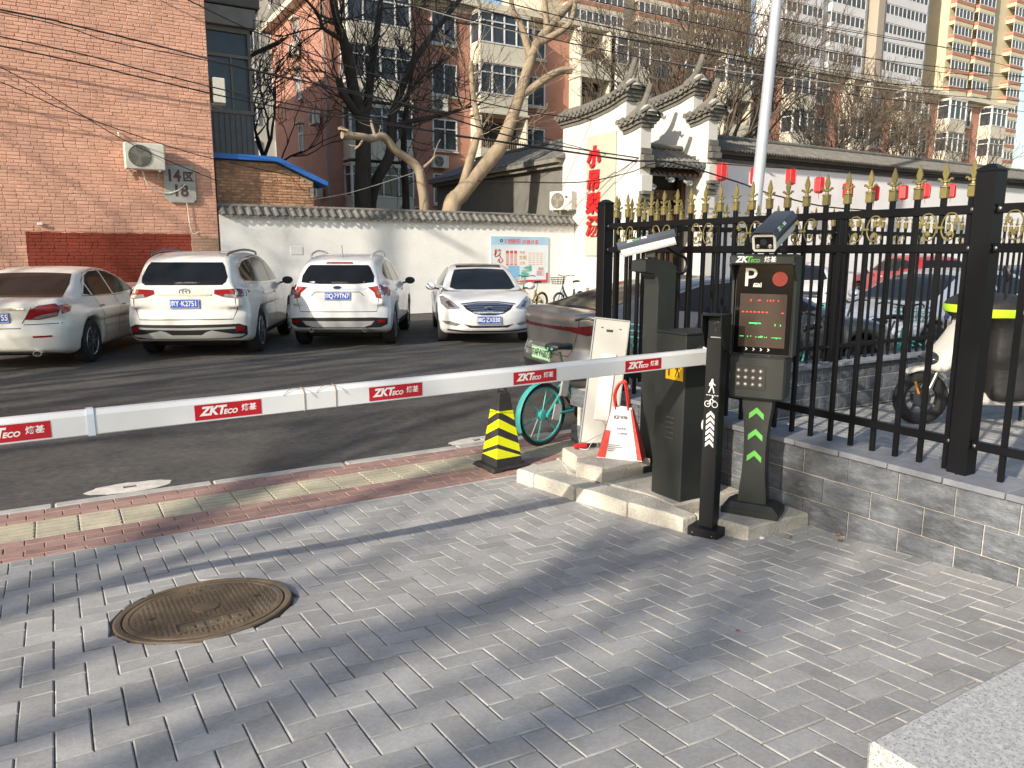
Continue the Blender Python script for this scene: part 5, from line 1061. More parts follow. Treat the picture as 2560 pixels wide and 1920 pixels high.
def barrel(L_, r, n=6):                    # half round cover tile running down a slope along -y
    vs = []; fs = []
    for y, rr in ((0, r*.86), (-L_, r)):
        for k in range(n+1): a = math.pi*k/n; vs.append((rr*math.cos(a), y, rr*.75*math.sin(a)))
    for k in range(n): fs.append((k, k+1, n+2+k, n+1+k))
    fs.append(tuple(range(2*n+1, n, -1))); return MB().add([(v[0], v[1], v[2]) for v in vs], fs).mesh('cover_tile', tile, 40)
def drip(w_, h):
    return MB().prism([(-w_/2, 0), (-w_*.4, -h*.55), (-w_*.15, -h), (w_*.15, -h), (w_*.4, -h*.55), (w_/2, 0), (w_*.3, -h*.2), (0, -h*.32), (-w_*.3, -h*.2)], -.008, .008, XZ).mesh('drip_tile', tile)
bt, dp = barrel(.36, .068), drip(.17, .09); slope = math.atan2(.2, .26)
for k in range(50):
    x = -5.08+k*.2075
    obj('cover_tile', bt, ww, X=T(x, .16, 2.735+rng.uniform(-.006, .006)) @ RX(slope) @ RZ(rng.uniform(-.05, .05))); obj('drip_tile', dp, ww, X=T(x+.104, -.125, 2.548+rng.uniform(-.005, .005)) @ RX(rng.uniform(-.2, .1)))
m = MB().tube([(-5.2, .16, 2.765), (5.2, .16, 2.765)], .045, 8).build('ridge', tile, ww)
wp = MB().box((-3.38, -.006, 1.70), (.3, .012, .2), b=.004).build('patched_panel', M('fresh_plaster', (.78, .77, .74), .8, nv=.04), ww)
# notice board
po = thing('notice_board', 'pale blue public notice board with red headings on the white wall', 'notice board', (12.0, 19.33, 1.46))
pbm = M('board_print', (.60, .69, .74), .5, nv=.1, ns=.9); MB().box((0, 0, 0), (2.0, .03, 1.34), b=.004).build('board', pbm, po)
F = frame((0, -.0165, 0), (1, 0, 0), (0, 0, 1))
def flat(name, x, y, w_, h, ma, d=.002): return MB().box((x, y, d/2), (w_, h, d), F).build(name, ma, po)
hb = flat('sky_band', 0, .55, 1.99, .235, M('board_blue', (.33, .53, .68), .5, nv=.18, ns=1.4)); rp = M('board_red', (.56, .06, .07), .5, nv=.05)
flat('red_border', .28, -.63, 1.4, .07, rp, .003); flat('red_border', .955, -.53, .065, .27, rp, .0035)
lettering('文明朝阳', .145, rp, po, F @ T(-.28, .52, .002), bold=.002, ext=.001); lettering('共建共享', .145, rp, po, F @ T(.36, .50, .002), bold=.002, ext=.001)
MB().disc((-.64, .545), .05, F @ T(0, 0, .002), .002, 24, ri=.022).build('round_logo', M('logo_dark', (.08, .03, .1), .5), po)
flat('white_card', -.03, .03, 1.75, .50, M('board_white', (.70, .71, .70), .5, nv=.05), .0025)
lettering('核', .25, M('brush_red', (.36, .03, .03), .5), po, F @ T(-.78, .17, .003), bold=.006, shear=.1, ext=.001); lettering('心', .2, M('brush_red'), po, F @ T(-.68, -.02, .003), bold=.006, shear=.1, ext=.001)
for k in range(3): flat('red_column', -.44+k*.14, .05, .1, .42, M('board_pink', (.62, .40, .40), .5), .004); flat('column_head', -.44+k*.14, .22, .1, .08, rp, .005); flat('column_foot', -.44+k*.14, -.15, .1, .025, rp, .005)
lettering('市民', .1, rp, po, F @ T(.08, .2, .003), ext=.001); lettering('文明', .13, M('board_gold', (.42, .27, .1), .5), po, F @ T(.09, .05, .003), bold=.003, ext=.001); lettering('公约', .1, rp, po, F @ T(.08, -.11, .003), ext=.001)
m = MB()
for k in range(7):
    for j in range(4): m.box((.34+j*.135, .19-k*.055, .0035), (.1, .018, .001), F)
m.build('text_rows', M('board_text', (.50, .32, .33), .5), po, kind='stuff')
flat('blue_poster', -.22, -.40, .38, .44, M('card_blue', (.20, .45, .68), .5, nv=.15, ns=5), .003); flat('pale_poster', -.72, -.36, .4, .36, M('card_pale', (.60, .66, .62), .5, nv=.1, ns=5), .003)
gm = M('card_green', (.10, .40, .33), .5, nv=.25, ns=9); MB().prism([(.10, -.24), (.22, -.20), (.40, -.16), (.40, -.34), (.30, -.30)], 0, .004, F).build('green_drawing', gm, po); MB().prism([(.04, -.36), (.20, -.37), (.33, -.42), (.25, -.48), (.04, -.54)], 0, .004, F).build('green_drawing', gm, po)
lettering('环境保护', .075, M('card_lime', (.25, .45, .12), .5), po, F @ T(.22, -.335, .003), ext=.001)
m = MB(); 
for k in range(5): m.ribbon([(.58, -.34-k*.03), (.86-(k % 2)*.1, -.345-k*.03)], .012, F @ T(0, 0, .002))
m.build('red_figures', rp, po); 
for k, x in enumerate((.66, .70, .76, .80)): MB().ribbon([(x, -.31), (x+.01, -.24)], .022, F @ T(0, 0, .002)).build('red_figure', rp, po)
# ================================================================ courtyard with gate
gw = M('gate_render', (.60, .585, .54), .9, nv=.05, ns=1.2, b=.12, bs=20); gtile = M('gate_tile', (.135, .13, .115), .9, nv=.3, ns=5, fine=.15, b=.35, bs=40); overlay(gtile, (.25, .235, .19), 2.2, .56, .75, .6); dkl = M('eave_dark', (.035, .034, .033), .9)
YZ = Matrix(((0, 0, 1, 0), (1, 0, 0, 0), (0, 1, 0, 0), (0, 0, 0, 1)))      # (a, b, c) -> x = c, y = a, z = b
bt2 = barrel(.34, .075); dp2 = drip(.19, .11); ear = MB().lathe([(0, .0), (.075, .004), (.075, .03), (0, .034)], 12, RX(math.pi/2)).mesh('eave_disc', gtile)
def yz_band(m, pts, z0, z1, x0, x1):
    for (a, za), (b, zb) in zip(pts[:-1], pts[1:]):
        vs = [(x, y, z+d) for x in (x0, x1) for (y, z) in ((a, za), (b, zb)) for d in (z0, z1)]
        m.add(vs, [(0, 1, 3, 2), (4, 6, 7, 5), (0, 2, 6, 4), (1, 5, 7, 3), (0, 4, 5, 1), (2, 3, 7, 6)])
def wing(label, x0, dz, pbk, pfr):
    t = thing('gate_wing_wall', label, 'wall', (x0, 18, 0)); th = .36
    body = MB()
    for pts, ya in ((pbk, None), (pfr, None)):
        pass
    back = [(y-18, z+dz) for y, z in pbk]; fro = [(y-18, z+dz) for y, z in pfr]
    pol = [(back[0][0], 0)]+back+[(back[-1][0]+.0, fro[0][1])]+fro[1:]+[(fro[-1][0], 0)]
    MB().prism(pol, 0, th, YZ).build('wall', gw, t)
    for sec, nm in ((back, 'rear'), (fro, 'front')):
        n = 14; ys = [sec[0][0]+(sec[-1][0]-sec[0][0])*k/n for k in range(n+1)]; zz = np.interp([-y for y in ys], [-p[0] for p in sec], [p[1] for p in sec])
        cv = list(zip(ys, [float(z) for z in zz])); ext = [(cv[0][0]+.06, cv[0][1])]+cv[1:-1]+[(cv[-1][0]-.06, cv[-1][1])]
        for k, (za, zb, o) in enumerate(((0, .10, .03), (.102, .19, .09), (.192, .27, .15))):
            m = MB(); e2 = [(ext[0][0]+o*.6, ext[0][1])]+ext[1:-1]+[(ext[-1][0]-o*.6, ext[-1][1])]; yz_band(m, e2, za, zb, -o, th+o); m.build('corbel_course', gtile, t)
        m = MB(); yz_band(m, [(ext[0][0]+.12, ext[0][1])]+ext[1:-1]+[(ext[-1][0]-.12, ext[-1][1])], .272, .30, -.2, th+.2); m.build('eave_board', dkl, t)
        # ridge, tiles
        L_ = abs(cv[-1][0]-cv[0][0])+.3; nt_ = int(L_/.2)
        for k in range(nt_+1):
            y = cv[0][0]+.14-k*L_/nt_; z = float(np.interp(-y, [-p[0] for p in sec], [p[1] for p in sec]))
            for sx, a in ((-1, -math.pi/2), (1, math.pi/2)):
                obj('cover_tile', bt2, t, X=T(th/2+sx*.06, y, z+.50) @ RZ(a) @ RX(R(32))); obj('drip_tile', dp2, t, X=T(th/2+sx*.365, y-L_/nt_/2, z+.305) @ RZ(a)); obj('eave_disc', ear, t, X=T(th/2+sx*.36, y, z+.318) @ RZ(a))
        m = MB(); yz_band(m, [(ext[0][0]+.16, ext[0][1])]+ext[1:-1]+[(ext[-1][0]-.16, ext[-1][1])], .29, .47, th/2-.17, th/2+.17); yz_band(m, [(ext[0][0]+.1, ext[0][1])]+ext[1:-1]+[(ext[-1][0]-.05, ext[-1][1])], .46, .58, th/2-.06, th/2+.06); m.build('tile_bed', gtile, t)
        yf, zf = cv[-1]; sp = smoothpts([(th/2, yf+.55, zf+.40), (th/2, yf+.28, zf+.52), (th/2, yf+.08, zf+.72), (th/2, yf-.06, zf+.98), (th/2, yf-.12, zf+1.12)], 5)
        MB().tube([(0, p.y, p.z) for p in sp], [.12-.045*k/len(sp) for k in range(len(sp)-1)]+[.03], 8, T(th/2, 0, 0) @ Matrix.Diagonal((.7, 1, 1, 1))).build('curled_finial', gtile, t, smooth=50)
        MB().lathe([(0, .2), (.1, .17), (.2, .06), (.26, -.02)], 12, T(th/2, yf-.02, zf+.40)).build('plaster_crest', M('crest_plaster', (.36, .34, .29), .9, nv=.2, ns=8), t, smooth=50)
    yf, zf = fro[-1]                                        # stepped bracket on the front end
    for k, (z, h, o) in enumerate(((zf-.62, .16, .06), (zf-.80, .16, .14), (zf-.98, .16, .2), (zf-1.5, .5, .10), (zf-1.72, .1, .18), (zf-1.86, .12, .12), (zf-2.0, .12, .06))):
        MB().box((th/2, yf-o/2+.001*k, z), (th+.02+.004*k, o, h), b=.01).build('end_bracket', gw if k == 3 else gtile, t)
    return t
PB = [(20.05, 5.43), (19.2, 5.44), (18.4, 5.5), (17.6, 5.62), (17.05, 5.78)]; PF = [(17.05, 4.88), (16.75, 4.92), (16.4, 5.0)]
wing('white stepped gable wall with red shop characters on its side', 14.0, 0, PB, PF)
wing('taller white stepped gable wall on the far side of the wooden gate', 16.5, .40, PB, PF)
sp = thing('shop_sign', 'cream panel with four large red Chinese characters on the gable wall', 'sign', (13.97, 18.08, 3.3))
MB().box((0, 0, 0), (.05, 1.36, 3.45), b=.006).build('panel', M('sign_cream', (.43, .44, .36), .5, nv=.06, ns=1), sp)
chr_ = M('character_red', (.58, .02, .025), .4, nv=.05)
for k, ch in enumerate('小吊梨汤'): lettering(ch, .60, chr_, sp, frame((-.06, .28, 1.08-k*.66), (0, -1, 0), (0, 0, 1)), bold=.028, shear=.12, ext=.035, name='character')
gate = thing('wooden_gate', 'dark brown wooden courtyard gate under a tiled porch roof', 'gate', (15.45, 17.1, 0))
wd = M('gate_wood', (.085, .042, .02), .55, nv=.35, ns=5, stretch=(1, 1, .25)); wd2 = M('gate_panel_wood', (.30, .16, .065), .55, nv=.25, ns=6, stretch=(1, 1, .3))
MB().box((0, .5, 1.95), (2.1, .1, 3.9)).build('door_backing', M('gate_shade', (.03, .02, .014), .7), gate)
for sx in (-1, 1): MB().box((sx*.98, .25, 1.9), (.16, .24, 3.8), b=.015).build('door_post', wd, gate)
for z, h in ((3.35, .28), (2.85, .12), (2.35, .1)): MB().box((0, .3, z), (1.84, .16, h), b=.012).build('lintel_beam', wd, gate)
for k in range(3): MB().box((-.6+k*.6, .40, 2.60), (.54, .06, .36), b=.01).build('transom_panel', wd2, gate)
for k in range(4): MB().box((-.68+k*.455, .40, 1.2), (.43, .06, 2.1), b=.01).build('door_leaf', wd2, gate)
for k in range(5): MB().lathe([(.05, 0), (.05, .04), (.03, .05), (0, .05)], 12, T(-.7+k*.35, .215, 3.35) @ RX(math.pi/2)).build('door_peg', wd2, gate)
MB().add([(-1.04, .35, 4.62), (1.04, .35, 4.62), (1.04, -.62, 4.12), (-1.04, -.62, 4.12), (-1.04, .35, 4.52), (1.04, .35, 4.52), (1.04, -.62, 4.02), (-1.04, -.62, 4.02)], [(0, 3, 2, 1), (4, 5, 6, 7), (3, 7, 6, 2), (0, 1, 5, 4), (0, 4, 7, 3), (1, 2, 6, 5)]).build('porch_roof_bed', gtile, gate)
bt3 = barrel(1.12, .075)
for k in range(11): obj('cover_tile', bt3, gate, X=T(-.98+k*.196, .37, 4.63) @ RX(R(27.3))); obj('eave_disc', ear, gate, X=T(-.98+k*.196, -.635, 4.145)); obj('rafter', MB().box((0, 0, 0), (.07, .5, .07)).mesh('rafter', wd), gate, X=T(-.98+k*.196, -.3, 4.03-.06) @ RX(R(27.3)))
for k in range(10): obj('drip_tile', dp2, gate, X=T(-.88+k*.196, -.64, 4.13))
MB().tube([(-1.04, .36, 4.72), (1.04, .36, 4.72)], .08, 8).build('porch_ridge', gtile, gate, smooth=50)
for k, (x, z) in enumerate(((-.15, 3.72), (.55, 3.66), (-.82, 3.5))):
    l = thing('spot_lamp', ['chrome spotlight pair under the middle of the porch eave', 'chrome spotlight under the right side of the porch eave', 'single chrome spotlight by the left gate post'][k], 'lamp', (15.45+x, 16.62, z))
    for j in range(2): MB().lathe([(0, -.1), (.04, -.09), (.05, .02), (.075, .06), (.07, .065), (0, .02)], 12, T(j*.12-.06, 0, 0) @ RX(R(120)) @ RY(R(20-40*j))).build('lamp_head', M('lamp_silver', (.6, .6, .58), .3, .7, nv=.1), l, smooth=50)
    MB().tube([(0, .05, .05), (0, .2, .2)], .012, 6).build('lamp_arm', dark, l)
# grey side house of the courtyard
gh = thing('grey_house', 'low dark grey rendered house with tiled roof behind the white wall', 'house', (14.05, 24.6, 0))
gyr = M('grey_render', (.155, .15, .135), .9, nv=.12, ns=2, b=.15, bs=25); MB().box((2.0, 0, 2.15), (4.0, 9.0, 4.3)).build('wall', gyr, gh)
MB().box((1.95, 0, 4.36), (4.3, 9.1, .12)).box((1.9, 0, 4.48), (4.5, 9.2, .118)).build('cornice', M('cornice_grey', (.20, .19, .165), .9, nv=.2), gh)
MB().add([(-.35, -4.7, 4.54), (-.35, 4.7, 4.54), (2.0, 4.7, 5.5), (2.0, -4.7, 5.5), (4.3, -4.7, 4.54), (4.3, 4.7, 4.54)], [(0, 3, 2, 1), (3, 4, 5, 2), (0, 1, 5, 4), (0, 4, 3), (1, 2, 5)]).build('roof_bed', gtile, gh)
bt4 = barrel(2.52, .07)
for k in range(46): obj('cover_tile', bt4, gh, X=T(2.0, -4.6+k*.204, 5.5) @ RZ(-math.pi/2) @ RX(R(22.2)))
MB().tube([(2.0, -4.75, 5.56), (2.0, 4.75, 5.56)], .1, 8).build('ridge', gtile, gh, smooth=50)
ac_unit('white air conditioner with small red badge on the corner by the gable wall', (13.72, 19.62, 2.95), R(-68), 1.0, mark=1)
# long lantern wall
lw = thing('lantern_wall', 'long white courtyard wall with grey tiled roof behind the red lanterns', 'wall', (31, 17.2, 0))
MB().box((0, .2, 2.2), (28.2, .4, 4.4)).build('wall', M('long_wall_render', (.80, .795, .79), .9, nv=.05, ns=1, b=.1, bs=20), lw)
for z, o, ma in ((4.45, .04, gtile), (4.56, .10, dkl), (4.67, .18, gtile)): MB().box((0, .2, z), (28.2, .4+2*o, .108)).build('corbel_course', ma, lw)
MB().add([(-14.1, -.35, 4.72), (14.1, -.35, 4.72), (14.1, .7, 5.22), (-14.1, .7, 5.22), (14.1, 1.7, 4.72), (-14.1, 1.7, 4.72)], [(0, 1, 2, 3), (3, 2, 4, 5), (0, 5, 4, 1), (0, 3, 5), (1, 4, 2)]).build('roof_bed', gtile, lw)
m = MB()
for k in range(215):
    x = -14.0+k*.13; X = T(x, .68, 5.21) @ RX(R(25.4)); vs = []
    for y, rr in ((0, .04), (-1.16, .045)):
        for j in range(5): a = math.pi*j/4; vs.append((rr*math.cos(a), y, rr*.8*math.sin(a)))
    m.add(vs, [(j, j+1, 6+j, 5+j) for j in range(4)]+[(9, 8, 7, 6, 5)], 0, X)
    m.prism([(-.04, 0), (0, -.07), (.04, 0)], -.006, .006, T(x+.065, -.37, 4.735) @ XZ)
m.build('roof_tiles', gtile, lw, kind='stuff')
MB().tube([(-14.1, .7, 5.27), (14.1, .7, 5.27)], .07, 8).build('ridge', gtile, lw, smooth=50)
# ================================================================ apartment blocks
aptb = M('apartment_brick', (.46, .23, .165), .9, nv=.14, ns=1.1, fine=.06); overlay(aptb, (.35, .17, .12), .35, .5, .7, .5)
def bricklines(ma, sc=4.0):                              # far brick courses: joints only darker in colour
    n, l = ma.node_tree.nodes, ma.node_tree.links; g = n.new('ShaderNodeNewGeometry'); s = n.new('ShaderNodeSeparateXYZ'); l.new(g.outputs['Position'], s.inputs[0])
    a = n.new('ShaderNodeMath'); a.operation = 'ADD'; l.new(s.outputs[0], a.inputs[0]); l.new(s.outputs[1], a.inputs[1]); c = n.new('ShaderNodeCombineXYZ'); l.new(a.outputs[0], c.inputs[0]); l.new(s.outputs[2], c.inputs[1])
    b = n.new('ShaderNodeTexBrick'); b.inputs['Scale'].default_value = sc; b.inputs['Mortar Size'].default_value = .025; l.new(c.outputs[0], b.inputs['Vector'])
    mr = n.new('ShaderNodeMapRange'); mr.inputs[3].default_value = 1; mr.inputs[4].default_value = .8; l.new(b.outputs['Fac'], mr.inputs[0])
    mx = n.new('ShaderNodeMix'); mx.data_type = 'RGBA'; mx.blend_type = 'MULTIPLY'; mx.inputs[0].default_value = 1; l.new(base_out(ma), mx.inputs[6]); l.new(mr.outputs[0], mx.inputs[7]); l.new(mx.outputs[2], n['Principled BSDF'].inputs['Base Color'])
bricklines(aptb)
creamw = M('cream_render', (.58, .54, .44), .85, nv=.1, ns=.8, fine=.04); overlay(creamw, (.42, .38, .30), .8, .58, .8, .5)
WM = {}
def window_parts(t, X, w_, h, nx=2, tr=.3, fr=None):
    key = (round(w_, 2), round(h, 2), nx, tr, fr)
    if key not in WM:
        m = MB(); f = .07
        for sx in (-1, 1): m.box((sx*(w_/2-f/2), 0, 0), (f, .1, h))
        for z in (-h/2+f/2, h/2-f/2): m.box((0, 0, z), (w_-2*f, .098, f))
        if tr: m.box((0, .002, h/2-h*tr), (w_-2*f, .09, f*.9))
        for k in range(1, nx): m.box((-w_/2+w_*k/nx, .004, 0), (f*.9, .085, h-2*f))
        WM[key] = (m.mesh('window', fr or wframe), MB().box((0, .025, 0), (w_-.1, .012, h-.1)).mesh('pane', wglass))
    a = obj('window', WM[key][0], t, X=X); obj('pane', WM[key][1], a); return a
apt = thing('apartment_block', 'salmon brick apartment block with cream balconies behind the bare trees', 'building', (12.5, 38, 0))
MB().box((31, 5, 7.2), (62, 10, 14.4)).build('wall', aptb, apt)
MB().box((31, 5, 14.56), (63, 11.2, .3)).build('eaves_slab', creamw, apt); MB().box((31, -.02, 14.25), (62.02, .06, .28)).build('eaves_band', creamw, apt)
MB().add([(-.4, -.5, 14.71), (62.4, -.5, 14.71), (62.4, 5, 16.1), (-.4, 5, 16.1), (62.4, 10.5, 14.71), (-.4, 10.5, 14.71)], [(0, 1, 2, 3), (3, 2, 4, 5), (0, 5, 4, 1), (0, 3, 5), (1, 4, 2)]).build('roof', gtile, apt)
FL = [2.1, 4.9, 7.7, 10.5, 13.05]; rr2 = random.Random(11)
sil = MB().box((0, 0, 0), (1.7, .2, .08)).mesh('sill', creamw); railm = M('old_rail', (.18, .13, .09), .8)
def balcony(x, w_, z, style):
    d = 1.1
    MB().box((x, -d/2, z-.95), (w_, d, .95), b=.02).build('balcony_parapet', creamw, apt); MB().box((x, -d/2-.03, z-1.46), (w_+.1, d+.1, .1)).build('balcony_slab', creamw, apt)
    if style == 'open':
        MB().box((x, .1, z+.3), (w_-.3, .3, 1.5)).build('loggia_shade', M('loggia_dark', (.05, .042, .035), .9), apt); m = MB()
        for k in range(int(w_/.13)): m.box((x-w_/2+.07+k*.13, -d+.02, z-.25), (.03, .03, .5))
        m.build('balcony_rail', railm, apt, kind='stuff')
        for sx in (-1, 1): MB().box((x+sx*(w_/2-.06), -d/2, z+.35), (.1, d, 1.65)).build('balcony_cheek', creamw, apt)
    else:
        window_parts(apt, T(x, -d+.02, z+.27), w_, 1.55, max(3, int(w_/.75)), .3)
        for sx in (-1, 1): window_parts(apt, T(x+sx*(w_/2-.03), -d/2, z+.27) @ RZ(sx*math.pi/2), d-.1, 1.55, 1, .3)
        MB().box((x, -d/2, z+1.09), (w_+.12, d+.1, .09)).build('balcony_roof', creamw, apt)
lay_ = [('b', .7, 3.3), ('w', 5.6, 1.45), ('b', 7.9, 3.0), ('w', 11.1, 1.6), ('b', 14.4, 2.2), ('b', 17.0, 2.6), ('w', 20.6, 1.5), ('w', 23.4, 1.5), ('b', 26.0, 2.4), ('w', 29.6, 1.5), ('b', 32.6, 2.3), ('w', 36.2, 1.5), ('b', 39.0, 2.3), ('w', 42.6, 1.6), ('b', 45.4, 2.3), ('w', 48.9, 1.5), ('b', 51.6, 2.4), ('w', 55.2, 1.5), ('b', 58.0, 2.4)]
for kind, x, w_ in lay_:
    for fz in FL:
        if kind == 'w':
            window_parts(apt, T(x+w_/2, -.03, fz+.15), w_, 1.6, 2, .32 if rr2.random() < .6 else 0); obj('sill', sil, apt, X=T(x+w_/2, -.06, fz-.72) @ Matrix.Diagonal((w_/1.6, 1, 1, 1)))
        else: balcony(x+w_/2, w_, fz, 'open' if rr2.random() < .12 or x == 14.4 and fz > 9 else 'glazed')
for fz in (4.9, 7.7, 10.5, 13.0):          # gable end
    window_parts(apt, T(-.03, 4.6, fz) @ RZ(-math.pi/2), .75, 1.5, 2, .3); MB().box((-.15, 4.6, fz+.85), (.35, .95, .1)).build('window_hood', creamw, apt)
tag(MB().tube([(12.35, 37.8, 0), (12.35, 37.8, 14)], .06, 8).build('drainpipe', M('grey_pipe', (.25, .24, .22), .7)), 'long grey drainpipe on the corner of the salmon block', 'pipe')
ni = 0
for (x, z, lb) in ((4.6, 3.4, 'white air conditioner low on the salmon facade beside the first balcony'), (5.9, 6.1, 'white air conditioner under the third storey window of the salmon block'), (5.9, 9.0, 'white air conditioner under the fourth storey window of the salmon block'), (12.0, 6.4, 'white air conditioner between second and third balconies of the salmon block'), (20.0, 9.0, 'white air conditioner right of the open loggia'), (29.6, 8.9, 'white air conditioner beside the middle balcony stack'), (36.2, 6.0, 'white air conditioner low beside the middle windows'), (49.0, 8.9, 'white air conditioner near the far end of the salmon block')): ac_unit(lb, (12.5+x, 37.75, z), 0, 1.15)
for (y, z, lb) in ((39.3, 8.0, 'white air conditioner on the gable corner behind the dark tree'), (39.3, 4.4, 'white air conditioner low on the shaded gable corner'), (42.4, 11.9, 'caged air conditioner below the top gable window')): ac_unit(lb, (12.2, y, z), R(-90), 1.1)
def tower(name_label, x0, x1, y0, dp_, z1, wallm, band, bays, fh=2.8, z0=9, wins=True, off=0):
    t = thing('tower_block', name_label, 'building', (x0, y0, 0))
    W_ = x1-x0; MB().box((W_/2, dp_/2, z1/2), (W_, dp_, z1)).build('wall', wallm, t)
    nfl = int((z1-z0)/fh); dkw = M('tower_window', (.07, .08, .09), .15, nv=.5, ns=.4, spec=.5)
    for (bx, bw_, out) in bays:
        for k in range(nfl):
            z = z0+k*fh+off
            if out: 
                MB().box((bx, -out/2, z-1.0), (bw_, out, 1.2)).build('balcony_parapet', wallm if band is None else band[0], t)
                if band and band[1]: MB().box((bx, -out/2-.03, z-.7), (bw_+.06, out+.06, .55)).build('balcony_band', band[1], t)
            key = ('tw', round(bw_, 1))
            if key not in WM:
                m = MB(); n_ = max(2, int(bw_/1.1))
                for q in range(n_+1): m.box((-bw_/2+bw_*q/n_, -.04, 0), (.13, .1, 1.5))
                for zz in (-.72, .72): m.box((0, -.04, zz), (bw_, .098, .1))
                WM[key] = (m.mesh('window', wframe), MB().box((0, 0, 0), (bw_, .06, 1.45)).mesh('pane', dkw))
            a = obj('window', WM[key][0], t, X=T(bx, -out-.04+(.12 if out else 0), z+.35)); obj('pane', WM[key][1], a)
    return t
bg1 = M('tower_beige', (.54, .48, .37), .9, nv=.08, ns=.3); rd1 = M('tower_redbrown', (.33, .15, .105), .9, nv=.08, ns=.3); wt1 = M('tower_white', (.62, .62, .64), .9, nv=.06, ns=.3); yl1 = M('tower_yellow', (.60, .53, .36), .9, nv=.06, ns=.3); rd2 = M('tower_red', (.40, .19, .14), .9, nv=.06, ns=.3)
tower('beige and brown slab block with long balconies above the gate roofs', 63, 104, 95, 12, 62, bg1, (bg1, rd1), [(8, 10, 1.2), (21, 10, 1.2), (33, 10, 1.2)], z0=18)
tower('tall white tower block with rows of windows behind the thin trees', 93, 130, 80, 4, 75, wt1, None, [(5, 8, .8), (15, 8, .8), (28.5, 11, 1.6)], z0=14)
MB().box((21.5, -.8, 37), (1.6, 2.2, 74)).build('service_shaft', M('shaft_beige', (.36, .32, .26), .9), [o for o in COL.objects if o.name.startswith('tower_block')][-1])
tower('tall yellow tower block with red balcony bands at the edge of the sky', 136, 160, 80, 16, 80, yl1, (yl1, rd2), [(3, 5.5, 1.0), (9, 5, 1.5), (20.5, 4.5, 1.5)], z0=14)
tower('brown tower block wedged between the white and yellow towers', 131, 137, 86, 10, 78, M('tower_brown', (.22, .17, .13), .9, nv=.1, ns=.3), None, [(3, 4, 0)], z0=14)
tower('far pale block glimpsed in the gap beside the balcony', 11, 20, 66, 8, 44, M('far_pale', (.45, .42, .36), .9, nv=.08, ns=.3), None, [(1.4, 1.6, 0), (4.0, 1.6, 0), (7, 1.6, 0)], z0=4)
# ================================================================ trees
bark_d = M('dark_bark', (.042, .036, .03), .95, nv=.35, ns=6, b=.6, bs=25, stretch=(1, 1, .35)); bark_l = M('pale_bark', (.30, .235, .16), .9, nv=.3, ns=5, b=.5, bs=25, stretch=(1, 1, .4)); bark_m = M('grey_brown_bark', (.10, .078, .056), .95, nv=.3, ns=5, b=.5, bs=25)
tr = random.Random(21)
def limb(m, pts, r0, r1, n=9, k=5):
    p = smoothpts(pts, k); N_ = len(p); m.tube(p, [r0+(r1-r0)*(i/(N_-1))**.85 for i in range(N_)], n); return p
RMIN = [.005]
def grow(m, p, d, L_, r, lev, spread=.55, up=.12, n=5):
    seg = 4; pts = [p]; dd = d.normalized(); q = p.copy()
    for i in range(seg):
        dd = (dd+Vector((tr.gauss(0, .16), tr.gauss(0, .16), tr.gauss(up, .12)))).normalized(); q = q+dd*(L_/seg); pts.append(q.copy())
    m.tube(pts, [max(RMIN[0]*.8, r*(1-.11*i)) for i in range(seg+1)], n if lev > 1 else 3, cap=False)
    if lev <= 0: return
    for k in range(tr.choice((2, 3, 3)) if lev > 1 else tr.choice((2, 3))):
        i = tr.choice((2, 3, 4, 4)); ax = Vector((tr.gauss(0, 1), tr.gauss(0, 1), tr.gauss(0, .6))).normalized()
        nd = (dd+ax*spread*tr.uniform(.7, 1.35)).normalized(); grow(m, pts[i], nd, L_*tr.uniform(.62, .84), max(RMIN[0], r*.6), lev-1, spread, up, n)
def tree(label, limbs, trunk_r, bark, twig, twl=1.2, lev=2, name='bare_tree', group=None, kind_=None, twr=.018, base=None):
    b = Vector(base or limbs[0][0][0]); t = thing(name, label, 'tree', (b.x, b.y, 0), group=group); O = T(-b.x, -b.y, 0)
    m = MB(); c = MB()
    for i, (pts, r0, r1) in enumerate(limbs):
        pp = limb(m if i == 0 else c, [O @ Vector(p) for p in pts], r0, r1)
        for k in range(twig):
            j = tr.randrange(len(pp)//4, len(pp)); dd = (pp[min(j+1, len(pp)-1)]-pp[j-1]).normalized(); ax = Vector((tr.gauss(0, 1), tr.gauss(0, 1), tr.gauss(.2, .7))).normalized()
            grow(c, pp[j], (dd*.4+ax).normalized(), twl*tr.uniform(.5, 1.3), twr*tr.uniform(.7, 1.4), lev, .6, .1, 4)
    m.build('trunk', bark, t, smooth=60); c.build('crown', bark, t, smooth=60); return t
A = [([(8.45, 22.5, -.05), (8.38, 22.5, 2.97), (8.43, 22.5, 4.52), (8.44, 22.5, 5.5), (8.21, 22.4, 6.08), (7.94, 22.2, 7.13), (7.75, 22, 7.61), (7.55, 21.9, 8.09), (7.3, 21.8, 9.4), (7.1, 21.7, 11)], .30, .07),
 ([(8.44, 22.5, 5.4), (8.67, 22.6, 6.12), (8.9, 22.8, 7.2), (9.21, 23, 8.47), (9.4, 23.1, 9.6), (9.5, 23.3, 11)], .17, .05), ([(8.08, 22.2, 7.2), (7.7, 22, 7.56), (7.11, 21.8, 7.76), (6.93, 21.6, 8.04), (6.3, 21.4, 8.5)], .09, .03), ([(8.46, 22.5, 5.45), (8.16, 22.3, 5.71), (7.69, 22, 6.14), (7.55, 21.9, 6.5)], .14, .10)]
tree('dark bare tree with forked trunk behind the white wall beside the blue roof', A, .3, bark_d, 13, 1.5, 3, twr=.022)
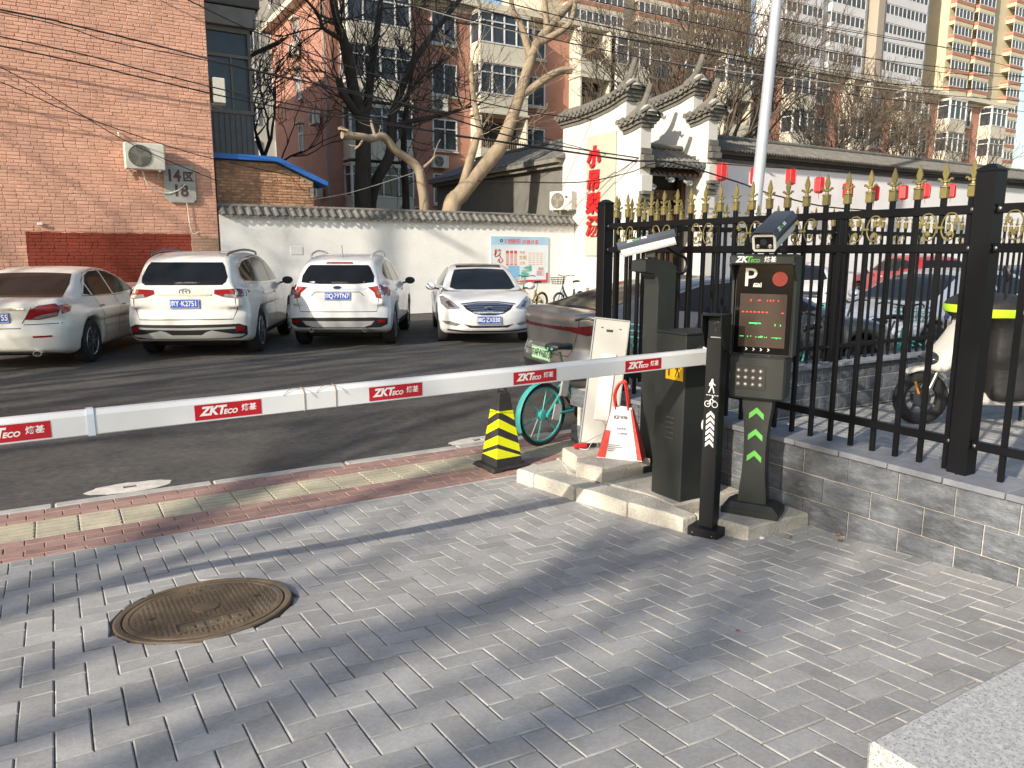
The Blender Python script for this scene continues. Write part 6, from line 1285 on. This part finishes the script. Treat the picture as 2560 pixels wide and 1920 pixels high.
A = [([(8.7, 23, -.05), (8.83, 23, 3.25), (9.48, 23, 4.64), (9.63, 23.1, 5.69), (9.81, 23.2, 6.19), (10.46, 23.4, 7.5), (11.28, 23.6, 8.54), (11.89, 23.8, 9.25), (12.9, 24, 10.4)], .20, .07), ([(9.65, 23.1, 5.5), (10.24, 23, 5.73), (11.28, 22.9, 6), (11.96, 22.8, 6.24), (12.5, 22.6, 6.4)], .10, .03), ([(9.81, 23.2, 6.1), (10.09, 23.1, 6.38), (10.54, 23, 7.06), (10.9, 23, 7.4)], .10, .03)]
tree('dark slanting bare tree leaning over the white wall', A, .2, bark_d, 15, 1.4, 3, twr=.02)
A = [([(10.8, 25, -.05), (10.87, 25, 3.12), (10.82, 25, 4.94), (10.91, 25, 6.22), (11.1, 25, 7.2), (11.3, 25, 8.6)], .16, .05)]
tree('slim dark tree standing behind the slanting tree', A, .16, bark_d, 34, 1.5, 3, twr=.02)
def knobs(t, pts):
    for p in pts: pass
B = [([(9.75, 21, -.05), (9.72, 21, 2.83), (9.64, 21, 3.57), (9.55, 21, 4.05), (9.26, 21, 4.29), (8.81, 20.9, 4.51), (8.4, 20.8, 4.85), (8, 20.7, 4.76), (7.69, 20.6, 4.77), (7.1, 20.5, 4.76)], .155, .10), ([(9.62, 21, 4.05), (9.87, 21, 4.24), (10.08, 21, 4.45)], .05, .035), ([(8.13, 20.7, 4.8), (8.03, 20.7, 5.14), (8.01, 20.7, 5.28)], .05, .03), ([(7.75, 20.6, 4.78), (7.6, 20.5, 4.55), (7.45, 20.5, 4.42)], .04, .02), ([(7.4, 20.5, 4.8), (7.1, 20.45, 4.92), (6.98, 20.4, 4.9)], .06, .035)]
tree('lopped pale tree with stubby crooked branch over the white wall', B, .15, bark_l, 1, .45, 0, twr=.015)
B = [([(10.3, 21, -.05), (10.57, 21, 2.81), (10.94, 21, 3.4), (11.59, 21, 4.12), (12.25, 21, 4.8), (12.47, 21, 5.19), (12.7, 21, 5.71), (13.03, 21, 6.53), (13.37, 21, 7.48), (13.66, 21.1, 8.04), (14.3, 21.2, 8.75), (14.96, 21.3, 9.38), (16, 21.5, 10.4)], .30, .10),
 ([(13, 21, 6.45), (13.42, 20.9, 6.71), (13.88, 20.8, 7.04), (14.33, 20.7, 7.28), (14.68, 20.6, 7.31)], .14, .11), ([(13.43, 21.1, 7.7), (13.15, 21.2, 8.62), (12.86, 21.2, 8.98), (12.8, 21.3, 10)], .13, .06), ([(13.75, 21.1, 8.1), (14.45, 20.9, 8.51), (14.79, 20.8, 8.91), (15, 20.8, 9.8)], .13, .06), ([(14.12, 21.2, 8.6), (14.06, 21.2, 9.17), (13.9, 21.2, 10.4)], .12, .07), ([(10.85, 21, 3.2), (11.27, 21, 4.46), (11.49, 21, 5.11), (11.6, 21, 5.25), (11.39, 21, 6.18), (11.29, 21, 7.22)], .15, .07)]
tree('big pale leaning tree with sunlit smooth limbs by the grey house', B, .3, bark_l, 9, 1.1, 2, twr=.011)
m = MB()
def fan(label, x, y, h, r, lean, bark=bark_m, lev=5, n0=5, group=None, spread=.62, first=.28):
    t = thing('bare_tree', label, 'tree', (x, y, 0), group=group); m, c = MB(), MB(); top = Vector((lean*h*.3, 0, h*first))
    limb(m, [(0, 0, -.05), (top.x*.4, .05, top.z*.5), tuple(top)], r, r*.75)
    for k in range(n0):
        a = 2*math.pi*k/n0+tr.random(); d = Vector((math.cos(a)*.45+lean*.2, math.sin(a)*.45, 1)); grow(c, top, d, h*.27, r*.55, lev, spread, .07, 6)
    m.build('trunk', bark, t, smooth=60); c.build('crown', bark, t, smooth=60)
RMIN[0] = .010
for x, y, h, r, le, lb in ((24.3, 26.5, 13, .22, .05, 'brown bare tree with fine spreading twigs just right of the gate roofs'), (31.5, 29, 14, .2, -.1, 'tall bare tree with hazy twigs above the lantern wall roof'), (27.5, 29.5, 11, .16, .1, 'smaller bare tree standing between two taller twiggy trees'), (38, 28.5, 12, .2, .1, 'wide bare tree in front of the middle of the salmon block'), (43.5, 28, 11, .17, .15, 'bare tree with arching twigs before the far balconies'), (51, 28, 10.5, .16, -.1, 'thin bare tree near the far end of the lantern wall'), (34.2, 25.5, 9.5, .14, -.05, 'low bare tree close behind the tiled wall roof')):
    fan(lb, x, y, h, r, le, lev=6 if h > 10.8 else 5)
fan('shadowy bare tree in the gap behind the glazed balcony', 6.4, 30, 11, .16, .05, bark_d)
fan('broken dark sapling behind the blue shed roof', 6.9, 26, 6.2, .08, -.3, bark_d, 2, 2)
for x, y, h, r, lb in ((-13.9, 12.75, 11, .15, 'street tree across the lane whose trunk shades the white wall'), (-19.5, 12.3, 12, .2, 'street tree whose limbs shade the salmon brick'), (-17, -3.5, 13, .26, 'large street tree shading the kiosk and stone wall'), (-21, 2.5, 13, .26, 'tall roadside tree shading the red strip'), (-16, 6.5, 12, .22, 'roadside tree shading the parked cars')):
    fan(lb, x, y, h, r, tr.uniform(-.1, .1), bark_d, 4, 4, 'street trees west of the barrier', .5, .35)
up = thing('utility_pole', 'tall concrete utility pole across the lane that shades the white wall', 'utility pole', (-13.85, 11.7, 0))
MB().tube([(0, 0, 0), (0, 0, 14)], [.17, .13], 14).build('shaft', M('pole_concrete', (.4, .39, .36), .9), up, smooth=50); MB().box((0, 0, 13.2), (.1, 2.0, .1)).build('cross_arm', steel, up)
# ================================================================ overhead wires
cab = M('cable_black', (.012, .012, .014), .7)
WIRES = [([(-9, 18.7, 6.9), (-.32, 18.5, 6.25), (.76, 18.5, 6.16), (2.39, 18.5, 5.97), (4.3, 17.9, 5.57), (7.66, 17.9, 5.23), (11.11, 17.9, 4.66), (14.3, 16.3, 4.15)], .022, 'thick black cable sagging across the brick house to the gate eave'),
 ([(-9, 18.6, 6.8), (-.32, 18.45, 6.19), (1.52, 18.5, 5.93), (3.47, 18.5, 5.78), (6.49, 18.5, 5.46), (9.04, 17.9, 5.12), (13.79, 17.9, 4.47), (14.4, 16.3, 4.12)], .012, 'thin cable looping under the thick cable on the brick house'),
 ([(-9, 18.3, 6.4), (-.36, 18.3, 5.71), (2.33, 18.3, 5.36), (4.2, 17.6, 4.96), (7.43, 17.6, 4.67), (11.41, 17.6, 4.41), (14.5, 16.4, 4.1)], .016, 'black cable crossing above the wall air conditioner'), ([(-9, 18.2, 6.3), (-.38, 18.2, 5.52), (2.3, 18.2, 5.19), (4.87, 18.2, 4.9), (9.99, 17.6, 4.5), (14.5, 16.4, 4.05)], .018, 'lower black cable running beside the pair over the brick'),
 ([(-4, 18.4, 6.9), (-.42, 18.6, 5.21), (.32, 18.6, 4.8), (1.55, 18.6, 4.05), (2.55, 18.6, 3.6), (3.6, 19.2, 3.3)], .011, 'thin wire dropping steeply past the insulator to the white wall'), ([(-5, 18.5, 6.6), (-.45, 18.7, 4.95), (.57, 18.7, 4.54), (1.98, 18.7, 4.1), (3.51, 18.7, 3.72), (6.5, 20.4, 3.5)], .012, 'thin wire slanting across the brick to the blue roof'),
 ([(1.0, 18.8, 7.9), (3.17, 18.9, 7.09), (5.05, 18.9, 6.51), (7.88, 18.6, 5.88), (11.54, 18.6, 5.52), (14.0, 18.6, 5.5)], .018, 'black cable passing in front of the glazed balcony'), ([(5, 20, 8.9), (8.53, 20, 8.24), (12.4, 20, 7.97), (20, 20, 7.9), (32, 20, 8.4)], .016, 'cable through the crown of the pale leaning tree'), ([(5, 20.3, 9.3), (10.24, 20.3, 8.59), (15.53, 20.3, 8.44), (32, 20.3, 8.9)], .014, 'cable just above the crown of the lopped tree'),
 ([(5, 19.6, 9), (12.14, 19.6, 8.55), (18.07, 19.6, 8.4), (27.95, 19.6, 8.31), (40, 19.6, 9.2)], .02, 'upper heavy line above the gate finials'), ([(5, 19.4, 8.6), (12.02, 19.4, 8.15), (19.27, 19.4, 8.15), (27.7, 19.4, 8.02), (40, 19.4, 8.7)], .016, 'middle line above the gate finials'), ([(5, 19.2, 8.2), (11.89, 19.2, 7.74), (19.1, 19.2, 7.59), (27.45, 19.2, 7.61), (40, 19.2, 8.2)], .016, 'lowest line grazing the tall gate finials'),
 ([(8, 20.5, 9.6), (15.27, 20.5, 9.45), (23.46, 20.5, 9.46), (29.12, 20.5, 9.5), (45, 20.5, 10.4)], .018, 'line crossing the beige slab block'), ([(10, 21, 10.6), (20.3, 21, 10.39), (29.71, 21, 10.59), (46, 21, 11.4)], .018, 'highest line before the lamp pole'),
 ([(26.84, 24, 11.65), (32.49, 24, 11.89), (40.31, 24, 12.14), (48.71, 24, 12.02), (60, 24, 12.6)], .016, 'line in front of the white tower'), ([(25.79, 23, 10.42), (33, 23, 10.49), (38.83, 23, 10.54), (46.77, 23, 11.22)], .016, 'line rising towards the yellow tower'), ([(24.74, 22, 9.24), (30, 22, 9.22), (37.28, 22, 9.35), (44.8, 22, 10.51)], .016, 'line above the far balconies'),
 ([(8.0, 15.6, 4.2), (9.68, 15.6, 4.14), (12.94, 15.6, 3.99), (14.42, 15.6, 4.02), (16.91, 15.6, 3.64), (18.91, 15.6, 3.29), (22.76, 15.6, 3.05), (34, 15.6, 3.3)], .026, 'thick cable hooked under the porch and drooping past the lanterns'), ([(8.5, 15.5, 3.25), (9.62, 15.5, 3.28), (11.41, 15.5, 3.37), (12.87, 15.5, 3.67), (14.22, 15.5, 4.02), (18.04, 15.5, 4.1), (22.46, 15.5, 4.19), (34, 15.5, 4.5)], .016, 'cable rising to the porch eave from the wall poster'),
 ([(16.3, 16.2, 4.3), (18.47, 16.2, 4.24), (21.24, 16.2, 4.27), (25.05, 16.2, 4.3), (30.36, 16.2, 4.4), (40, 16.2, 4.6)], .009, 'thin festoon wire carrying the red lanterns'), ([(5.5, 19.2, 2.9), (7.2, 20.2, 3.25), (9.5, 20.6, 4.0)], .008, 'pale stay wire from the coping to the lopped tree')]
for pts, r_, lb in WIRES: tag(MB().tube(smoothpts(pts, 7), r_*.85, 5).build('overhead_wire', cab if 'pale' not in lb else M('pale_wire', (.5, .48, .42), .6), smooth=60), lb, 'wire')
# ================================================================ lanterns
lr = M('lantern_red', (.42, .018, .022), .55, nv=.08, ns=4); lrib = M('lantern_rib', (.70, .18, .15), .6)
lam0 = None
for k, (x, z) in enumerate(((16.9, 3.97), (18.32, 3.93), (19.87, 3.99), (21.24, 3.8), (22.7, 3.69), (24.13, 3.66), (25.75, 3.76), (27.1, 3.86), (28.7, 3.93))):
    lb = ['red paper lantern beside the taller gable wall', 'red paper lantern half hidden by the lamp pole'][k] if k < 2 else 'red six sided paper lantern hanging on the festoon wire'
    if lam0 is None or k == 1:
        t = thing('red_lantern', lb, 'lantern', (x, 16.2, z), tr.random(), 'red lanterns along the white wall')
        MB().lathe([(.10, -.25), (.165, -.2), (.165, .2), (.10, .25)], 6).build('paper_body', lr, t)
        for j in range(6): a = j*math.pi/3; MB().tube([(.1*math.cos(a), .1*math.sin(a), -.25), (.168*math.cos(a), .168*math.sin(a), -.2), (.168*math.cos(a), .168*math.sin(a), .2), (.1*math.cos(a), .1*math.sin(a), .25)], .006, 4).build('rib', lrib, t)
        MB().tube([(0, 0, -.25), (0, 0, -.42)], .01, 5).build('tassel', lr, t); MB().tube([(0, 0, .25), (0, 0, .36)], .004, 4).build('hook', dark, t); lam0 = lam0 or t
    else:
        t = copy_tree(lam0); t.location = (x, 16.2, z); t.rotation_euler = (0, tr.uniform(-.12, .12), tr.random()); t['label'] = lb
# lamp pole
lp = thing('lamp_pole', 'tall pale grey steel lamp pole rising behind the kiosk', 'lamp pole', (14.55, 13.0, 0)); Xl = RY(R(4))
pm = M('galvanised_pole', (.46, .48, .52), .45, .3, nv=.06, ns=2)
MB().tube([(0, 0, 0), (0, 0, 6), (0, 0, 12)], [.15, .125, .10], 20, Xl).build('shaft', pm, lp, smooth=50); MB().lathe([(.26, 0), (.26, .03), (.16, .05), (.16, .2)], 16).build('base_flange', pm, lp, smooth=30)
MB().box((.5, 0, 12.1), (1.4, .25, .12), Xl, b=.03).build('lamp_head', pm, lp)
# ================================================================ bicycles
teal = M('teal_enamel', (.06, .36, .33), .4, nv=.12, ns=9); overlay(teal, (.2, .3, .27), 8, .6, .75, .4)
def bicycle(label, loc, az, fm, group=None, basket=True, detail=True, mud=True, blackrim=False, tag_blue=False):
    t = thing('bicycle', label, 'bicycle', loc, az, group); r = .275; wb = 1.02
    rim_m = fm if not blackrim else dark
    for nm, x in (('rear_wheel', 0), ('front_wheel', wb)):
        X = T(x, 0, r) @ RX(math.pi/2); tor = [((r-.018)*math.cos(a), (r-.018)*math.sin(a), 0) for a in [2*math.pi*k/32 for k in range(32)]]
        wl = MB().tube(tor, .019, 8, X, closed=True).build(nm, rubber, t, smooth=60)
        tor = [((r-.042)*math.cos(a), (r-.042)*math.sin(a), 0) for a in [2*math.pi*k/32 for k in range(32)]]
        MB().tube(tor, .011, 6, X, closed=True).build('rim', rim_m, wl, smooth=60)
        m = MB()
        for k in range(6 if not blackrim else 14): a = 2*math.pi*k/(6 if not blackrim else 14)+.3; m.tube([(.03*math.cos(a), .03*math.sin(a), 0), ((r-.045)*math.cos(a), (r-.045)*math.sin(a), 0)], .0065 if not blackrim else .002, 5, X)
        m.lathe([(.045, -.03), (.045, .03), (.02, .035), (0, .035)], 14, X); m.build('spokes', rim_m, wl, smooth=40)
        if mud:
            arc = [a for a in np.linspace(R(-5 if nm == 'rear_wheel' else 20), R(185 if nm == 'rear_wheel' else 150), 14)]
            if nm == 'rear_wheel': arc = [math.pi-a+R(-2)+0 for a in arc][::-1]; arc = np.linspace(R(62), R(205), 14)
            m = MB(); vs = []
            for a in arc:
                for w_, rr in ((-.03, r+.008), (0, r+.02), (.03, r+.008)): vs.append((x+rr*math.cos(a), w_, r+rr*math.sin(a)))
            m.add(vs, [(i*3+j, i*3+j+1, i*3+j+4, i*3+j+3) for i in range(13) for j in range(2)]); g_ = m.build('mudguard', fm, t, smooth=60)
    bbx, bbz = .43, .27; sx, sz = .26, .62; hx, hz = .86, .72
    m = MB(); m.tube(smoothpts([(bbx, 0, bbz), (.60, 0, .36), (.78, 0, .56), (hx, 0, hz)], 5), .03, 10); m.tube([(bbx, 0, bbz), (sx, 0, sz)], .024, 8)
    for s_ in (-1, 1): m.tube([(bbx, s_*.02, bbz), (0, s_*.06, r)], .013, 6); m.tube([(sx+.03, s_*.02, sz-.08), (0, s_*.06, r)], .012, 6)
    m.build('frame', fm, t, smooth=50)
    m = MB(); m.tube([(sx, 0, sz), (sx-.06, 0, .80)], .014, 8); m.build('seat_post', steel, t)
    sd_ = MB().add(*(lambda: ([], []))()) if False else MB()
    secs = [(-.13, .012, .0), (-.11, .085, .01), (-.05, .095, .018), (.02, .06, .012), (.09, .028, .004), (.14, .016, -.004), (.15, .004, -.01)]; vs = []; n = 10
    for x, w_, z in secs:
        for k in range(n): a = 2*math.pi*k/n; vs.append((sx-.05+x, w_*math.cos(a), .845+z+.03*math.sin(a)*(1 if math.sin(a) > 0 else 1.2)*min(1, w_/.03+.4)))
    sd_.add(vs, [(i*n+k, i*n+(k+1) % n, (i+1)*n+(k+1) % n, (i+1)*n+k) for i in range(len(secs)-1) for k in range(n)]+[tuple(range(n-1, -1, -1)), tuple((len(secs)-1)*n+k for k in range(n))])
    sa = sd_.build('saddle', dark, t, smooth=60); MB().box((sx-.175, 0, .84), (.008, .07, .02), b=.003).build('saddle_badge', teal, sa)
    m = MB(); m.tube([(hx, 0, hz), (hx-.06, 0, .95), (hx-.07, 0, 1.0)], .016, 8); m.tube(smoothpts([(hx-.17, -.29, 1.03), (hx-.09, -.22, 1.05), (hx-.05, -.08, 1.02), (hx-.05, .08, 1.02), (hx-.09, .22, 1.05), (hx-.17, .29, 1.03)], 4), .012, 8)
    m.build('handlebar', dark, t, smooth=50)
    m = MB()
    for s_ in (-1, 1): m.tube([(hx-.0, s_*.03, hz-.06), (wb, s_*.055, r)], .014, 6)
    m.build('fork', fm, t, smooth=50)
    if basket:
        m = MB(); bx_, bz_ = hx+.22, .86
        for z in (0, .06, .12, .18): m.tube([(bx_+sx_*(.12+z*.2), sy_*(.15+z*.2), bz_+z-.06) for sx_, sy_ in ((-1, -1), (1, -1), (1, 1), (-1, 1))], .006, 4, closed=True)
        for k in range(12): a = 2*math.pi*k/12; c_, s_ = math.cos(a), math.sin(a); q = max(abs(c_), abs(s_)); m.tube([(bx_+.12*c_/q, .15*s_/q, bz_-.06), (bx_+.156*c_/q, .186*s_/q, bz_+.12)], .005, 4)
        m.build('basket', fm if basket is True else basket, t, smooth=40)
    m = MB(); m.lathe([(.085, -.006), (.085, .006), (.07, .01), (.0, .01)], 20, T(bbx, -.05, bbz) @ RX(math.pi/2)); m.bar((bbx, -.07, bbz), (bbx+.10, -.08, bbz-.13), .02, .012); m.box((bbx+.1, -.12, bbz-.13), (.08, .09, .02), b=.004); m.bar((bbx, .05, bbz), (bbx-.10, .06, bbz+.13), .02, .012); m.box((bbx-.1, .1, bbz+.13), (.08, .09, .02), b=.004); m.build('crank', dark, t)
    MB().box((.015, -.085, .31), (.09, .012, .14), RY(R(15)), b=.004).build('wheel_lock', M('lock_silver', (.5, .5, .5), .35, .6), t)
    MB().box((.09, -.07, .55), (.10, .02, .2), RY(R(12)), b=.012).build('guard_plate', M('guard_grey', (.36, .36, .35), .5), t)
    m = MB(); m.tube([(.05, .08, .26), (-.02, .13, .02)], .009, 5); m.build('kick_stand', steel, t)
    return t
bicycle('teal rental bicycle poking out behind the end of the block wall', (3.56, 5.36, 0), R(10), teal)
for k, (x, y, a, lb) in enumerate(((8.6, 5.65, 8, 'teal rental bicycle with basket parked behind the plaza wall beside the scooter'), (7.55, 5.62, 190, 'teal rental bicycle facing the kiosk behind the plaza wall'), (9.55, 5.75, 100, 'teal rental bicycle with upright basket seen beside the fence post'))): bicycle(lb, (x, y, -.02), R(a), teal)
bicycle('yellow bicycle with pale wire basket under the notice board', (12.3, 18.6, -.02), R(200), M('yellow_enamel', (.62, .42, .02), .4), basket=M('basket_grey', (.4, .4, .38), .5), blackrim=True)
bicycle('dark blue bicycle leaning by the white wall corner', (13.6, 18.5, -.02), R(198), M('navy_enamel', (.03, .05, .13), .4), basket=dark, blackrim=True)
# ================================================================ electric scooter under a rain cover
sc = thing('electric_scooter', 'cream electric scooter with black and lime rain cover behind the fence', 'scooter', (7.22, 4.18, 0), R(-36)); sc.scale = (1.06, 1.06, 1.08)
# local: +x runs from the front wheel back to the seat
cr_ = M('scooter_cream', (.66, .63, .57), .3, nv=.04, ns=4, coat=.5); cov = M('cover_black', (.018, .017, .018), .65, nv=.25, ns=9, b=.5, bs=14); lime = M('lime_tape', (.50, .80, .03), .45, nv=.05)
def sdf_part(name, fn, lo, hi, h, ma, parent):
    g = [np.arange(lo[i], hi[i], h) for i in range(3)]; X, Y, Z = np.meshgrid(*g, indexing='ij'); V, F = surface(fn(X, Y, Z), lo, h)
    me = bpy.data.meshes.new(name); me.from_pydata(V.tolist(), [], F.tolist()); me.materials.append(ma); me.shade_smooth(); me.update(); return obj(name, me, parent)
def ellip(X, Y, Z, c, r): return (np.sqrt(((X-c[0])/r[0])**2+((Y-c[1])/r[1])**2+((Z-c[2])/r[2])**2)-1)*min(r)
for nm, x in (('front_wheel', 0), ('rear_wheel', 1.32)):
    X = T(x, 0, .24) @ RX(math.pi/2); tor = [(.19*math.cos(a), .19*math.sin(a), 0) for a in [2*math.pi*k/32 for k in range(32)]]
    wl = MB().tube(tor, .055, 10, X, closed=True).build(nm, rubber, sc, smooth=60); m = MB().lathe([(.15, -.03), (.15, .03), (.14, .03), (.13, -.0), (.14, -.03), (.15, -.03)], 24, X); m.lathe([(.08, -.04), (.08, .04), (0, .045)], 16, X)
    for k in range(8): a = k*math.pi/4; m.bar((.06*math.cos(a), .06*math.sin(a), 0), (.14*math.cos(a+.3), .14*math.sin(a+.3), 0), .02, .02, X)
    m.build('rim', M('rim_dark'), wl, smooth=40)
def shield(X, Y, Z):
    t_ = np.clip((Z-.52)/.58, 0, 1); cx = .10+.30*t_; hwid = .20-.08*t_+.02*np.sin(t_*3.1)
    return smax(smax(np.abs(X-cx)-(.09-.03*t_)-.03*np.exp(-((Z-.62)/.12)**2)+.10*(Y/.2)**2*.6, np.abs(Y)-hwid, .05), np.abs(Z-.82)-.32, .06)
sdf_part('front_shield', shield, (-.2, -.3, .4), (.65, .3, 1.25), .022, cr_, sc)
sdf_part('front_mudguard', lambda X, Y, Z: smax(smax(np.abs(np.sqrt(X**2+(Z-.24)**2)-.275)-.018, np.abs(Y)-.065, .02), np.maximum(.02-(Z-.30)*.5-X*.4, X-.2), .03), (-.36, -.12, .2), (.3, .12, .6), .016, cr_, sc)
sdf_part('head_lamp', lambda X, Y, Z: ellip(X, Y, Z, (.06, 0, .60), (.10, .15, .07)), (-.1, -.2, .48), (.24, .2, .72), .018, M('lamp_smoke', (.03, .03, .035), .1, coat=.8), sc)
sdf_part('body_shell', lambda X, Y, Z: smin(smax(smax(np.abs(X-.62)-.38, np.abs(Z-.26)-.06, .05), np.abs(Y)-.15, .05), smax(ellip(X, Y, Z, (1.12, 0, .52), (.46, .17, .26)), .36-Z, .05), .08), (.1, -.28, .12), (1.7, .28, .9), .026, cr_, sc)
m = MB()
for s_ in (-1, 1): m.tube([(.12, s_*.075, .56), (0, s_*.085, .24)], .02, 8)
m.build('front_fork', steel, sc, smooth=50)
for s_ in (-1, 1): MB().box((.04, s_*.112, .36), (.02, .008, .12), RY(R(-20)), b=.003).build('amber_reflector', M('amber', (.75, .30, .02), .3, coat=.4), sc)
MB().lathe([(.06, 0), (.055, .004), (0, .006)], 16, T(.165, 0, .98) @ RY(R(-68)) @ Matrix.Diagonal((.5, .9, 1, 1))).build('round_badge', M('badge_blue', (.02, .03, .09), .3, coat=.5), sc)
def cover(X, Y, Z):
    a = smax(ellip(X, Y, Z, (.50, 0, 1.06), (.34, .38, .14)), np.abs(Y)-.36, .04)
    b = smax(smax(np.abs(X-1.02)-.52, np.abs(Y)-.24, .1), np.abs(Z-.60)-.32+.12*(X-.9), .1)
    c = smax(smax(np.abs(X-.7)-.2, np.abs(Y)-.26, .08), np.abs(Z-.85)-.18+.3*(X-.7), .08)
    return smin(smin(a, b, .1), c, .1)+.012*np.sin(9*X+4*Z)*np.sin(11*Y+3*Z)
cv_ = sdf_part('rain_cover', cover, (.0, -.5, .18), (1.75, .5, 1.35), .026, cov, sc)
bvh = BVHTree.FromPolygons([v.co for v in cv_.data.vertices], [tuple(p.vertices) for p in cv_.data.polygons])
for poly, vw in (([(.2, 1.0), (.62, 1.0), (.66, 1.065), (.2, 1.07)], 'L'), ([(.72, .92), (1.5, .78), (1.5, .845), (.74, .985)], 'L'), ([(.2, 1.0), (.62, 1.0), (.66, 1.065), (.2, 1.07)], 'R'), ([(.72, .92), (1.5, .78), (1.5, .845), (.74, .985)], 'R')):
    a, b = conform(poly, vw, bvh, .006, .04); MB().add(a, b).build('lime_band', lime, sc, smooth=50)
a, b = conform([(-.33, 1.03), (.33, 1.03), (.33, 1.09), (-.33, 1.09)], 'rear', bvh, .007, .04); MB().add(a, b).build('lime_band', lime, sc, smooth=50)
for s_ in (-1, 1):
    MB().tube([(.5, s_*.28, 1.1), (.46, s_*.34, 1.30)], .008, 6).build('mirror_stem', dark, sc); MB().lathe([(0, -.012), (.05, -.008), (.055, .004), (0, .01)], 16, T(.45, s_*.35, 1.37) @ RY(R(80)) @ Matrix.Diagonal((1.3, .9, 1, 1))).build('mirror', dark, sc, smooth=50)
MB().tube([(.95, .1, .2), (1.02, .22, .0)], .014, 6).build('side_stand', dark, sc)
# ================================================================ litter
lg = random.Random(5)
leafm = M('dry_leaf', (.22, .12, .06), .9, nv=.3, ns=40); pebm = M('pebble', (.2, .19, .17), .9, nv=.3, ns=40)
for k, (x, y, lb) in enumerate(((3.42, 2.83, 'crumpled scrap of pale paper beside the kiosk slab'), (3.83, 2.62, 'dry leaf lying at the foot of the block wall'), (3.36, 2.92, 'brown leaf against the slim black post'), (3.70, 2.74, 'small pebble on the paving by the slab corner'), (3.74, 2.55, 'curled brown leaf on the paving near the block wall'), (3.56, 2.76, 'tiny grey stone on the paving near the paper scrap'), (2.3, 2.0, 'red scrap of plastic in a paving joint'))):
    m = MB(); n = 9; s_ = .022 if 'leaf' in lb or 'paper' in lb else .008
    vs = [(s_*lg.uniform(.6, 1.3)*math.cos(a), s_*lg.uniform(.5, 1)*math.sin(a), lg.uniform(.002, s_*.5)) for a in [2*math.pi*j/n for j in range(n)]]+[(0, 0, s_*.7), (0, 0, 0)]
    m.add(vs, [(j, (j+1) % n, n) for j in range(n)]+[((j+1) % n, j, n+1) for j in range(n)])
    tag(m.build('litter', leafm if 'leaf' in lb else pebm if 'stone' in lb or 'pebble' in lb else (red if 'red' in lb else white_paint), X=T(x, y, gz(x, y)+.002)), lb, 'litter')
